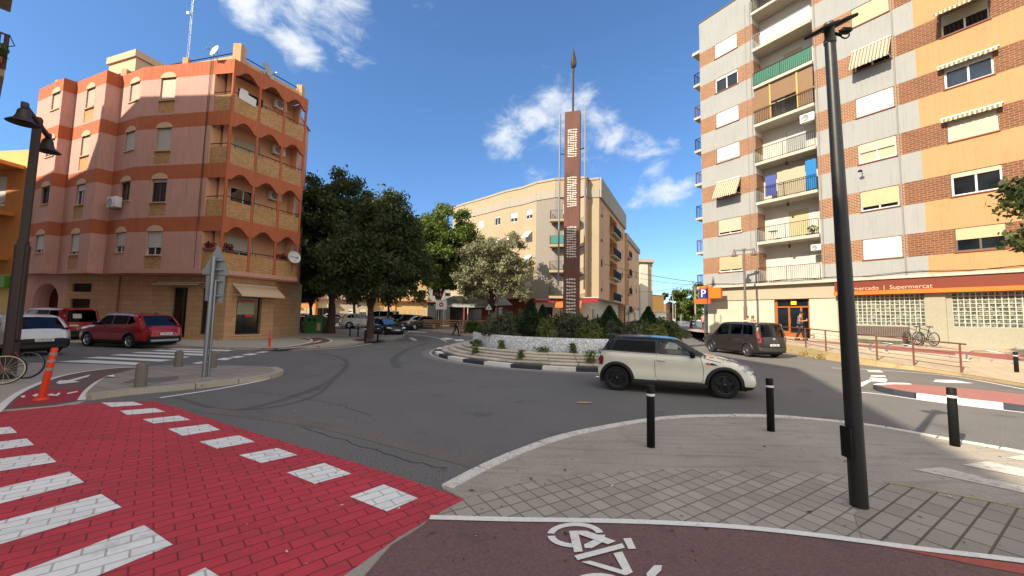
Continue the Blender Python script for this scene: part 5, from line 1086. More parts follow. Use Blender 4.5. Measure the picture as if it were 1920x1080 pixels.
mb = MB(); mb.lathe([(6.55, .0), (6.5, .16), (5.3, .44)], 64); mb.build('step_core', SOIL, steps)
def pebbles():
    m, t, b = _base('white pebble dash'); v = t.nodes.new('ShaderNodeTexVoronoi'); t.links.new(_coord(t), v.inputs['Vector']); v.inputs['Scale'].default_value = 10
    v2 = t.nodes.new('ShaderNodeTexVoronoi'); v2.feature = 'DISTANCE_TO_EDGE'; t.links.new(_coord(t), v2.inputs['Vector']); v2.inputs['Scale'].default_value = 10
    e = _ramp(t, v2.outputs['Distance'], .02, .09); sp = t.nodes.new('ShaderNodeSeparateXYZ'); t.links.new(v.outputs['Color'], sp.inputs[0])
    o = _mix(t, e, S('#a2a3a6'), _mix(t, sp.outputs[0], S('#cfd0d2'), S('#f0f0ee'))); t.links.new(o, b.inputs['Base Color']); b.inputs['Roughness'].default_value = .75; _bump(t, b, e, .6, .02); return m
planterw = thing('planter_wall', 'round white pebble dashed planter wall on the roundabout', 'planter wall', (RC[0], RC[1], .3))
mb = MB(); mb.lathe([(5.13, 0), (5.13, .70), (5.10, .73), (4.95, .73), (4.92, .70), (4.92, .45)], 96); mb.build('wall', pebbles(), planterw)
mb = MB(); mb.lathe([(4.95, .62), (0, .7)], 48); mb.build('soil', SOIL, planterw)
# monument
mon = thing('monument', 'tall rusty steel slab monument with wavy pale lines and a spike on top', 'monument', (3.15, 20.3, .95), radians(-16)); h = 12.1
mb = MB(); mb.box(-.42, .42, -.2, .2, 0, h); mb.build('slab', CORTEN, mon, bevel=.015)
MARK = mat('pale cut steel', '#cfc9bb', .6, .1, 5, .1, 30, .05); zf = lambda y: 1.82+(599-y)*20.3/721-.95
for (ya, yb, rows) in ((236, 292, 13), (330, 389, 14), (426, 486, 13), (524, 604, 13)):
    mb = MB()
    for r in range(rows):
        z = zf(ya+(yb-ya)*(r+.5)/rows); hh = (zf(ya)-zf(yb))/rows*.33; x = -.25
        for cix in range(4):
            w = random.uniform(.09, .14); y = -.212; a = random.uniform(-.15, .15); n = 7
            ul = [(x+w*i/n, z+hh*(.5+.5*sin(pi*i/n)*random.uniform(.7, 1))+.02*sin(r*1.3+cix)) for i in range(n+1)]; lo = [(x+w*i/n, z-hh*(.4+.5*sin(pi*i/n)*random.uniform(.5, 1))+.02*sin(r*1.3+cix)) for i in range(n, -1, -1)]
            mb.extr(ul+lo, y, -.198); x += .127
    mb.build('wavy_lines', MARK, mon)
mb = MB(); mb.tube([(0, 0, h), (0, 0, h+2.6)], .055, 12); mb.build('pole', CORTEN_D, mon)
mb = MB(); mb.lathe([(.05, 2.55), (.12, 2.62), (.15, 2.9), (.13, 3.15), (.06, 3.5), (.005, 3.75)], 10, (0, 0, h)); mb.lathe([(.02, 2.6), (.07, 2.66), (.085, 2.8), (.06, 3.0), (.0, 3.1)], 8, (.1, -.04, h)); mb.build('flame', CORTEN_D, mon)
for xx, zt, zb_ in ((-.72, 12.15, 2.6), (.66, 12.5, 2.4)):
    mb = MB(); mb.tube([(xx, .1, zb_), (xx, .1, zt)], .045, 10); mb.build('steel_tube', mat('dull steel tube', '#83878a', .5, .1, 3), mon)
    mb = MB(); [mb.tube([(xx, .1, z), ((.4 if xx > 0 else -.4), .1, z-.06)], .03, 6) for z in (9.9 if xx < 0 else 10.1, 7.4, 4.7, 3.2)]; mb.build('bracket', CORTEN_D, mon)
# ================================================================ lamps
def bell(mb, c, s=1.0, mi=0):
    mb.lathe([(.03*s, .42*s), (.09*s, .40*s), (.13*s, .34*s), (.15*s, .2*s), (.19*s, .1*s), (.31*s, .0), (.33*s, -.02*s), (.3*s, -.02*s), (.16*s, .08*s)], 20, c, mi)
DKB = mat('dark brown lamp paint', '#382b24', .5, .2, 3, .12, 20, .06)
def bell_lamp(label, p, rz, h, s=1., wide=True, col=None, arm=None):
    t = thing('street_lamp', label, 'street lamp', p, rz, 'twin bell street lamps'); m = col or DKB
    mb = MB()
    if wide:
        for a, b, z0, z1 in ((.15, .12, 0, h*.52), ): mb.box(-.14, .14, -.11, .11, 0, h*.5); mb.box(-.2, -.142, -.07, .07, 0, h*.52); mb.box(.142, .2, -.07, .07, 0, h*.52)
        mb.box(-.085, .085, -.07, .07, h*.5, h)
    else: mb.tube([(0, 0, 0), (0, 0, h*.35)], .11, 12); mb.tube([(0, 0, h*.35), (0, 0, h)], [.085, .06], 12)
    mb.build('post', m, t, bevel=.008 if wide else 0)
    mb = MB(); L_ = arm or .78*s; mb.box(-L_, L_, -.045, .045, h-.14, h-.05); [mb.rbox((x, 0, h-.08), (.14*s, .12, .16), .02) for x in (-L_, L_)]; mb.rbox((0, 0, h-.06), (.2, .16, .2), .02); mb.build('cross_arm', m, t)
    for x in (-L_, L_): mb = MB(); bell(mb, (x, 0, h-.12-.46*s), s); mb.build('bell_shade', m, t)
    return t
lp = G(14, 712); bell_lamp('big dark twin bell street lamp at the left edge beside the red bicycle', (lp[0], lp[1], .03), radians(130.5), 6.75, .85, True, None, 1.08)
r1 = F0+FD*4.1+FN*2.0; bell_lamp('grey brown twin bell street lamp in front of the balconies of the brick block', (r1[0], r1[1], .75), RZB+.35, 6.1, .75, False, mat('grey brown lamp paint', '#6a5f56', .5, .15))
lb = GZ(540, 631); t = bell_lamp('dark street lamp post standing beside the green container', (lb[0], lb[1], .11), .3, 7.5, 1., True); 
b2 = GZ(756, 606); bell_lamp('thin dark street lamp far back in front of the yellow house', (b2[0], b2[1], gz(*b2[:2])), .2, 6.0, .8, False)
sl_ = thing('solar_lamp', 'black lamp post with two tilted solar panels on top in the foreground', 'street lamp', (*G(1611, 950, NZ)[:2], NZ), radians(0)); hp = 4.85
mb = MB(); mb.tube([(0, 0, 0), (0, 0, .02), (0, 0, hp*.25), (0, 0, hp)], [.074, .074, .072, .049], 24); mb.build('post', mat('black lamp paint', '#1d1d1c', .42, .25, 2.5, .2, 18, .08, dark='#3c3833', dcov=.15), sl_)
mb = MB(); mb.tube([(0, 0, hp), (0, 0, hp+.2)], .046, 20); mb.tube([(0, 0, hp-.03), (0, 0, hp+.01)], .056, 20); mb.build('collar', mat('worn lamp collar', '#4f4a42', .5, .2), sl_)
mb = MB()
for sx, cx, tz in ((-1, -.09, .3), (1, .12, -.35)):
    i0 = len(mb.v); mb.rbox((0, 0, 0), (.15, .3, .035), .01); mb.xf(Matrix.Translation((cx*.95, 0, hp+.16+.04*sx)) @ Matrix.Rotation(-.38, 4, 'Y') @ Matrix.Rotation(.25, 4, 'X'), i0)
mb.build('solar_panel', BLACKM, sl_)
mb = MB(); mb.tube([(0, 0, hp+.1), (.1, -.02, hp+.05), (.16, -.03, hp+.1)], .016, 8); mb.tube([(.06, -.05, hp+.08)]+[(.12+.05*cos(a), -.05, hp+.04+.05*sin(a)) for a in np.linspace(2.5, 8.2, 12)], .008, 6); mb.rbox((.15, -.03, hp+.09), (.1, .07, .045), .01); mb.build('lamp_arm', BLACKM, sl_)
mb = MB(); mb.rbox((-.085, 0, .62), (.03, .12, .3), .006); mb.build('service_hatch', BLACKM, sl_); sl_.rotation_euler = (0, radians(-1.0), 0)
# ================================================================ signs
sp_ = G(383, 707, .11); t = thing('road_sign', 'back of a triangular road sign and square plate on twin grey posts', 'road sign', (sp_[0], sp_[1], .11), radians(14)); hs_ = 3.15
mb = MB(); mb.tube([(0, -.03, 0), (.015, -.03, hs_)], .05, 14); mb.build('post', GREYM, t); mb = MB(); mb.tube([(.075, .04, 0), (.07, .03, hs_*.8)], .033, 12); mb.build('post', GREYM, t)
SB = mat('sign back grey', '#84888c', .45, .08, 2, .06, 20, .03, metal=.4)
mb = MB(); mb.extr([(-.27, 2.68), (.33, 2.68), (.35, 2.72), (.06, 3.46), (.02, 3.46), (-.29, 2.72)], .1, .115); mb.build('triangle_plate', SB, t); mb = MB(); mb.extr([(-.17, 1.98), (.24, 1.94), (.26, 2.65), (-.18, 2.65)], .1, .115); mb.build('square_plate', SB, t)
mb = MB(); [mb.box(-.06, .2, -.0, .1, z, z+.03) for z in (3.05, 2.8, 2.5, 2.1)]; [mb.lathe([(0, 0), (.025, 0), (.025, .015), (0, .015)], 8, (x, .08, z), 0, 'y') for x, z in ((-.12, 2.2), (.15, 2.18), (.14, 2.85))]; mb.build('clamp', GREYP, t)
REDS = mat('sign red', '#b3241c', .5, .06, 2)
def far_sign(label, p, kind, h, w, rz=0.):
    t = thing('road_sign', label, 'road sign', p, rz); mb = MB()
    if kind == 'board':
        [mb.box(x-.04, x+.04, -.04, .04, 0, h) for x in (-w*.4, w*.4)]; mb.build('post', GREYP, t)
        mb = MB(); mb.box(-w/2, w/2, -.09, -.05, h-.1, h+w*.8); n = 20
        mb.extr([(.26*w*.8*cos(2*pi*i/n), h+w*.36+.26*w*.8*sin(2*pi*i/n)) for i in range(n)], -.1, -.088, 1); mb.box(-.11*w, .11*w, -.108, -.099, h+w*.31, h+w*.41, 0); mb.box(-w*.4, w*.4, -.095, -.088, h+w*.7, h+w*.74, 2); mb.build('board', [WHITE, REDS, GREYM], t)
    else:
        mb.tube([(0, 0, 0), (0, 0, h)], .04, 8); mb.build('post', GREYP, t); mb = MB()
        if kind == 'tri': mb.extr([(-w/2, h), (w/2, h), (0, h+w*.87)], -.06, -.04, 0); mb.extr([(-w*.3, h+w*.1), (w*.3, h+w*.1), (0, h+w*.62)], -.066, -.058, 1)
        if kind == 'tri_ped': mb.extr([(-w/2, h), (w/2, h), (0, h+w*.87)], -.06, -.04, 1); mb.extr([(-w*.1, h+w*.12), (w*.12, h+w*.12), (w*.02, h+w*.55)], -.066, -.058, 2)
        if kind == 'round': mb.extr([(w/2*cos(2*pi*i/20), h+w/2*sin(2*pi*i/20)) for i in range(20)], -.06, -.04, 0); mb.extr([(w*.34*cos(2*pi*i/20), h+w*.34*sin(2*pi*i/20)) for i in range(20)], -.066, -.058, 1)
        mb.build('plate', [REDS, WHITE, BLACKM], t)
    return t
q = GZ(826, 617); far_sign('white board with a round red no entry disc on two posts by the terrace', (q[0], q[1], gz(*q[:2])+.1), 'board', 2.2, 1.22, .1)
q = (-2.55, 43.2, 0); far_sign('triangular crossing sign on a pole in front of the bar awning', (q[0], q[1], gz(*q[:2])+.1), 'tri_ped', 2.2, .75)
q = rp(13, .5); far_sign('round red and white sign on a grey pole under the orange parking box', (q[0], q[1], q[2]), 'round', 2.5, .6, -.3)
# ================================================================ bollards and posts
def bollard(label, p, h=.84, r=.055, grp='black bollards with a white ring'):
    t = thing('bollard', label, 'bollard', p, 0, grp); mb = MB(); mb.lathe([(0, 0), (r*1.02, 0), (r, h*.8), (r, h*.99), (r*.93, h), (0, h)], 20); mb.build('post', BLACKM, t)
    mb = MB(); mb.lathe([(r+.002, h*.83), (r+.0035, h*.835), (r+.0035, h*.865), (r+.002, h*.87)], 20); mb.build('white_ring', WHITE, t); return t
for x, y, hpx, lb in ((1220.5, 838, 0, 'black bollard with white ring nearest the middle of the photo on the near corner'), (1445.5, 808, 0, 'black bollard with white ring between the white car and the lamp post'), (1790.5, 836, 0, 'black bollard with white ring and worn top right of the lamp post'), (1907.5, 711, 0, 'black bollard on the far pavement at the right edge')):
    q = G(x, y, NZ); bollard(lb, (q[0], q[1], NZ if x < 1850 else .1), .86)
for x, y, lb in ((656, 631, 'leftmost slim dark bollard by the dark plane tree'), (671, 631.5, 'slim dark bollard just left of the tree pit'), (684, 642.5, 'black bollard in front of the trunk of the dark tree'), (708, 640.5, 'black bollard at the right end of the tree pit')):
    q = GZ(x, y, .1); bollard(lb, (q[0], q[1], .11), .95, .05, 'bollards by the tree pit')
STB = mat('dark fluted stone', '#6f675e', .85, .2, 3, .2, 20, .3)
for x, y, h, lb in ((263, 726, .55, 'short fluted stone bollard alone at the front of the sign island'), (334, 688, .5, 'short stone bollard by the zebra crossing left of the sign post'), (398, 690, .5, 'short stone bollard just right of the sign post')):
    q = G(x, y, .1); t = thing('stone_bollard', lb, 'bollard', (q[0], q[1], .1), 0, 'short stone bollards'); mb = MB(); n = 24; prof = [(.105, 0), (.105, h*.85), (.085, h*.96), (0, h)]; mb.lathe(prof, n)
    for i in range(len(mb.v)):
        v = mb.v[i]; a = atan2(v[1], v[0]); k = 1-.05*(0.5+.5*cos(12*a)); mb.v[i] = (v[0]*k, v[1]*k, v[2])
    mb.build('post', STB, t)
def flexpost(label, p, tilt=(0, 0), h=.95):
    t = thing('flexible_post', label, 'flexible post', p, 0, 'orange flexible posts'); mb = MB(); sh = Matrix(((1, 0, tilt[0], 0), (0, 1, tilt[1], 0), (0, 0, 1, 0), (0, 0, 0, 1)))
    mb.lathe([(.05, .04), (.055, h*.45), (.05, h*.98), (.04, h), (0, h)], 16).xf(sh); mb.build('post', ORANGEP, t); mb = MB(); mb.lathe([(0, .05), (.06, .05), (.11, .02), (.12, 0)], 16); mb.build('base', ORANGEP, t)
    mb = MB()
    for z in (.56, .72, .86): mb.lathe([(.056, h*z), (.057, h*(z+.05))], 16)
    mb.xf(sh); mb.build('reflective_band', mat('grey reflector', '#9b8f88', .5, .2, 8), t)
q = G(77, 750, .03); flexpost('orange flexible post leaning over on the red bike lane', (q[0], q[1], .04), (.16, 0), 1.0)
q = G(505, 652, .1); flexpost('orange flexible post upright at the corner of the pink block', (q[0], q[1], .11), (0, 0), .85)
for x, y, tl, lb in ((1283, 636, (-.14, 0), 'left of the two crossed orange posts beyond the white car'), (1290, 636, (.16, 0), 'right of the two crossed orange posts beyond the white car'), (1316, 634, (.1, 0), 'single orange post in front of the brown people carrier')):
    q = G(x, y); flexpost(lb, (q[0], q[1], 0), tl, .95)
# ================================================================ railing on the raised pavement
fence = thing('pedestrian_railing', 'long brown post and wire railing sloping down along the raised pavement', 'railing', (REW[4][0], REW[4][1], REW[4][2])); FO = Vector((REW[4][0], REW[4][1], REW[4][2]))
fp_ = []
for x, y in ((1440, 640.5), (1511, 650), (1549, 657), (1645, 677.5), (1714, 690), (1803, 703)):
    # stand the post where the pixel ray meets the pavement just behind the kerb
    bz, bp = 9, None
    for k in range(0, 900):
        s = k/60.0
        i = int(s)
        if i >= nR-1: break
        f = s-i; a = np.array(rp(i, .03)); b = np.array(rp(i+1, .03)); p = a+(b-a)*f
        d = p-CAMP; X = 960+FPX*(d@RT)/(d@FW)
        if abs(X-x) < bz: bz = abs(X-x); bp = p
    fp_.append(bp)
for p in fp_:
    mb = MB(); mb.box(-.03, .03, -.02, .02, 0, 1.02); o = mb.build('post', BROWNM, fence, Vector(p)-FO, radians(-50))
mb = MB(); P = [Vector(p)-FO for p in fp_]
mb.tube([q+Vector((0, 0, 1.05)) for q in P]+[P[-1]+(P[-1]-P[-2])*.12+Vector((0, 0, 1.05))], .028, 8); mb.build('handrail', BROWNM, fence)
mb = MB(); [mb.tube([q+Vector((0, 0, z)) for q in P], .009, 5) for z in (.2, .36, .52, .68, .84)]; mb.build('wires', mat('thin dark wire', '#4a3830', .5, .1), fence)
# low hoops behind the railing
for i, (s, lb) in enumerate(((5.6, 'left low steel hoop on the kerb behind the railing'), (4.6, 'middle low steel hoop on the kerb behind the railing'), (2.5, 'right low steel hoop on the kerb behind the railing'))):
    k = int(s); f = s-k; p = np.array(rp(k, .42))*(1-f)+np.array(rp(k+1, .42))*f; t = thing('bike_hoop', lb, 'bike stand', tuple(p), radians(-50), 'low steel hoops'); mb = MB(); mb.tube([(-.4, 0, 0), (-.36, 0, .3), (-.2, 0, .42), (.2, 0, .45), (.5, 0, .42)], .025, 8); mb.build('hoop', GREYM, t); mb = MB(); mb.cbox((-.4, 0, .03), (.18, .18, .06)); mb.build('foot', CONC_L, t)
# bench
bp = F0+FD*10.55+FN*1.25; bench = thing('bench', 'long brown perforated steel bench against the glass block wall', 'bench', (bp[0], bp[1], .78), RZB); BR = mat('brown bench steel', '#3f2723', .55, .12, 3, .08, 20, .05)
mb = MB(); w = 2.5
for z in np.linspace(.42, .92, 9): mb.box(-w/2, w/2, .18+.1*(z-.42), .2+.1*(z-.42), z-.018, z+.018)
for u in np.linspace(-w/2, w/2, 36): mb.add([(u-.014, .17, .4), (u+.014, .17, .4), (u+.014, .225, .93), (u-.014, .225, .93), (u-.014, .21, .4), (u+.014, .21, .4), (u+.014, .265, .93), (u-.014, .265, .93)], [(0, 1, 2, 3), (5, 4, 7, 6), (0, 3, 7, 4), (1, 5, 6, 2)])
mb.build('backrest', BR, bench); mb = MB(); [mb.box(-w/2, w/2, y-.02, y+.02, .4, .43) for y in np.linspace(-.28, .14, 8)]; [mb.box(u-.012, u+.012, -.3, .16, .401, .425) for u in np.linspace(-w/2, w/2, 30)]; mb.build('seat', BR, bench)
for u in (-w/2+.1, w/2-.1): mb = MB(); mb.box(u-.05, u+.05, -.28, .25, -.02, .4); mb.box(u-.05, u+.05, -.3, -.22, .4, .6); mb.build('leg', BR, bench)
# ================================================================ containers, terrace, awning of the bar, wires
q = GZ(590, 627); t = thing('recycling_container', 'green bottle bank with rounded top and a pale poster', 'container', (q[0], q[1], .11), .2); GRN = mat('green container plastic', '#3a6a34', .55, .12, 1.5, .1, 20, .05)
mb = MB(); n = 10; pts = [(-.72, 0), (.72, 0), (.76, 1.25)]+[(.76*cos(pi*i/n), 1.25+.3*sin(pi*i/n)) for i in range(1, n)]+[(-.76, 1.25)]; mb.extr(pts, -.6, .6); mb.build('body', GRN, t, bevel=.05); mb = MB(); mb.box(.3, .58, -.63, -.602, .25, .9); mb.build('poster', mat('pale poster', '#b9ab80', .7, .2, 8), t); mb = MB(); [mb.lathe([(0, 0), (.12, 0), (.12, .02)], 12, (x, -.62, 1.15), 0, 'y') for x in (-.3, .1)]; mb.build('hole', BLACKP, t)
q = GZ(580, 626); t = thing('litter_bin', 'low grey green bin standing left of the bottle bank', 'bin', (q[0]-.35, q[1]-.3, .11)); mb = MB(); mb.lathe([(0, 0), (.2, 0), (.24, .75), (.22, .85), (0, .87)], 14); mb.build('body', mat('grey green bin', '#5d6a58', .6, .1), t); mb = MB(); mb.lathe([(.245, .7), (.25, .76)], 14); mb.build('rim', GREYP, t)
bar = thing('bar_awning', 'pitched grey canvas terrace roof of the bar on white posts', 'terrace canopy', (-4.9, 46.5, .5)); AWG = mat('grey canvas', '#a7aaa6', .85, .1, 1.5, .1, 20, .1)
mb = MB(); mb.add([(-4.2, -1.6, 2.6), (2.6, -1.6, 2.6), (3.9, 2.8, 3.9), (-2.6, 2.8, 3.9), (-4.2, -1.6, 2.35), (2.6, -1.6, 2.35)], [(0, 1, 2, 3), (4, 5, 1, 0), (3, 2, 1, 0)]); mb.add([(2.6, -1.6, 2.6), (5.0, .8, 2.8), (3.9, 2.8, 3.9)], [(0, 1, 2)]); mb.build('canvas', AWG, bar)
mb = MB(); [mb.tube([(x, -1.5, 0), (x, -1.5, 2.55)], .05, 8) for x in (-3.6, -3.0, -.2, 2.4)]; mb.build('post', WHITE, bar)
mb = MB(); mb.box(-.9, 2.9, 1.2, 1.4, 0, 2.7); mb.box(3.1, 3.3, -.5, 1.0, 0, 2.8); mb.build('red_panel', mat('rust red panel', '#8c3424', .7, .12), bar); mb = MB(); mb.box(-2.7, -1.1, 1.1, 1.3, 0, 2.5); mb.box(-.3, 1.2, 1.08, 1.19, .5, 2.2); mb.build('dark_opening', GLASSI, bar)
t = thing('terrace_fence', 'low brown horizontal plank fence round the bar terrace', 'fence', (-7.5, 41.6, .42)); mb = MB()
for z in (.12, .36, .6, .84): mb.box(-2.4, 5.0, -.02, .02, z, z+.13)
mb.build('planks', mat('terrace planks', '#8f6a4c', .8, .2, 3), t); mb = MB(); [mb.box(x-.05, x+.05, .02, .09, 0, 1.02) for x in (-2.3, 0, 2.4, 4.9)]; mb.build('post', BROWNM, t)
def wire(label, a, b, sag=.5, r=.02):
    mb = MB(); a = Vector(a); b = Vector(b); mb.tube([a.lerp(b, i/16)-Vector((0, 0, sag*4*(i/16)*(1-i/16))) for i in range(17)], r, 5, 0, False); tag(mb.build('overhead_cable', BLACKM), label, 'cable', 'overhead cables across the far street')
wire('upper overhead cable across the far street to the brick block', (*yside(2, .1), 8.4), (15.6, 31.2, 4.9), .25, .022); wire('middle overhead cable across the far street just below the upper one', (*yside(8, .1), 8.2), (15.7, 31.4, 4.7), .35, .015)
wire('lowest overhead cable across the far street above the orange house', (*yside(33, .1), 7.2), (20, 40, 6.0), .4, .022)
for i, (x, Y, h) in enumerate(((1262, 110, 8.5), (1266.5, 135, 7), (1277, 150, 9.5), (1304, 70, 7.5))):
    q = D(x, 600, Y); t = thing('utility_pole', ('concrete pole by the far brown houses', 'thin pole just right of the far brown houses', 'pole alone in the gap of sky at the end of the street', 'grey pole on the right of the far street by the corner')[i], 'utility pole', (q[0], Y, .4)); mb = MB(); mb.tube([(0, 0, 0), (0, 0, h)], [.16, .1], 8); mb.build('pole', mat('pole concrete', '#9a948a', .8), t); mb = MB(); mb.box(-.5, .5, -.05, .05, h-.5, h-.4); mb.build('crossbar', GREYM, t)
# small litter
q = G(1095, 756); o = MB().add([(-.16, -.02, 0), (.02, -.07, .004), (.15, -.06, .012), (.17, .02, .01), (.02, .03, .015), (-.13, .05, .006)], [(0, 1, 4, 5), (1, 2, 3, 4)]).build('cardboard', mat('cardboard', '#b89468', .85, .1), None, (q[0], q[1], .012)); tag(o, 'flat torn piece of cardboard on the road behind the white car', 'cardboard')
q = G(203, 714, .03); o = MB().add([(-.18, 0, 0), (0, -.06, .03), (.16, -.02, .01), (.05, .08, .05), (-.1, .07, .02)], [(0, 1, 3, 4), (1, 2, 3)]).build('paper', WHITE, None, (q[0], q[1], .125)); tag(o, 'crumpled white paper on the sign island', 'paper')
LITM = [mat('dry leaf', '#5a4630', .9, .2, 9), mat('dark litter', '#2e2a26', .9), mat('pale litter', '#c9c5bb', .8)]
mb = MB()
for _ in range(260):
    x = random.uniform(400, 1900); y = random.uniform(700, 1070); q = G(x, y); s = random.uniform(.006, .022); a = random.uniform(0, 6.28); z = .03+random.uniform(0, .004)
    if random.random() < .25: s *= 1.8
    mb.add([(q[0]+s*cos(a+k*1.57)*(1 if k % 2 else .4), q[1]+s*sin(a+k*1.57)*(1 if k % 2 else .4), z+(.004 if k == 1 else 0)) for k in range(4)], [(0, 1, 2, 3)], random.choice([0, 0, 1, 2]))
mb.build('leaf_litter', LITM, kind='stuff')
# ================================================================ vehicles
def paint(name, col, metal=0., flake=.0):
    m, t, b = _base(name); v = _coord(t); n = _noise(t, v, 1.2, 4); f = _ramp(t, n, .3, .7, .93, 1.05)
    cn = t.nodes.new('ShaderNodeVectorMath'); cn.operation = 'SCALE'; cn.inputs[0].default_value = S(col); t.links.new(f, cn.inputs['Scale']); t.links.new(cn.outputs[0], b.inputs['Base Color'])
    b.inputs['Metallic'].default_value = metal; b.inputs['Roughness'].default_value = .38; b.inputs['Coat Weight'].default_value = 1.; b.inputs['Coat Roughness'].default_value = .05; return m
INT = mat('car interior', '#1c1c1e', .85, .1, 3); HEADL = mat('headlamp', '#cfd4d8', .12, .15, 8, .1, 30, .2, metal=.35, coat=1.); TAILL = mat('tail lamp', '#8a1218', .2, .1, 6, .05, 30, .1, coat=1.); PLATE = mat('number plate', '#e0dfd8', .4, .05, 5); AMBER = mat('amber lamp', '#d06a18', .3, .1)
def interp(x, xs, ys): return float(np.interp(x, xs, ys))
def in_poly(x, z, P):
    c = False; j = len(P)-1
    for i in range(len(P)):
        if (P[i][1] > z) != (P[j][1] > z) and x < (P[j][0]-P[i][0])*(z-P[i][1])/(P[j][1]-P[i][1])+P[i][0]: c = not c
        j = i
    return c
class Car:
    """side outline (x forward, z up), a half width field, and everything else laid on that surface"""
    def __init__(s, sp): 
        s.sp = sp; O = sp['outline']; pts = []; tags = []
        n = len(O)
        for i in range(n):
            p0, p1, p2, p3 = [np.array(O[(i+k) % n][:2], float) for k in (-1, 0, 1, 2)]; m = 4
            tn = .5
            for j in range(m):
                t = j/m; q = .5*((2*p1)+(-p0+p2)*t+(2*p0-5*p1+4*p2-p3)*t*t+(-p0+3*p1-3*p2+p3)*t**3); lin = p1+(p2-p1)*t
                pts.append(q*.75+lin*.25 if O[i][2] != 'flat' else lin); tags.append(O[i][2])
        s.pts = np.array(pts); s.tags = tags; s.x0, s.x1 = s.pts[:, 0].min(), s.pts[:, 0].max()
        A = s.pts; B = np.roll(A, -1, 0); s.A, s.B = A, B
    def edge_dist(s, x, z):
        p = np.array([x, z]); d = s.B-s.A; t = np.clip(((p-s.A)*d).sum(1)/((d*d).sum(1)+1e-12), 0, 1); return float(np.linalg.norm(s.A+d*t[:, None]-p, axis=1).min())
    def Wf(s, x, z):
        sp = s.sp; w = sp['w']; xc = (s.x0+s.x1)/2; hl = (s.x1-s.x0)/2; t = (x-xc)/hl
        if t > 0: w *= 1-sp.get('pf', .13)*max(0, (t-.45)/.55)**2.2
        else: w *= 1-sp.get('pr', .08)*max(0, (-t-.55)/.45)**2.2
        zb_ = interp(x, *zip(*sp['belt'])); w -= max(0, z-zb_)*sp.get('tum', .3); w -= max(0, .42-z)*.22; w += .018*exp(-((z-(zb_-.12))/.1)**2)-.012*exp(-((z-(zb_-.38))/.12)**2)
        return w
    def Y(s, x, z, r=None):
        r = r or s.sp.get('r', .09); d = s.edge_dist(x, z); w = s.Wf(x, z); 
        return w-r+sqrt(max(0, r*r-(r-d)**2)) if d < r else w
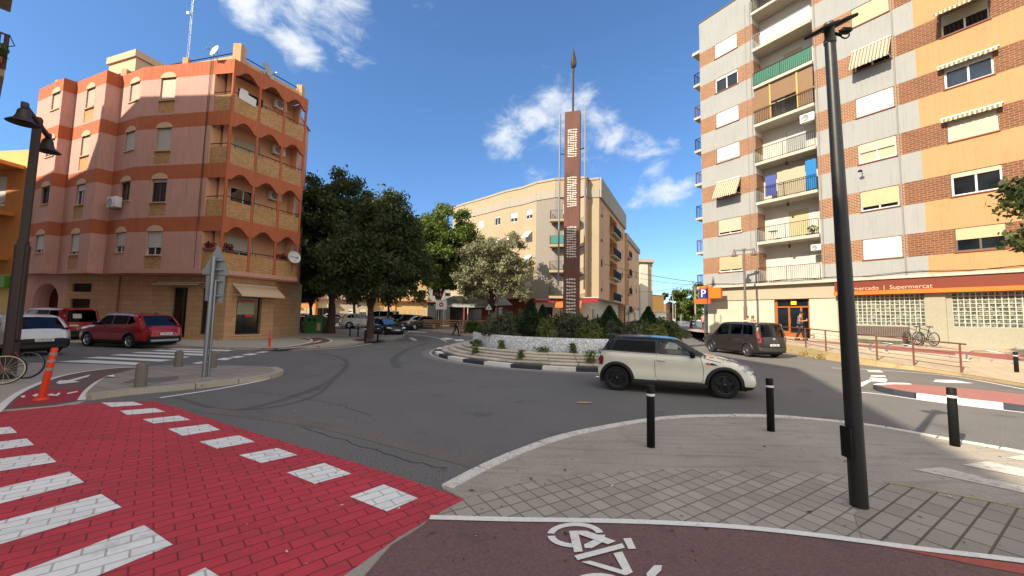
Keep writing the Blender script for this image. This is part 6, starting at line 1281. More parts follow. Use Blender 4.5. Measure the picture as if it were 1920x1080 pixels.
def make_car(sp, name, label, cat, pos, heading, group=None, proto=None):
    root = thing(name, label, cat, pos, heading, group); c = Car(sp); pm, um = sp['paint'], sp.get('upper', sp['paint']); low = sp.get('lower', BLACKP)
    R = sp['R']; ax = sp['axles']; wins = sp['windows']; zlow = sp.get('zlow', .0)
    # --- sides
    bm = bmesh.new(); vs = [bm.verts.new((p[0], 0, p[1])) for p in c.pts]; f = bm.faces.new(vs); bm.normal_update()
    for th in (.015, .03, .04): bmesh.ops.inset_region(bm, faces=[q for q in bm.faces if len(q.verts) > 8], thickness=th, use_even_offset=True)
    def cut(co, no, box=None):
        g = bm.faces[:] if box is None else [q for q in bm.faces if min(v.co.x for v in q.verts) < box[1] and max(v.co.x for v in q.verts) > box[0] and min(v.co.z for v in q.verts) < box[3] and max(v.co.z for v in q.verts) > box[2]]
        ed = {e for q in g for e in q.edges}; ve = {v for q in g for v in q.verts}
        bmesh.ops.bisect_plane(bm, geom=list(ve)+list(ed)+g, plane_co=co, plane_no=no, dist=1e-5)
    st = sp.get('grid', .09)
    for x in np.arange(c.x0+st, c.x1, st): cut((x, 0, 0), (1, 0, 0))
    for z in np.arange(.2, c.pts[:, 1].max(), st): cut((0, 0, z), (0, 0, 1))
    ra = R*1.13; na = 14
    for (axx, kk) in [(a, k) for a in ax for k in range(na)]:
        a = pi*(kk+.5)/na*1.16-.08*pi; 
        cut((axx+ra*cos(a), 0, R+ra*sin(a)), (cos(a), 0, sin(a)), (axx+ra*cos(a)-.13, axx+ra*cos(a)+.13, R+ra*sin(a)-.13, R+ra*sin(a)+.13))
    for P in wins:
        xs_ = [p[0] for p in P]; zs_ = [p[1] for p in P]; bx = (min(xs_)-.01, max(xs_)+.01, min(zs_)-.01, max(zs_)+.01)
        for i in range(len(P)):
            a, b = P[i], P[(i+1) % len(P)]; cut((a[0], 0, a[1]), (b[1]-a[1], 0, a[0]-b[0]), bx)
    kill = []
    for q in bm.faces:
        m = q.calc_center_median()
        if any(in_poly(m.x, m.z, P) for P in wins) or any((m.x-a)**2+(m.z-R)**2 < ra*ra*.985 for a in ax): kill.append(q)
    bmesh.ops.delete(bm, geom=kill, context='FACES')
    bmesh.ops.triangulate(bm, faces=[q for q in bm.faces if len(q.verts) > 4])
    bm.verts.index_update(); mb = MB(); base = [(v.co.x, v.co.z) for v in bm.verts]; ys = [c.Y(x, z) for x, z in base]
    bx, bz = zip(*sp['belt']); fs = [[v.index for v in q.verts] for q in bm.faces]; cen = [q.calc_center_median() for q in bm.faces]; bm.free()
    # orientation: outline given clockwise or not, make left side (+y) face out
    def nrm(f): 
        a, b, d = [Vector((base[i][0], ys[i], base[i][1])) for i in f[:3]]; return (b-a).cross(d-a).y
    for sgn in (1, -1):
        V = [(x, sgn*y, z) for (x, z), y in zip(base, ys)]; o = len(mb.v); mb.v.extend(V)
        for q, ce in zip(fs, cen):
            flip = (nrm(q) > 0) != (sgn > 0); qq = q[::-1] if flip else q
            mi = 1 if ce.z > interp(ce.x, bx, bz)+.02 and ce.x < sp.get('upper_to', 9) and ce.x > sp.get('upper_from', -9) else (2 if ce.z < interp(ce.x, *zip(*sp.get('sill', [(-9, .26), (9, .26)]))) else 0)
            mb.f.append([i+o for i in qq]); mb.m.append(mi); mb.sm.append(True)
    # --- strip over the top, ends and bottom
    n = len(c.pts); fr_ = sp.get('rows', 8); crown = sp.get('crown', .05); We = [c.Y(p[0], p[1], None) for p in c.pts]; rr = sp.get('r', .09)
    We = [c.Wf(p[0], p[1])-rr for p in c.pts]
    nor = []
    area = sum(c.pts[i][0]*c.pts[(i+1) % n][1]-c.pts[(i+1) % n][0]*c.pts[i][1] for i in range(n)); sg = 1 if area > 0 else -1
    for i in range(n):
        d = c.pts[(i+1) % n]-c.pts[i-1]; d = d/np.linalg.norm(d); nor.append(np.array([d[1], -d[0]])*sg)
    def S3(i, yf, off=0.): 
        k = crown*(1-yf*yf)*(1.6 if abs(nor[i % n][0]) > .6 else 1.)+off; p = c.pts[i % n]+nor[i % n]*k; return (p[0], yf*We[i % n], p[1])
    yfs = [-1+2*j/fr_ for j in range(fr_+1)]; glass = {}
    for i in range(n):
        tg = c.tags[i]; q = [[S3(i, y) for y in yfs], [S3(i+1, y) for y in yfs]]; vs2 = q[0]+q[1]; m = fr_+1
        f2 = [(j, m+j, m+j+1, j+1) if sg > 0 else (j, j+1, m+j+1, m+j) for j in range(fr_)]
        if tg in ('ws', 'rg'):
            fe = 1/fr_*.55   # leave a painted pillar at each side
            glass.setdefault(tg, []).append(i)
            for a, b in ((-1, -1+fe*1.5), (1-fe*1.5, 1)):
                v4 = [S3(i, a), S3(i+1, a), S3(i+1, b), S3(i, b)]; mb.add(v4, [(0, 1, 2, 3) if sg > 0 else (0, 3, 2, 1)], 1, True)
            continue
        mb.add(vs2, f2, {'body': 0, 'roof': 1, 'low': 2, 'flat': 0, 'black': 2}.get(tg, 0), True)
    ob = mb.build('body', [pm, um, low], root)
    me = ob.data; b2 = bmesh.new(); b2.from_mesh(me); bmesh.ops.remove_doubles(b2, verts=b2.verts[:], dist=.0008); b2.to_mesh(me); b2.free()
    for p in me.polygons: p.use_smooth = True
    for tg, idx in glass.items():
        mb = MB(); fe = 1/fr_*.55*1.5; yy = np.linspace(-1+fe, 1-fe, 9)
        for i in idx:
            for j in range(8): mb.add([S3(i, yy[j]), S3(i+1, yy[j]), S3(i+1, yy[j+1]), S3(i, yy[j+1])], [(0, 1, 2, 3) if sg > 0 else (0, 3, 2, 1)], 0, True)
        mb.build('windscreen' if tg == 'ws' else 'rear_window', sp.get('wsglass', CGLASS) if tg == 'ws' else CGLASSR, root)
    # --- patches laid on the sides
    def patch(P, off=.004, sgn=1, mb=None, mi=0, inset=None):
        mb = mb or MB(); bm = bmesh.new(); vs = [bm.verts.new((p[0], 0, p[1])) for p in P]; bm.faces.new(vs)
        xs_ = [p[0] for p in P]; zs_ = [p[1] for p in P]
        for x in np.arange(min(xs_)+.08, max(xs_), .1): bmesh.ops.bisect_plane(bm, geom=bm.verts[:]+bm.edges[:]+bm.faces[:], plane_co=(x, 0, 0), plane_no=(1, 0, 0))
        for z in np.arange(min(zs_)+.08, max(zs_), .1): bmesh.ops.bisect_plane(bm, geom=bm.verts[:]+bm.edges[:]+bm.faces[:], plane_co=(0, 0, z), plane_no=(0, 0, 1))
        bmesh.ops.triangulate(bm, faces=[q for q in bm.faces if len(q.verts) > 4])
        for v in bm.verts: v.co.y = sgn*(c.Y(v.co.x, v.co.z)+off)
        bm.normal_update()
        for q in bm.faces:
            if q.normal.y*sgn < 0: q.normal_flip()
        return mb.bm(bm, mi, True)
    def inset(P, d):
        P = [np.array(p, float) for p in P]; ce = sum(P)/len(P); out = []
        for i in range(len(P)):
            a, b, e = P[i-1], P[i], P[(i+1) % len(P)]; n1 = np.array([b[1]-a[1], a[0]-b[0]]); n1 /= np.linalg.norm(n1)+1e-9; n2 = np.array([e[1]-b[1], b[0]-e[0]]); n2 /= np.linalg.norm(n2)+1e-9
            if n1@(ce-b) < 0: n1 = -n1
            if n2@(ce-b) < 0: n2 = -n2
            m = n1+n2; m /= max(.25, (m@m)/2) ; out.append(tuple(b+m*d))
        return out
    for sgn in (1, -1):
        for k, P in enumerate(wins):
            g = patch(P, -.012, sgn); w_ = g.build('side_window', (sp.get('clearwin') or {}).get(k, CGLASSR if k == 0 else CGLASS), root)
            Q = inset(P, -.014); Q2 = inset(P, .016); mb = MB()
            for i in range(len(P)):
                j = (i+1) % len(P); a, b = np.array(Q[i]), np.array(Q[j]); a2, b2_ = np.array(Q2[i]), np.array(Q2[j]); m = max(1, int(np.linalg.norm(b-a)/.12))
                for t in range(m):
                    u, v = t/m, (t+1)/m; q = [a+(b-a)*u, a+(b-a)*v, a2+(b2_-a2)*v, a2+(b2_-a2)*u]
                    vs = [(p[0], sgn*(c.Y(p[0], p[1])+.005), p[1]) for p in q]; mb.add(vs, [(0, 1, 2, 3), (3, 2, 1, 0)])
            mb.build('window_trim', BLACKP, w_)
        # arch trim
        for a in ax:
            mb = MB(); r0, r1 = ra*.965, ra+sp.get('arch', .05); m = 22; ang = [-.10*pi+1.2*pi*i/m for i in range(m+1)]
            pr = [(r0, -.10), (r0, .02), (r0+.02, .026), (r1-.008, .016), (r1, .0)]; vs = []
            for t in ang:
                for (r, o) in pr:
                    x, z = a+r*cos(t), R+r*sin(t); x = max(c.x0+.02, min(c.x1-.02, x)); vs.append((x, sgn*(c.Y(x, max(z, .2))+o), z))
            k = len(pr); mb.add(vs, [(i*k+j, i*k+j+1, (i+1)*k+j+1, (i+1)*k+j) if sgn < 0 else (i*k+j, (i+1)*k+j, (i+1)*k+j+1, i*k+j+1) for i in range(m) for j in range(k-1)], 0, True); mb.build('wheel_arch', low if sp.get('blackarch') else pm, root)
        # seams, handle, sill, mirror
        mb = MB()
        for line in sp.get('seams', []):
            for i in range(len(line)-1):
                a, b = np.array(line[i], float), np.array(line[i+1], float); d = (b-a)/np.linalg.norm(b-a); nn = np.array([-d[1], d[0]])*.005; m = max(1, int(np.linalg.norm(b-a)/.1))
                for t in range(m):
                    u, v = a+(b-a)*t/m, a+(b-a)*(t+1)/m; vs = [(p[0], sgn*(c.Y(p[0], p[1])+.0025), p[1]) for p in (u-nn, v-nn, v+nn, u+nn)]; mb.add(vs, [(0, 1, 2, 3), (3, 2, 1, 0)])
        if mb.v: mb.build('door_seam', BLACKP, root)
        for hx_, hz in sp.get('handles', []):
            mb = MB(); mb.rbox((hx_, sgn*(c.Y(hx_, hz)+.02), hz), (.2, .03, .035), .012); mb.build('door_handle', sp.get('hmat', pm), root)
        mx_, mz = sp['mirror']; yb = c.Y(mx_, mz); mb = MB(); i0 = 0
        mb.lathe([(0, -.1), (.06, -.09), (.085, -.03), (.085, .03), (.06, .075), (0, .085)], 12, (0, 0, 0), 0, 'y'); mb.xf(Matrix.Translation((mx_, sgn*(yb+.11), mz)) @ Matrix.Diagonal((.75, 1, 1, 1))); mb.box(mx_-.03, mx_+.03, min(sgn*(yb-.02), sgn*(yb+.06)), max(sgn*(yb-.02), sgn*(yb+.06)), mz-.06, mz-.02); mb.build('wing_mirror', sp.get('mmat', BLACKM), root)
        for nm, P, m in sp.get('side_patches', []):
            patch(P, .008, sgn).build(nm, m, root)
        # wheels
        for a in ax:
            w_ = MB(); wd = sp.get('tw', .2); yo = c.Wf(a, .5)-.02
            prof = [(R*.66, -wd), (R*.9, -wd), (R*.985, -wd*.93), (R, -wd*.75), (R, -wd*.25), (R*.985, -wd*.07), (R*.9, 0), (R*.7, 0), (R*.66, -.02), (R*.64, -.06)]
            w_.lathe([(r, sgn*(y)) for r, y in prof], 32, (a, sgn*yo, R), 0, 'y')
            w1 = w_.build('wheel', RUBBER, root); rm = MB(); rim = sp.get('rim', CHROME)
            rm.lathe([(R*.67, sgn*-.012), (R*.64, sgn*-.004), (R*.6, sgn*-.02), (R*.58, sgn*-.09)], 32, (a, sgn*yo, R), 0, 'y'); ns = sp.get('spokes', 5)
            for k in range(ns):
                i0 = len(rm.v); hw = .03 if ns > 6 else .045
                rm.add([(R*.08, -hw*1.2, 0), (R*.62, -hw*.75, .0), (R*.62, hw*.75, 0), (R*.08, hw*1.2, 0), (R*.08, -hw*1.2, -.03), (R*.62, -hw*.75, -.03), (R*.62, hw*.75, -.03), (R*.08, hw*1.2, -.03)], [(0, 1, 2, 3), (0, 4, 5, 1), (3, 2, 6, 7)])
                t = 2*pi*k/ns+.3
                for i in range(i0, len(rm.v)):
                    X, Yv, Zv = rm.v[i]; rm.v[i] = (a+X*cos(t)-Yv*sin(t), sgn*(yo-.025+Zv), R+X*sin(t)+Yv*cos(t))
            rm.lathe([(0, sgn*.0), (R*.13, sgn*-.004), (R*.15, sgn*-.04)], 16, (a, sgn*(yo-.01), R), 0, 'y'); rm.build('rim', rim, w1)
            dm = MB(); dm.lathe([(0, sgn*-.1), (R*.66, sgn*-.1)], 24, (a, sgn*yo, R), 0, 'y'); dm.build('brake_disc', mat('brake dark', '#222326', .6, .1), w1)
    # underbody and cabin floor, seats
    mb = MB(); wq = sp['w']-.26; mb.box(c.x0+.18, c.x1-.2, -wq, wq, .17, .55); [mb.box(a-R*1.05, a+R*1.05, -wq+.02, wq-.02, .18, R*2.05) for a in ax]; bmid = interp(0, bx, bz)
    mb.box(sp['cabin'][0], sp['cabin'][1], -sp['w']+.14, sp['w']-.14, .5, bmid-.16); mb.build('underbody', INT, root)
    mb = MB()
    for sx in sp['seats']:
        for sy in (-.36, .36): mb.rbox((sx, sy, bmid-.0), (.14, .46, .5), .05); mb.rbox((sx-.03, sy, bmid+.3), (.1, .26, .18), .04)
    mb.rbox((sp['cabin'][1]-.1, 0, bmid-.1), (.4, sp['w']*1.6, .2), .06); mb.tube([(sp['seats'][0]+.62+.19*0, .36+.17*cos(t), bmid+.0+.17*sin(t)) for t in np.linspace(0, 2*pi, 15)], .016, 6, 0, False); mb.build('seats', INT, root)
    # --- front and rear furniture on the strip
    def at_end(end, z):
        best = None
        for i in range(n):
            p, q = c.pts[i], c.pts[(i+1) % n]
            if nor[i][0]*end > .25 and min(p[1], q[1]) <= z <= max(p[1], q[1]) and c.tags[i] != 'ws':
                if best is None or p[0]*end > best[1]: t = (z-p[1])/(q[1]-p[1]+1e-9); best = (i, p[0]*end, t)
        return best
    def endpatch(end, P, m, name, off=.008, parent=None, thick=0.):      # P in (y, z)
        bm = bmesh.new(); vs = [bm.verts.new((p[0], 0, p[1])) for p in P]; bm.faces.new(vs); ys_ = [p[0] for p in P]; zs_ = [p[1] for p in P]
        for x in np.arange(min(ys_)+.07, max(ys_), .08): bmesh.ops.bisect_plane(bm, geom=bm.verts[:]+bm.edges[:]+bm.faces[:], plane_co=(x, 0, 0), plane_no=(1, 0, 0))
        for z in np.arange(min(zs_)+.05, max(zs_), .06): bmesh.ops.bisect_plane(bm, geom=bm.verts[:]+bm.edges[:]+bm.faces[:], plane_co=(0, 0, z), plane_no=(0, 0, 1))
        bmesh.ops.triangulate(bm, faces=[q for q in bm.faces if len(q.verts) > 4])
        for v in bm.verts:
            y, z = v.co.x, v.co.z; e = at_end(end, z)
            if e is None: x = end*9; x = c.x1 if end > 0 else c.x0
            else:
                i, _, t = e; yf = max(-1, min(1, y/max(.1, We[i]))); k = crown*1.6*(1-yf*yf)
                x = (c.pts[i][0]+(c.pts[(i+1) % n][0]-c.pts[i][0])*t)+end*k
                ov = abs(y)-We[i]
                if ov > 0: x -= end*(rr-sqrt(max(0, rr*rr-min(ov, rr)**2)))
            v.co = Vector((x+end*off, y, z))
        bm.normal_update()
        for q in bm.faces:
            if q.normal.x*end < 0: q.normal_flip()
        return MB().bm(bm, 0, True).build(name, m, parent or root)
    for nm, end, P, m, mir in sp.get('ends', []):
        endpatch(end, P, m, nm)
        if mir: endpatch(end, [(-y, z) for y, z in P], m, nm)
    for end, z, txt in sp.get('plates', []):
        e = at_end(end, z); x = c.pts[e[0]][0]+end*(crown*1.6+.012); mb = MB(); mb.box(min(x, x+end*.012), max(x, x+end*.012), -.26, .26, z-.055, z+.055)
        if txt:
            M = Matrix.Translation((x+end*.0135, .0, z-.035)) @ Matrix.Rotation(pi/2*(1 if end > 0 else -1), 4, 'Z') @ Matrix.Rotation(pi/2, 4, 'X'); text_mesh(txt, .1, mb, M, 1, .001, 'CENTER')
        mb.build('number_plate', [PLATE, BLACKP], root)
    for fn in sp.get('extra', []): fn(root, c)
    return root
def ell(x, z, a, b, n=14, t0=0): return [(x+a*cos(2*pi*i/n), z+b*sin(2*pi*i/n)) for i in range(n)]
# --- small white three door hatch
MINIW = paint('pepper white paint', '#e6e1cf'); MINIU = mat('dark blue black roof', '#161b20', .3, .08, 2, .03, 20, 0, spec=.35, coat=.25)
mini = dict(outline=[(-1.70, .24, 'low'), (-1.83, .36, 'low'), (-1.855, .45, 'body'), (-1.85, .62, 'body'), (-1.80, .82, 'body'), (-1.73, .97, 'rg'), (-1.60, 1.22, 'rg'), (-1.54, 1.33, 'roof'), (-1.44, 1.385, 'roof'), (-1.1, 1.405, 'roof'), (-.55, 1.41, 'roof'), (-.1, 1.39, 'roof'), (.12, 1.36, 'roof'), (.2, 1.33, 'ws'), (.48, 1.14, 'ws'), (.76, .955, 'body'), (1.0, .925, 'body'), (1.25, .88, 'body'), (1.5, .80, 'body'), (1.68, .70, 'body'), (1.79, .58, 'body'), (1.845, .45, 'body'), (1.855, .36, 'low'), (1.8, .24, 'low'), (1.6, .19, 'low'), (0, .19, 'low'), (-1.4, .19, 'low')],
    w=.845, belt=[(-1.9, 1.0), (-1.4, .985), (0, .955), (.78, .93), (1.9, .9)], tum=.36, r=.10, R=.315, axles=(-1.345, 1.12), tw=.2, upper_to=.74, pf=.2, pr=.12, crown=.03,
    windows=[[(-1.50, 1.025), (-.40, .99), (-.40, 1.315), (-1.28, 1.325), (-1.36, 1.30)], [(-.33, .985), (.46, .965), (.50, .98), (.07, 1.29), (-.02, 1.315), (-.33, 1.317)]], clearwin={1: CGLASSC}, wsglass=CGLASSC,
    paint=MINIW, upper=MINIU, blackarch=True, arch=.075, sill=[(-9, .31), (9, .31)], rim=mat('black alloy', '#1b1c1f', .18, .1, 6, .05, 20, 0, metal=.6, coat=1.), spokes=5, cabin=(-1.2, .6), seats=(-.3, -.95), mirror=(.42, 1.0), handles=[(-.28, .83)], hmat=CHROME,
    seams=[[(-.385, .97), (-.43, .8), (-.42, .45), (-.36, .32)], [(.60, .94), (.66, .7), (.66, .4), (.6, .32)], [(-.36, .345), (.6, .345)], [(.68, .925), (1.05, .84)]],
    side_patches=[('headlight', [(1.50, .70), (1.60, .62), (1.70, .60), (1.76, .66), (1.70, .74), (1.58, .80), (1.50, .80)], HEADL), ('tail_light', [(-1.79, .64), (-1.70, .64), (-1.68, .74), (-1.68, .86), (-1.76, .88), (-1.81, .78)], TAILL), ('side_lamp', ell(.76, .80, .05, .028), AMBER), ('side_vent', [(.80, .815), (.85, .825), (.99, .77), (.82, .775)], BLACKP)],
    ends=[('headlight', 1, ell(.5, .68, .155, .135), HEADL, True), ('grille', 1, [(-.36, .5), (.36, .5), (.33, .62), (-.33, .62)], BLACKP, False), ('lower_grille', 1, [(-.5, .3), (.5, .3), (.48, .4), (-.48, .4)], BLACKP, False), ('tail_light', -1, [(.58, .66), (.70, .66), (.71, .90), (.59, .92)], TAILL, True), ('rear_valance', -1, [(-.5, .36), (.5, .36), (.48, .45), (-.48, .45)], BLACKP, False)],
    plates=[(-1, .70, None), (1, .44, None)])
def mini_extra(root, c):
    mb = MB(); mb.add([(-1.42, -.5, 1.395), (-1.42, .5, 1.395), (-1.66, .48, 1.405), (-1.66, -.48, 1.405), (-1.42, -.5, 1.37), (-1.42, .5, 1.37), (-1.66, .48, 1.38), (-1.66, -.48, 1.38)], [(0, 1, 2, 3), (7, 6, 5, 4), (3, 2, 6, 7), (0, 3, 7, 4), (1, 5, 6, 2)]); mb.build('roof_spoiler', MINIU, root)
    for s in (1, -1):
        P = [(x, c.Y(x, interp(x, (-1.75, -1.4, 0, .75), (1.0, .995, .965, .945)))+.008, interp(x, (-1.75, -1.4, 0, .75), (1.0, .995, .965, .945))) for x in np.linspace(-1.72, .72, 22)]
        mb = MB(); mb.tube([(x, s*y, z) for x, y, z in P], .009, 6); mb.build('chrome_strip', CHROME, root)
        mb = MB(); xs_ = np.linspace(-.98, .76, 14); v = []
        for x in xs_: y = c.Y(x, .3); v += [(x, s*(y+.006), .335), (x, s*(y+.02), .29), (x, s*(y-.0), .205)]
        mb.add(v, [(3*i+k, 3*i+3+k, 3*i+4+k, 3*i+1+k) if s > 0 else (3*i+k, 3*i+1+k, 3*i+4+k, 3*i+3+k) for i in range(13) for k in range(2)], 0, True); mb.build('sill_cladding', BLACKP, root)
        mb = MB(); mb.tube([(-1.82, s*.45, .26), (-1.90, s*.45, .26)], .03, 10); mb.build('exhaust', CHROME, root)
mini['extra'] = [mini_extra]
mr, mf = G(1158, 733), G(1358, 748.5); md = (mf-mr)/np.linalg.norm(mf-mr); mh = atan2(md[1], md[0]); mlat = np.array([-md[1], md[0], 0])
mid = mr+md*(1.32)+mlat*.84
mini['outline'] = [(x*.985, z-.03 if z > 1.2 else z, t) for x, z, t in mini['outline']]
mini['windows'] = [[(x, z-.025 if z > 1.2 else z) for x, z in P] for P in mini['windows']]
minicar = make_car(mini, 'moving_car', 'cream white three door hatchback with dark roof and black wheels circling the roundabout', 'car', (mid[0], mid[1], 0), mh)
# --- generic bodies
def body_spec(kind, L_, H_, wd, pm, **k):
    T = {'suv': [(-.47, .24, 'low'), (-.495, .42, 'low'), (-.5, .55, 'body'), (-.49, .78, 'body'), (-.455, .98, 'rg'), (-.385, 1.32, 'rg'), (-.365, 1.42, 'roof'), (-.33, 1.48, 'roof'), (-.2, 1.535, 'roof'), (0, 1.54, 'roof'), (.08, 1.51, 'roof'), (.095, 1.47, 'ws'), (.165, 1.22, 'ws'), (.225, 1.02, 'body'), (.32, .985, 'body'), (.42, .91, 'body'), (.475, .8, 'body'), (.495, .62, 'body'), (.5, .45, 'low'), (.49, .3, 'low'), (.44, .22, 'low'), (0, .22, 'low')],
         'hatch': [(-.46, .22, 'low'), (-.495, .36, 'low'), (-.5, .5, 'body'), (-.49, .75, 'body'), (-.46, .92, 'rg'), (-.40, 1.22, 'rg'), (-.375, 1.33, 'roof'), (-.32, 1.4, 'roof'), (-.15, 1.45, 'roof'), (0, 1.445, 'roof'), (.07, 1.41, 'roof'), (.10, 1.375, 'ws'), (.19, 1.14, 'ws'), (.265, .94, 'body'), (.35, .885, 'body'), (.43, .79, 'body'), (.48, .66, 'body'), (.498, .5, 'body'), (.5, .4, 'low'), (.485, .24, 'low'), (.44, .18, 'low'), (0, .18, 'low')],
         'sedan': [(-.47, .24, 'low'), (-.495, .4, 'low'), (-.5, .55, 'body'), (-.49, .8, 'body'), (-.46, .95, 'body'), (-.36, 1.0, 'rg'), (-.27, 1.26, 'rg'), (-.22, 1.37, 'roof'), (-.15, 1.42, 'roof'), (-.02, 1.44, 'roof'), (.05, 1.41, 'roof'), (.08, 1.38, 'ws'), (.16, 1.16, 'ws'), (.23, .97, 'body'), (.33, .92, 'body'), (.42, .83, 'body'), (.48, .7, 'body'), (.498, .52, 'body'), (.5, .4, 'low'), (.485, .24, 'low'), (.44, .18, 'low'), (0, .18, 'low')],
         'mpv': [(-.475, .26, 'low'), (-.497, .38, 'low'), (-.5, .6, 'body'), (-.497, .95, 'body'), (-.49, 1.05, 'rg'), (-.465, 1.55, 'rg'), (-.455, 1.68, 'roof'), (-.43, 1.76, 'roof'), (-.2, 1.80, 'roof'), (.02, 1.79, 'roof'), (.09, 1.755, 'roof'), (.12, 1.72, 'ws'), (.2, 1.42, 'ws'), (.275, 1.14, 'body'), (.35, 1.06, 'body'), (.43, .95, 'body'), (.48, .8, 'body'), (.497, .62, 'body'), (.5, .42, 'low'), (.485, .26, 'low'), (.44, .2, 'low'), (0, .2, 'low')]}
    O = T[kind]; hs = H_/{'suv': 1.54, 'hatch': 1.45, 'sedan': 1.44, 'mpv': 1.80}[kind]
    O = [(x*L_, (z-.3)*hs+.3 if z > .3 else z, t) for x, z, t in O]
    Z = lambda z: (z-.3)*hs+.3
    zb_ = {'suv': (1.04, 1.0), 'hatch': (.98, .92), 'sedan': (.98, .95), 'mpv': (1.12, 1.06)}[kind]; zt = {'suv': 1.43, 'hatch': 1.35, 'sedan': 1.34, 'mpv': 1.66}[kind]
    zr_, zf_ = Z(zb_[0])+.03, Z(zb_[1])+.03; zt = Z(zt)
    X = lambda x: x*L_
    if kind == 'suv': wins = [[(X(-.365), zr_+.1), (X(-.30), zr_), (X(-.27), zr_), (X(-.27), zt), (X(-.31), zt-.05)], [(X(-.255), zr_), (X(-.06), zf_+.02), (X(-.06), zt+.02), (X(-.255), zt+.01)], [(X(-.045), zf_+.02), (X(.16), zf_), (X(.165), zf_+.03), (X(.08), zt-.03), (X(.045), zt+.02), (X(-.045), zt+.02)]]
    elif kind == 'mpv': wins = [[(X(-.42), zr_), (X(-.27), zr_), (X(-.27), zt), (X(-.38), zt), (X(-.41), zt-.1)], [(X(-.25), zr_), (X(-.065), zr_-.03), (X(-.065), zt+.01), (X(-.25), zt)], [(X(-.04), zr_-.03), (X(.10), zr_-.08), (X(.2), zr_-.06), (X(.205), zr_+.0), (X(.11), zt-.04), (X(.06), zt+.01), (X(-.04), zt+.01)]]
    else: wins = [[(X(-.36), zr_+.06), (X(-.27), zr_), (X(-.25), zr_), (X(-.25), zt-.03), (X(-.29), zt-.07)] if kind == 'hatch' else [(X(-.30), zr_+.04), (X(-.27), zr_), (X(-.235), zr_), (X(-.235), zt-.04), (X(-.25), zt-.08)], [(X(-.235), zr_) if kind == 'hatch' else (X(-.22), zr_), (X(-.055), zf_+.02), (X(-.055), zt), (X(-.235), zt-.03) if kind == 'hatch' else (X(-.21), zt-.03)], [(X(-.04), zf_+.02), (X(.18), zf_), (X(.19), zf_+.03), (X(.085), zt-.03), (X(.05), zt), (X(-.04), zt)]]
    R = k.pop('R', .34 if kind in ('suv', 'mpv') else .315); f = {'suv': .31, 'hatch': .315, 'sedan': .30, 'mpv': .305}[kind]; rr = {'suv': -.295, 'hatch': -.30, 'sedan': -.28, 'mpv': -.32}[kind]
    z1, z2 = Z(.62), Z(.86)
    sp = dict(outline=O, w=wd/2, belt=[(-L_*.5, zr_-.03), (0, zf_+.02), (L_*.27, zf_-.03), (L_*.5, zf_-.06)], tum=.26 if kind != 'mpv' else .16, R=R, axles=(rr*L_, f*L_), windows=wins, paint=pm, upper=pm, rim=k.pop('rim', CHROME), spokes=5, cabin=(-.36*L_, .2*L_), seats=(-.02*L_, -.22*L_), mirror=(.16*L_, zf_+.06), handles=[(-.06*L_, zf_-.16), (-.25*L_, zr_-.16)], crown=.035, pf=.22, pr=.12,
        seams=[[(-.05*L_, zf_), (-.05*L_, .36)], [(.19*L_, zf_-.03), (.2*L_, .6), (.18*L_, .36)], [(-.26*L_, zr_-.02), (-.24*L_, .75), (-.2*L_, .5)], [(-.2*L_, .36), (.18*L_, .36)]],
        ends=[('headlight', 1, [(wd*.27, Z(.66)), (wd*.47, Z(.70)), (wd*.47, Z(.80)), (wd*.30, Z(.76))], HEADL, True), ('grille', 1, [(-wd*.24, Z(.58)), (wd*.24, Z(.58)), (wd*.25, Z(.74)), (-wd*.25, Z(.74))], BLACKP, False), ('lower_grille', 1, [(-wd*.36, .32), (wd*.36, .32), (wd*.33, .44), (-wd*.33, .44)], BLACKP, False), ('tail_light', -1, [(wd*.30, Z(.80)), (wd*.48, Z(.78)), (wd*.48, Z(.92)), (wd*.32, Z(.90))], TAILL, True)],
        plates=[(-1, Z(.66), k.pop('rtext', None)), (1, .50, k.pop('ftext', None))])
    sp.update(k); return sp
def at_ground(x, y): q = GZ(x, y); return q
# red suv
RED = paint('deep red paint', '#a0121c'); suv = body_spec('suv', 4.48, 1.65, 1.85, RED, rtext='5049 LJM', blackarch=True, arch=.06, sill=[(-9, .42), (9, .42)])
suv['ends'] = [e for e in suv['ends'] if e[0] != 'tail_light']+[('tail_light', -1, [(.40, .98), (.86, 1.0), (.86, 1.08), (.42, 1.05)], mat('dark red lamp', '#5a0c12', .15, .1), True), ('emblem', -1, ell(0, 1.08, .06, .035), CHROME, False), ('skid_plate', -1, [(-.6, .33), (.6, .33), (.62, .42), (-.62, .42)], GREYP, False)]
def roofrails(root, c):
    for s in (1, -1):
        mb = MB(); mb.tube([(x, s*(c.Wf(x, 1.5)-.14), c.pts[:, 1].max()+.03-.06*(x+.5)**2) for x in np.linspace(-1.5, .3, 9)], .018, 6); mb.build('roof_rail', GREYM, root)
    mb = MB(); mb.add([(-1.45, -.02, c.pts[:, 1].max()+.02), (-1.45, .02, c.pts[:, 1].max()+.02), (-1.6, 0, c.pts[:, 1].max()+.09), (-1.62, 0, c.pts[:, 1].max())], [(0, 1, 2), (0, 2, 3), (1, 3, 2)]); mb.build('antenna_fin', BLACKP, root)
suv['extra'] = [roofrails]
def place(rearpx, frontpx, sp, side=1):
    """the two wheel contacts nearest the camera fix where the car stands and how it is turned"""
    a, b = GZ(*rearpx), GZ(*frontpx); d = (b-a)[:2]; d /= np.linalg.norm(d); lat = np.array([-d[1], d[0]]); m = a[:2]+d*(-sp['axles'][0])-lat*side*(sp['w']-.04)
    return (m[0], m[1], gz(m[0], m[1])), atan2(d[1], d[0])
p, hd = place((240, 653.5), (160, 649.5), suv); make_car(suv, 'parked_car', 'shiny red suv parked along the stone ground floor of the pink block', 'car', p, hd)
SUVHD = hd
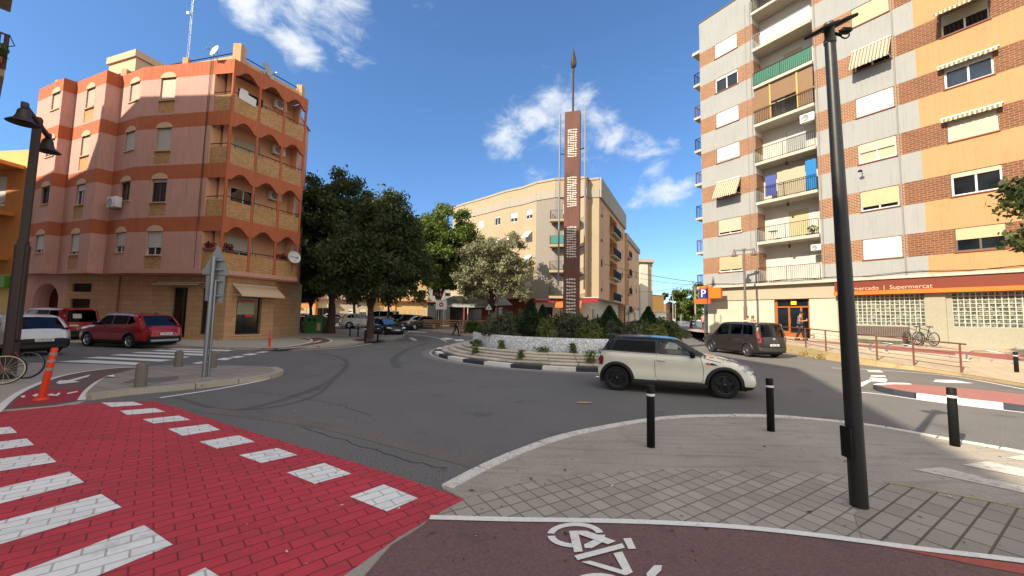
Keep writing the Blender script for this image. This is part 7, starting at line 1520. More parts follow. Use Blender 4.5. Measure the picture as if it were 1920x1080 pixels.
van = body_spec('mpv', 4.38, 1.81, 1.81, paint('grey brown metallic paint', '#231f1d', .1), rtext='8241 JBN', rim=mat('grey alloy', '#8d8f92', .3, .08, 6, .03, 30, 0, metal=.9), spokes=8, blackarch=False)
van['ends'] = [e for e in van['ends'] if e[0] != 'tail_light']+[('tail_light', -1, [(.68, .78), (.84, .76), (.84, 1.30), (.74, 1.28)], TAILL, True), ('rear_bumper', -1, [(-.8, .36), (.8, .36), (.8, .55), (-.8, .55)], mat('grey bumper', '#3f3a38', .5, .1), False), ('emblem', -1, ell(0, .98, .08, .05), CHROME, False)]
van['handles'] = [(-.0, .98), (-1.05, 1.0)]
p, hd = place((1400.5, 669), (1330.5, 659.5), van); make_car(van, 'parked_car', 'grey brown people carrier seen from the rear beside the raised pavement', 'car', p, hd)
WHT = paint('white car paint', '#dcdcd8'); wc = body_spec('suv', 4.4, 1.56, 1.8, WHT, rtext='5778 MXP', blackarch=True, sill=[(-9, .45), (9, .45)])
wc['ends'] = [e for e in wc['ends'] if e[0] != 'tail_light']+[('tail_light', -1, [(.34, .96), (.86, .98), (.86, 1.07), (.55, 1.03)], mat('smoked lamp', '#30181c', .15, .1), True), ('emblem', -1, [(0, .93), (.06, .99), (0, 1.07), (-.06, .99)], BLACKM, False), ('rear_bumper', -1, [(-.82, .38), (.82, .38), (.8, .62), (.5, .66), (-.5, .66), (-.8, .62)], BLACKP, False)]
wc['plates'][0] = (-1, .60, '5778 MXP')
q = G(72, 668); hdw = SUVHD+radians(0); fw_ = np.array([cos(hdw), sin(hdw)]); pw = np.array(q[:2])+fw_*2.2+np.array([0, .1]); make_car(wc, 'parked_car', 'white crossover seen from the rear behind the left street lamp', 'car', (pw[0], pw[1], 0), hdw)
rv = body_spec('mpv', 4.4, 1.84, 1.8, paint('van red paint', '#9c161c'))
rv['ends'] = [e for e in rv['ends'] if e[0] != 'tail_light']+[('tail_light', -1, [(.7, .78), (.84, .76), (.84, 1.2), (.76, 1.2)], TAILL, True), ('white_notice', -1, [(.05, 1.28), (.4, 1.28), (.4, 1.52), (.05, 1.52)], mat('pale notice', '#b9c0b4', .7), False), ('lettering', -1, [(.2, .86), (.55, .86), (.55, .92), (.2, .92)], WHITE, False)]
q = G(128, 642); pv = np.array(q[:2])+fw_*2.2+np.array([0, .6]); make_car(rv, 'parked_van', 'red van parked between the white crossover and the pink block', 'van', (pv[0], pv[1], 0), hdw)
# cars beyond
BLK = paint('black car paint', '#0c0d10'); DGR = paint('dark green car paint', '#1c231f', .2); DBL = paint('dark blue black paint', '#10141c', .2); SIL = paint('silver white paint', '#b9bcbd', .2)
G_ = 'cars parked round the far side of the junction'
hb = body_spec('hatch', 4.25, 1.46, 1.78, BLK, grid=.14); p = at_ground(541, 621); make_car(hb, 'parked_car', 'black hatchback behind the lamp post left of the green bottle bank', 'car', (p[0], p[1], gz(*p[:2])), radians(172), G_)
c2 = body_spec('hatch', 4.3, 1.47, 1.79, DBL, grid=.14); c2['ends'][0] = ('headlight', 1, [(.46, .62), (.84, .66), (.84, .78), (.5, .72)], mat('bright headlamp', '#f2f4f4', .1, .05, 8, .02, 20, 0), True); p = GZ(724, 628); make_car(c2, 'moving_car', 'dark hatchback with bright headlights driving towards the roundabout', 'car', (p[0], p[1], gz(*p[:2])), radians(-48), G_)
c3 = body_spec('suv', 4.3, 1.58, 1.8, WHT, grid=.14); p = GZ(676, 615); make_car(c3, 'parked_car', 'white suv parked left of the white van in the far row', 'car', (p[0], p[1], gz(*p[:2])), radians(30), G_)
c4 = body_spec('mpv', 4.6, 1.95, 1.85, SIL, grid=.14); p = GZ(712, 611); make_car(c4, 'parked_van', 'long white van parked behind the dark plane tree', 'van', (p[0], p[1], gz(*p[:2])), radians(178), G_)
c5 = body_spec('suv', 4.4, 1.6, 1.82, BLK, grid=.14); p = GZ(750, 616); make_car(c5, 'parked_car', 'black suv parked left of the dark green saloon', 'car', (p[0], p[1], gz(*p[:2])), radians(-118), G_)
c6 = body_spec('sedan', 4.5, 1.46, 1.8, DGR, grid=.14); p = GZ(787, 617.5); make_car(c6, 'parked_car', 'dark green saloon parked nose out beside the no entry board', 'car', (p[0], p[1], gz(*p[:2])), radians(-128), G_)
c7 = body_spec('hatch', 4.4, 1.48, 1.8, BLK, grid=.14); p = GZ(637, 609); make_car(c7, 'parked_car', 'black hatchback with a pale roof reflection right of the bottle bank', 'car', (p[0], p[1], gz(*p[:2])), radians(-10), G_)
c8 = body_spec('hatch', 4.2, 1.47, 1.78, SIL, grid=.14); p = GZ(498, 612); make_car(c8, 'parked_car', 'pale hatchback just showing past the stone corner of the pink block', 'car', (p[0], p[1], gz(*p[:2])), radians(170), G_)
c9 = body_spec('sedan', 4.5, 1.45, 1.8, SIL, grid=.14); p = GZ(572, 612); make_car(c9, 'parked_car', 'pale car in front of the orange house behind the plane trees', 'car', (p[0], p[1], gz(*p[:2])), radians(5), G_)
c10 = body_spec('hatch', 4.1, 1.46, 1.76, DBL, grid=.14); p = GZ(768, 612); make_car(c10, 'parked_car', 'dark hatchback farther back between the black suv and the saloon', 'car', (p[0], p[1], gz(*p[:2])), radians(-120), G_)
p = D(1300, 605, 95); make_car(body_spec('hatch', 4.2, 1.47, 1.78, SIL, grid=.2), 'parked_car', 'tiny pale car far down the street in the gap', 'car', (p[0], p[1], .4), radians(65), G_)
# ================================================================ bicycles
def bike(label, p, rz, col, tyre=None, lean=0.06, s=1.0, rimm=None):
    t = thing('bicycle', label, 'bicycle', p, rz); t.rotation_euler = (lean, 0, rz); t.scale = (s, s, s); R = .34
    A, B = (-.52, 0, R), (.53, 0, R); bb = (-.08, 0, .29); st_ = (-.22, 0, .82); hd_ = (.36, 0, .86); hb_ = (.39, 0, .74)
    mb = MB(); mb.tube([bb, st_], .017, 8); mb.tube([bb, hb_], .02, 8); mb.tube([(st_[0]+.015, 0, .76), hd_], .017, 8); mb.tube([(hb_[0], 0, .7), (hd_[0]-.02, 0, .93)], .02, 8)
    for y in (.045, -.045): mb.tube([bb, (A[0], y, A[2])], .01, 6); mb.tube([(st_[0]+.01, y*.3, .74), (A[0], y, A[2])], .009, 6); mb.tube([(hb_[0]+.01, y, .69), (B[0], y, B[2])], .012, 6)
    mb.build('frame', col, t); mb = MB(); mb.tube([st_, (st_[0]-.03, 0, .93)], .014, 8); mb.rbox((st_[0]-.04, 0, .95), (.27, .13, .05), .02); mb.build('saddle', BLACKP, t)
    mb = MB(); mb.tube([(hd_[0]-.03, 0, .95), (hd_[0]+.05, 0, 1.02)], .015, 8); mb.tube([(.36, .3, 1.06), (.42, .15, 1.03), (.42, -.15, 1.03), (.36, -.3, 1.06)], .013, 8); mb.build('handlebar', mat('bike dark metal', '#2a2b2d', .4, .1), t)
    for c in (A, B):
        mb = MB(); mb.lathe([(R-.022, -.0), (R-.012, -.02), (R, -.012), (R+.004, 0), (R, .012), (R-.012, .02), (R-.022, 0)], 36, c, 0, 'y'); w = mb.build('wheel', tyre or RUBBER, t)
        mb = MB(); mb.lathe([(R-.04, -.012), (R-.022, -.012), (R-.022, .012), (R-.04, .012), (R-.04, -.012)], 36, c, 0, 'y')
        for k in range(16): a = 2*pi*k/16; mb.tube([(c[0], (.02 if k % 2 else -.02), c[2]), (c[0]+(R-.03)*cos(a), 0, c[2]+(R-.03)*sin(a))], .0025, 4, 0, False)
        mb.lathe([(.02, -.04), (.02, .04)], 8, c, 0, 'y'); mb.build('spokes', rimm or GREYM, w)
    mb = MB(); mb.lathe([(.04, .05), (.09, .05), (.09, .056), (.04, .056)], 16, bb, 0, 'y'); mb.tube([bb, (bb[0]+.12, .07, bb[2]-.12), (bb[0]+.12, .16, bb[2]-.12)], .012, 6); mb.tube([bb, (bb[0]-.12, -.07, bb[2]+.12), (bb[0]-.12, -.16, bb[2]+.12)], .012, 6); mb.build('crank', BLACKM, t); return t
RB = mat('red bike paint', '#8c1820', .35, .08, 3, .05, 20, 0, coat=.5); q = G(46, 710, .03); bd = np.array([-.93, -.36]); bike('red bicycle leaning on the left street lamp with its rear wheel showing', (q[0]+bd[0]*.52, q[1]+bd[1]*.52, .03), atan2(bd[1], bd[0]), RB)
q = G(4, 721, .03); bd = np.array([-.75, -.66]); bike('bicycle with a cream tyred wheel cut by the left edge of the photo', (q[0]+bd[0]*.52, q[1]+bd[1]*.52, .03), atan2(bd[1], bd[0]), RB, None, .05, 1.0, mat('cream rim', '#d9ceb0', .5))
for i, (u, o, a, lb, cc) in enumerate(((11.95, 1.2, -.9, 'silver bicycle with high handlebars next to the brown bench', GREYM), (12.35, 1.0, -.8, 'dark bicycle standing behind the silver one near the grey pier', BLACKM))):
    q = F0+FD*u+FN*o; bike(lb, (q[0], q[1], .8), RZB+pi+a, cc)
# ================================================================ trees
def tree(label, p, h, crown, leaf, n, size, trunk_h, r0=.22, forks=4, seed=1, group='plane trees round the junction', blobs=None, lean=0., bark=None):
    """crown: list of (cx, cy, cz, rx, ry, rz) lobes above p; leaves sit in small clumps on and inside the lobes"""
    rng = np.random.default_rng(seed); t = thing('broadleaf_tree', label, 'tree', p, 0, group); mb = MB(); rnd = random.Random(seed)
    pts = [(0, 0, -.1), (lean*.2, 0, trunk_h*.35), (lean*.5+.05, .03, trunk_h*.7), (lean, 0, trunk_h)]
    mb.tube(pts, [r0*1.35, r0, r0*.88, r0*.8], 12)
    for cx in crown[:max(forks, 3)+2]:
        tx, ty, tz = cx[0]*.7, cx[1]*.7, cx[2]; b = (lean, 0, trunk_h-.15)
        m1 = (lean+(tx-lean)*.35+rnd.uniform(-.1, .1), ty*.35, trunk_h+(tz-trunk_h)*.4); m2 = (lean+(tx-lean)*.75, ty*.75, trunk_h+(tz-trunk_h)*.8)
        mb.tube([b, m1, m2, (tx, ty, tz+cx[5]*.3)], [r0*.55, r0*.4, r0*.24, r0*.08], 8)
        for _ in range(3):
            e = (m2[0]+rnd.uniform(-1, 1)*cx[3]*.7, m2[1]+rnd.uniform(-1, 1)*cx[4]*.7, m2[2]+rnd.uniform(0, 1)*cx[5]*.7); mb.tube([m1, ((m1[0]+e[0])/2, (m1[1]+e[1])/2, (m1[2]+e[2])/2+.15), e], [r0*.22, r0*.14, r0*.04], 6)
    mb.build('trunk', bark or BARK, t)
    vol = np.array([c[3]*c[4]*c[5] for c in crown]); cnt = (n*vol/vol.sum()).astype(int); P = []
    for c, k in zip(crown, cnt):
        nc = max(8, k//230); d = rng.normal(size=(nc, 3)); d /= np.linalg.norm(d, axis=1)[:, None]; rad = .42+.82*rng.random(nc)**.8
        cen = np.array(c[:3])+d*rad[:, None]*np.array(c[3:]); cr = .16*np.array(c[3:]).mean()+.24
        idx = rng.integers(0, nc, k); off = rng.normal(size=(k, 3))*cr*.55; off[:, 2] *= .75; P.append(cen[idx]+off)
    P = np.concatenate(P); leafmesh('crown', leafquads(P, size, rng), leaf, t); return t
q = GZ(619, 625, .11); tree('tall dark green plane tree rising highest beside the pink block', (q[0], q[1], .11), 11, [(-.6, 0, 9.3, 3.0, 3., 2.8), (.6, -.3, 11.6, 2.4, 2.4, 2.0), (2.0, .3, 9.0, 2.3, 2.4, 2.6), (-2.2, .4, 7.2, 2.2, 2.6, 2.6), (1.2, 0, 6.0, 2.6, 2.6, 2.0), (3.0, 1, 11.2, 1.4, 1.6, 1.4), (-1.6, 0, 12.2, 1.5, 1.6, 1.2)], LEAFD, 52000, .17, 2.6, .34, 5, 11)
q = GZ(692, 634, .11); tree('round very dark tree in the tree pit with bollards', (q[0], q[1], .11), 9, [(0, 0, 6.2, 2.9, 2.8, 2.8), (.6, .2, 8.6, 2.2, 2.2, 1.6), (-1.3, 0, 4.6, 2.2, 2.2, 1.7), (1.6, 0, 4.4, 2.1, 2.1, 1.7), (2.2, .2, 6.4, 1.7, 2, 2.0), (-2.2, .2, 7.0, 1.5, 1.8, 1.9)], LEAFD, 52000, .14, 2.0, .26, 4, 12)
q = GZ(820, 613, .1); tree('bright green tree with a wide sunlit crown behind the no entry board', (q[0], q[1], gz(*q[:2])+.1), 13, [(0, 0, 9.5, 3.6, 3.4, 3.2), (1.2, -.5, 12.2, 2.6, 2.6, 2.2), (-2.6, 0, 10.5, 2.4, 2.4, 2.6), (3.4, 0, 9.6, 2.2, 2.4, 2.4), (-1.6, -.2, 6.2, 2.4, 2.4, 1.8), (2.4, -.2, 6.4, 2.2, 2.4, 1.6), (-3.3, 0, 7.6, 1.6, 2, 2.0)], LEAFG, 52000, .19, 3.0, .3, 5, 13)
q = (-2.35, 43.6, 0); tree('grey olive tree shading the bar awning left of the monument', (q[0], q[1], gz(*q[:2])+.1), 9, [(-.3, -.4, 7.4, 2.6, 2.6, 2.2), (1.3, -.6, 8.9, 1.8, 2.2, 1.5), (-2.1, -.3, 6.2, 1.8, 2.0, 1.9), (2.5, -.6, 6.4, 1.9, 2.0, 1.9), (.6, -.6, 4.9, 2.6, 2.2, 1.3), (-.6, -.3, 9.5, 1.3, 1.6, .9), (3.4, -.5, 4.4, 1.1, 1.2, 1.2), (-2.6, 0, 4.2, 1.2, 1.4, 1.0)], LEAFO, 42000, .16, 2.3, .22, 4, 14)
for i, (x, y, h, lb) in enumerate(((522, 616, 7.5, 'small forked tree beside the corner of the pink block'), (552, 618, 7.0, 'slim tree right behind the lamp post near the bottle bank'), (580, 617, 7.2, 'slim tree rising behind the bottle bank'), (662, 613, 7.6, 'slender trunked tree in front of the garage building'), (727, 612, 8.4, 'tree in front of the ochre house right of the dark round tree'))):
    q = GZ(x, y, .1); tree(lb, (q[0], q[1], gz(*q[:2])+.1), h, [(0, 0, h*.78, 2.1, 2.1, 1.9), (1.4, .2, h*.66, 1.7, 1.8, 1.4), (-1.4, 0, h*.66, 1.7, 1.8, 1.4), (.3, 0, h*.98, 1.5, 1.5, 1.3), (0, -.5, h*.55, 1.5, 1.4, .8)], LEAFD, 16000, .2, 2.2, .16, 4, 20+i)
# tree at the right edge, its twigs reach into the picture
tree('tree at the right edge whose dark twigs hang in front of the orange render', (16.3, 10.8, .1), 7, [(1.4, .2, 5.4, 1.5, 1.7, 1.5), (.4, 0, 4.9, 1.0, 1.3, .9), (2.6, 0, 6.2, 1.4, 1.5, 1.2)], LEAFD, 9000, .13, 2.4, .14, 4, 31)
# far trees
for i, (x, Y, h, w, lb) in enumerate(((1296, 75, 9.0, 2.6, 'green tree past the corner of the brick block at the end of the street'), (1262, 160, 14, 5, 'dark tree behind the far brown houses'), (1270, 230, 9, 6, 'low far tree in the gap at the end of the street'), (1288, 210, 8, 7, 'low far trees right of the lone pole'))):
    q = D(x, 600, Y); tree(lb, (q[0], Y, .4), h, [(0, 0, h*.62, w, w, h*.3), (w*.5, 0, h*.75, w*.6, w*.6, h*.22), (-w*.5, 0, h*.55, w*.7, w*.7, h*.25), (0, 0, h*.35, w*.8, w*.8, h*.2)], LEAFG if i != 1 else LEAFD, 7000 if i == 0 else 3000, .3 if i == 0 else .7, h*.25, .2, 3, 40+i, 'far trees down the street')
# ================================================================ planting on the roundabout
def bush(label, p, r, h, m, n, size, seed, spiky=True, group='shrubs on the roundabout'):
    rng = np.random.default_rng(seed); nl = 7; P = []
    for k in range(nl):
        a = rng.random()*2*pi; d = rng.random()**.5*r*.75; cx, cy = d*cos(a), d*sin(a); hh = h*(.65+.4*rng.random()); rr = r*(.32+.25*rng.random()); kk = n//nl
        u = rng.normal(size=(kk, 3)); u /= np.linalg.norm(u, axis=1)[:, None]; u[:, 2] = np.abs(u[:, 2]); rad = rng.random(kk)**.35
        jag = 1+.18*np.sin(u[:, 0]*9+k)*np.cos(u[:, 1]*8)
        P.append(np.stack([cx+u[:, 0]*rr*rad*jag, cy+u[:, 1]*rr*rad*jag, .05+u[:, 2]*hh*rad*jag], 1))
    P = np.concatenate(P); t = thing('shrub', label, 'shrub', p, 0, group); leafmesh('foliage', leafquads(P, size, rng, 2.6, .0), m, t)
    mb = MB(); [mb.tube([(0, 0, -.1), (.5*r*cos(a), .5*r*sin(a), h*.55)], [.03, .01], 5) for a in (0, 1.3, 2.6, 3.9, 5.2)]; mb.build('stems', BARK, t); return t
def conifer(label, p, r, h, n, seed):
    rng = np.random.default_rng(seed); z = rng.random(n)**1.25; a = rng.random(n)*2*pi; rad = r*np.minimum(1, (1-z)*1.25+.05)*np.minimum(1, .55+z*2.2)*(.55+.5*rng.random(n)**.5)*(1+.12*np.sin(a*5+z*17))
    P = np.stack([rad*np.cos(a), rad*np.sin(a), .05+z*h*(1+.03*np.sin(a*3))], 1); t = thing('conifer', label, 'conifer', p, 0, 'dwarf conifers on the roundabout'); leafmesh('foliage', leafquads(P, .075, rng, 2.2, 1.), CONIF, t); mb = MB(); mb.tube([(0, 0, -.1), (0, 0, h*.8)], [.06, .01], 6); mb.build('trunk', BARK, t)
bz_ = .98
def onR(px_, dist): # a point on the planter at a given distance along the view column
    d = ray(px_, 600); d[2] = 0; d /= np.linalg.norm(d); return (d[0]*dist, d[1]*dist)
for i, (x, dist, r, h, lb) in enumerate(((995, 16.6, .5, 1.5, 'tallest dark conifer left of the monument base'), (1017, 19.5, .5, 1.35, 'smaller conifer just left behind the monument'), (1143, 17.2, .62, 1.3, 'broad pointed conifer right of the monument'), (1216, 19.6, .62, 1.35, 'dark conifer near the right end of the planter'))):
    q = onR(x, dist); conifer(lb, (q[0], q[1], bz_), r, h, 9000, 60+i)
bl_ = [(905, 20.2, .9, .75, 'low spreading shrub at the left end of the planter'), (940, 18.2, 1.0, .85, 'shrub between the left end and the tallest conifer'), (965, 20.5, 1.0, 1.0, 'shrub behind the tallest conifer'), (1030, 16.6, .75, .8, 'shrub in front of the smaller conifer'), (1050, 18.6, .8, 1.05, 'brownish shrub at the left foot of the monument'), (1075, 17.0, .8, .95, 'shrub right in front of the monument slab'), (1105, 18.4, .85, .95, 'shrub at the right foot of the monument'), (1110, 16.2, .7, .62, 'light green shrub at the front edge below the monument'),
       (1135, 16.1, .55, .45, 'trailing shrub spilling over the planter wall'), (1165, 16.6, .8, .7, 'shrub just right of the broad conifer'), (1180, 18.6, .95, .95, 'shrub between the two right conifers'), (1205, 17.6, .9, .75, 'shrub above the roof of the white hatchback'), (1240, 19.0, 1.0, .75, 'shrub right of the last conifer'), (1258, 20.6, 1.0, .55, 'low shrub at the right end of the planter'), (1000, 22.5, 1.1, 1.1, 'shrub at the back of the planter left of the monument'), (1140, 22.6, 1.2, 1.1, 'shrub at the back of the planter right of the monument')]
HB = leafmat('brownish hedge leaves', '#4a4630', '#3d3a26', '#5c5a38')
for i, (x, dist, r, h, lb) in enumerate(bl_):
    q = onR(x, dist); bush(lb, (q[0], q[1], bz_-.05), r*random.uniform(.8, 1.1), h*random.uniform(.8, 1.25), (HB, HEDGE, HEDGE2, HEDGE, HEDGE3)[(0 if i in (4, 6) else 1+(i*7) % 4)], 4200, .07, 80+i)
def weed(label, p, r, h, seed, n=160, m=None):
    rng = np.random.default_rng(seed); P = np.stack([rng.normal(size=n)*r*.3, rng.normal(size=n)*r*.3, rng.random(n)**1.5*h], 1); t = thing('weed', label, 'weed', p, 0, 'weeds growing from the roundabout steps'); leafmesh('leaves', leafquads(P, .04, rng, 2.8, -.5), m or WEED, t)
    mb = MB(); [mb.tube([(0, 0, -.03), (rng.normal()*r*.3, rng.normal()*r*.3, h*.95)], [.006, .003], 4) for _ in range(5)]; mb.build('stem', WEED, t)
WL = [(885, 655, 5.5, .45, .28, 'grassy weeds at the left end of the white planter wall'), (918, 653, 5.35, .3, .3, 'weeds against the left part of the planter wall'), (974, 657, 5.3, .22, .38, 'tall weed standing against the wall left of the middle'), (1030, 662, 5.35, .45, .22, 'wide tuft of weeds at the wall foot below the monument'), (1073, 660, 5.3, .25, .4, 'tall spindly weed at the wall below the broad conifer'), (1118, 664, 5.35, .35, .2, 'weeds at the wall foot near the white hatchback'), (868, 666, 6.25, .2, .25, 'small weed in the step joints at the left'), (965, 676, 6.3, .2, .3, 'weed growing out of the middle of the steps'), (1122, 690, 6.4, .35, .4, 'leafy weed on the steps right behind the white hatchback')]
for i, (x, y, rr, r, h, lb) in enumerate(WL):
    q = G(x, y, .35 if rr < 6 else .25); d = np.array([q[0]-RC[0], q[1]-RC[1]]); d = d/np.linalg.norm(d)*rr; weed(lb, (RC[0]+d[0], RC[1]+d[1], .46 if rr < 5.6 else (.28 if rr > 6.2 else .4)), r, h, 120+i, 260)
for i, (s, lb) in enumerate(((8.2, 'dry grass tuft at the foot of the sunlit retaining wall'), (9.0, 'dry grass along the retaining wall behind the people carrier'))):
    k = int(s); f = s-k; p = np.array(REW[k])*(1-f)+np.array(REW[k+1])*f; weed(lb, (p[0]-.1, p[1]-.06, 0), .5, .25, 150+i, 300, leafmat('dry grass', '#b39c62', '#9a8450', '#c2ad76'))
# ================================================================ people
def skin_mesh(name, verts, edges, radii, m, parent, sub=1, loc=None):
    me = bpy.data.meshes.new(name); me.from_pydata(verts, edges, []); o = bpy.data.objects.new(name, me); COL.objects.link(o)
    o.modifiers.new('skin', 'SKIN'); sv = me.skin_vertices[0].data
    for i, r in enumerate(radii): sv[i].radius = (r, r) if not isinstance(r, tuple) else r; sv[i].use_root = (i == 0)
    if sub: s = o.modifiers.new('sub', 'SUBSURF'); s.levels = sub; s.render_levels = sub
    dg = bpy.context.evaluated_depsgraph_get(); m2 = bpy.data.meshes.new_from_object(o.evaluated_get(dg)); bpy.data.objects.remove(o); bpy.data.meshes.remove(me)
    m2.name = name; m2.materials.clear(); m2.materials.append(m)
    for p in m2.polygons: p.use_smooth = True
    o = bpy.data.objects.new(name, m2); COL.objects.link(o); o.parent = parent
    if loc: o.location = loc
    return o
def person(label, p, rz, pose, shirt, trousers, hair=HAIR, h=1.72, shoe=None, sleeve=True, skirt=False):
    """pose: joint positions for a 1.72 m figure facing +x (y to its left)"""
    t = thing('person', label, 'person', p, rz); k = h/1.72; t.scale = (k, k, k)
    J = dict(pel=(0, 0, .95), chest=(0, 0, 1.28), neck=(0.01, 0, 1.46), head=(.03, 0, 1.62), hl=(0, .09, .9), kl=(.02, .1, .5), fl=(-.02, .1, .09), hr=(0, -.09, .9), kr=(.02, -.1, .5), fr=(-.02, -.1, .09), sl=(0, .19, 1.40), el=(-.03, .24, 1.12), wl=(.06, .25, .87), sr=(0, -.19, 1.40), er=(-.03, -.24, 1.12), wr=(.06, -.25, .87)); J.update(pose)
    names = ['pel', 'chest', 'neck', 'head', 'top', 'sl', 'el', 'wl', 'sr', 'er', 'wr', 'hl', 'kl', 'fl', 'tl', 'hr', 'kr', 'fr', 'tr']
    hd = Vector(J['head']); nk = Vector(J['neck']); up = (hd-nk).normalized(); J['top'] = tuple(hd+up*.10)
    for s in 'lr': f = Vector(J['f'+s]); J['t'+s] = tuple(f+Vector((.17, 0, -.05)))
    V = [J[n] for n in names]; ix = {n: i for i, n in enumerate(names)}
    E = [('pel', 'chest'), ('chest', 'neck'), ('neck', 'head'), ('head', 'top'), ('chest', 'sl'), ('sl', 'el'), ('el', 'wl'), ('chest', 'sr'), ('sr', 'er'), ('er', 'wr'), ('pel', 'hl'), ('hl', 'kl'), ('kl', 'fl'), ('fl', 'tl'), ('pel', 'hr'), ('hr', 'kr'), ('kr', 'fr'), ('fr', 'tr')]
    Rr = {'pel': .12, 'chest': .13, 'neck': .055, 'head': .09, 'top': .07, 'sl': .055, 'el': .04, 'wl': .028, 'sr': .055, 'er': .04, 'wr': .028, 'hl': .085, 'kl': .058, 'fl': .042, 'tl': .036, 'hr': .085, 'kr': .058, 'fr': .042, 'tr': .036}
    rad = [Rr[n] for n in names]; E2 = [(ix[a], ix[b]) for a, b in E]
    # hands: palm and five fingers on each wrist
    for s in 'lr':
        w = Vector(J['w'+s]); e = Vector(J['e'+s]); d = (w-e).normalized(); side = d.cross(Vector((0, 0, 1)) if abs(d.z) < .8 else Vector((1, 0, 0))).normalized(); nn = d.cross(side)
        V.append(tuple(w+d*.07)); rad.append(.03); pi_ = len(V)-1; E2.append((ix['w'+s], pi_))
        for j, (o, ln) in enumerate(((-.03, .06), (-.011, .075), (.011, .072), (.03, .055))):
            b = w+d*.095+side*o; V.append(tuple(b)); rad.append(.0105); V.append(tuple(b+d*ln*.5+nn*.012)); rad.append(.0095); V.append(tuple(b+d*ln*.85+nn*.035)); rad.append(.008); q = len(V); E2 += [(pi_, q-3), (q-3, q-2), (q-2, q-1)]
        b = w+d*.05+side*.045; V.append(tuple(b)); rad.append(.012); V.append(tuple(b+d*.045+side*.02+nn*.02)); rad.append(.009); q = len(V); E2 += [(pi_, q-2), (q-2, q-1)]
    skin_mesh('body', V, E2, rad, SKIN, t, 1)
    # clothes follow the body
    sn = ['pel', 'chest', 'sl', 'el', 'sr', 'er']; sj = {n: Vector(J[n]) for n in sn}; sj['low'] = sj['pel']+Vector((0, 0, -.06)); sj['col'] = Vector(J['chest']).lerp(Vector(J['neck']), .72)
    for s in 'lr': sj['e'+s] = Vector(J['s'+s]).lerp(Vector(J['e'+s]), .95 if not sleeve else .62)
    o = ['pel', 'low', 'chest', 'col', 'sl', 'el', 'sr', 'er']; skin_mesh('shirt', [tuple(sj[n]) for n in o], [(0, 1), (0, 2), (2, 3), (2, 4), (4, 5), (2, 6), (6, 7)], [.15, .15, .155, .075, .078, .062, .078, .062], shirt, t, 1)
    o = ['pel', 'hl', 'kl', 'fl', 'hr', 'kr', 'fr']; pj = [Vector(J[n]) for n in o]; pj[3] = pj[2].lerp(pj[3], .93); pj[6] = pj[5].lerp(pj[6], .93); skin_mesh('trousers', [tuple(v) for v in pj], [(0, 1), (1, 2), (2, 3), (0, 4), (4, 5), (5, 6)], [.145, .105, .075, .068, .105, .075, .068], trousers, t, 1)
    for s in 'lr':
        f = Vector(J['f'+s]); mb = MB(); mb.rbox((f.x+.07, f.y, f.z-.045), (.27, .095, .085), .03); mb.build('shoe', shoe or BLACKP, t)
    # hair, face
    mb = MB(); n = 10
    for i in range(n+1):
        pass
    M = Matrix.Translation(hd+up*.06-Vector((.018, 0, 0))) @ up.to_track_quat('Z', 'Y').to_matrix().to_4x4()
    mb.lathe([(.0, .115), (.055, .105), (.09, .07), (.104, .02), (.1, -.03), (.085, -.06)], 16); mb.xf(M @ Matrix.Diagonal((1.0, .92, 1, 1))); mb.build('hair', hair, t)
    mb = MB(); f = hd+Vector((.085, 0, 0)); mb.rbox((f.x+.012, f.y, f.z+.0), (.03, .025, .04), .008); [mb.rbox((f.x-.04, f.y+s*.088, f.z), (.03, .02, .05), .008) for s in (1, -1)]; mb.build('face', SKIN, t)
    mb = MB(); [mb.rbox((f.x+.0, f.y+s*.032, f.z+.035), (.012, .022, .012), .004) for s in (1, -1)]; mb.rbox((f.x+.0, f.y, f.z-.045), (.012, .045, .01), .003); mb.build('eyes_and_mouth', mat('dark facial features', '#3a2220', .6), t)
    return t
# man with a phone on the raised pavement
q = F0+FD*7.0+FN*1.35; pw_ = atan2(FD[1], FD[0])
man = person('man in a grey purple t shirt looking at his phone by the door', (q[0], q[1], .74), pw_+.25, dict(neck=(.03, 0, 1.45), head=(.075, 0, 1.60), kl=(.12, .09, .52), fl=(.18, .1, .1), kr=(-.02, -.09, .5), fr=(-.2, -.1, .12), el=(.02, .25, 1.14), wl=(.25, .14, 1.20), er=(.02, -.25, 1.14), wr=(.25, -.12, 1.18)), mat('grey purple shirt', '#6f6470', .9, .08), mat('black trousers', '#1c1c20', .9, .1), h=1.76)
mb = MB(); mb.rbox((.36, .02, 1.25), (.02, .075, .15), .006); o = mb.build('phone', mat('pale phone', '#c9c9cc', .3, .05), None); o.parent = man; PH = o
# man bent forward walking a dog
q = GZ(855, 629.5); dg_ = person('man in a dark blue shirt stooping as he walks a small dog', (q[0], q[1], gz(*q[:2])), radians(-20), dict(chest=(.15, 0, 1.22), neck=(.3, 0, 1.34), head=(.4, 0, 1.44), sl=(.2, .19, 1.32), sr=(.2, -.19, 1.32), el=(.22, .22, 1.02), wl=(.38, .2, .82), er=(.2, -.24, 1.02), wr=(.36, -.22, .8), kl=(.16, .09, .52), fl=(.2, .1, .09), kr=(-.06, -.09, .5), fr=(-.32, -.1, .13)), mat('dark blue shirt', '#1f2a4a', .9, .08), mat('dark trousers', '#23232a', .9, .1), h=1.72)
dp = GZ(868, 628.5); dog = thing('dog', 'small reddish dog on a lead beside the stooping man', 'dog', (dp[0], dp[1], gz(*dp[:2])), radians(-10)); FUR = mat('reddish fur', '#8a4a30', .9, .2, 6, .2, 30, .2)
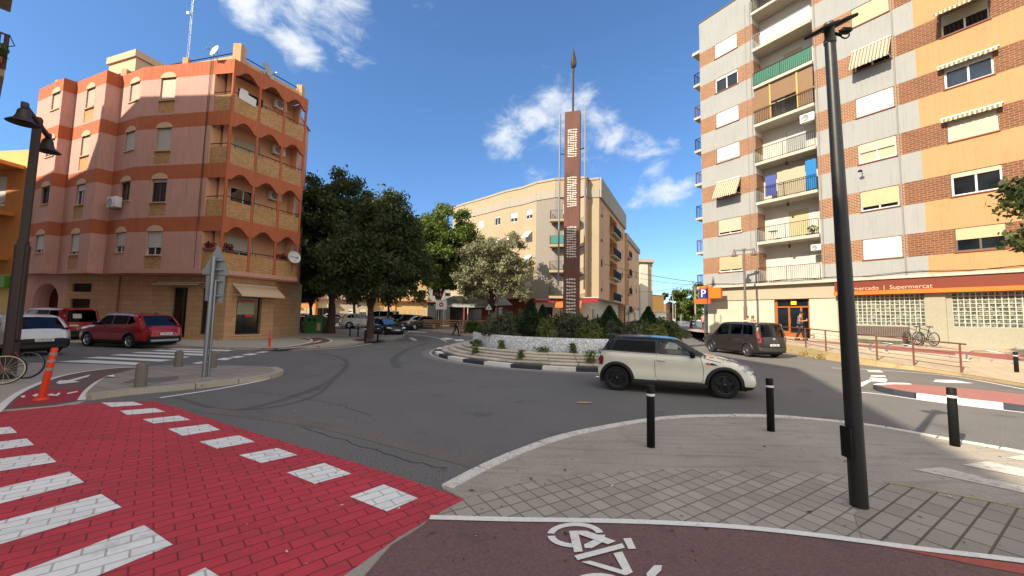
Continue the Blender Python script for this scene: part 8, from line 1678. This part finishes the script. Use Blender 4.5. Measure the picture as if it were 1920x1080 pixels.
DV = [(-.2, 0, .32), (0, 0, .30), (.2, 0, .33), (.3, 0, .42), (.36, 0, .5), (.46, 0, .47), (-.3, 0, .4), (-.36, 0, .5)]; DE = [(0, 1), (1, 2), (2, 3), (3, 4), (4, 5), (0, 6), (6, 7)]; DR = [.085, .085, .1, .06, .065, .032, .025, .015]
for sx, y, b in ((.2, .06, 2), (.2, -.06, 2)): DV += [(sx+.01, y, .22), (sx-.01, y, .12), (sx+.02, y, .02)]; n_ = len(DV); DE += [(b, n_-3), (n_-3, n_-2), (n_-2, n_-1)]; DR += [.045, .028, .026]
for y in (.06, -.06): DV += [(-.2, y, .22), (-.26, y, .13), (-.21, y, .02)]; n_ = len(DV); DE += [(0, n_-3), (n_-3, n_-2), (n_-2, n_-1)]; DR += [.055, .028, .026]
skin_mesh('body', DV, DE, DR, FUR, dog, 1); mb = MB(); [mb.add([(.33, s*.04, .55), (.37, s*.06, .55), (.34, s*.075, .47)], [(0, 1, 2), (2, 1, 0)]) for s in (1, -1)]; mb.build('ears', FUR, dog)
mb = MB(); a = Vector((q[0]+.35, q[1]-.3, gz(*q[:2])+.78)); b = Vector((dp[0]+.28, dp[1]-.05, gz(*dp[:2])+.45)); mb.tube([a, (a+b)/2-Vector((0, 0, .06)), b], .008, 5); tag(mb.build('dog_lead', BLACKM), 'thin lead between the stooping man and the small dog', 'lead')
# two women whose hair shows above the people carrier, far walkers
BRH = mat('brown hair', '#6b3f24', .7, .2, 20, .2, 60, .2)
for i, (x, lb) in enumerate(((1401, 'left of two brown haired people whose heads show over the people carrier'), (1412, 'right of two brown haired people whose heads show over the people carrier'))):
    d = ray(x, 600); Y = 25.5; person(lb, (d[0]*Y/d[1], Y, .62), 1.0+i*2.2, {}, mat('red top' if i else 'pale top', '#8a3a34' if i else '#b0a898', .9), mat('blue jeans', '#3a4458', .9), BRH, 1.56)
for i, (x, Y, lb, c) in enumerate(((1241, 62, 'tiny person in dark clothes walking far down the street', '#2a2a30'), (1247, 64, 'tiny person in pale clothes walking far down the street', '#c9c2b8'), (1319, 42, 'person in a pinkish top by the corner of the brick block', '#c08a80'))):
    d = ray(x, 600); person(lb, (d[0]*Y/d[1], Y, .42 if Y > 46 else .9), .5, {}, mat('walker top %d' % i, c, .9), mat('walker trousers', '#33353c', .9), HAIR, 1.7)
# driver of the white hatchback (hips on the seat, hands on the wheel)
drv = person('driver with short dark hair at the wheel of the white hatchback', (0, 0, 0), 0, dict(pel=(0, 0, .0), chest=(-.09, 0, .33), neck=(-.09, 0, .5), head=(-.05, 0, .65), hl=(.06, .1, 0), kl=(.42, .13, .12), fl=(.72, .12, -.12), hr=(.06, -.1, 0), kr=(.42, -.13, .12), fr=(.72, -.12, -.12), sl=(-.08, .19, .43), el=(.12, .26, .24), wl=(.36, .16, .34), sr=(-.08, -.19, .43), er=(.12, -.26, .24), wr=(.36, -.16, .34)), mat('driver dark shirt', '#26282e', .9, .1), mat('driver trousers', '#22242a', .9, .1), h=1.68)
dl = Matrix.Rotation(mh, 4, 'Z') @ Vector((-.10, .34, .56)); drv.location = (mid[0]+dl.x, mid[1]+dl.y, dl.z); drv.rotation_euler = (0, 0, mh)
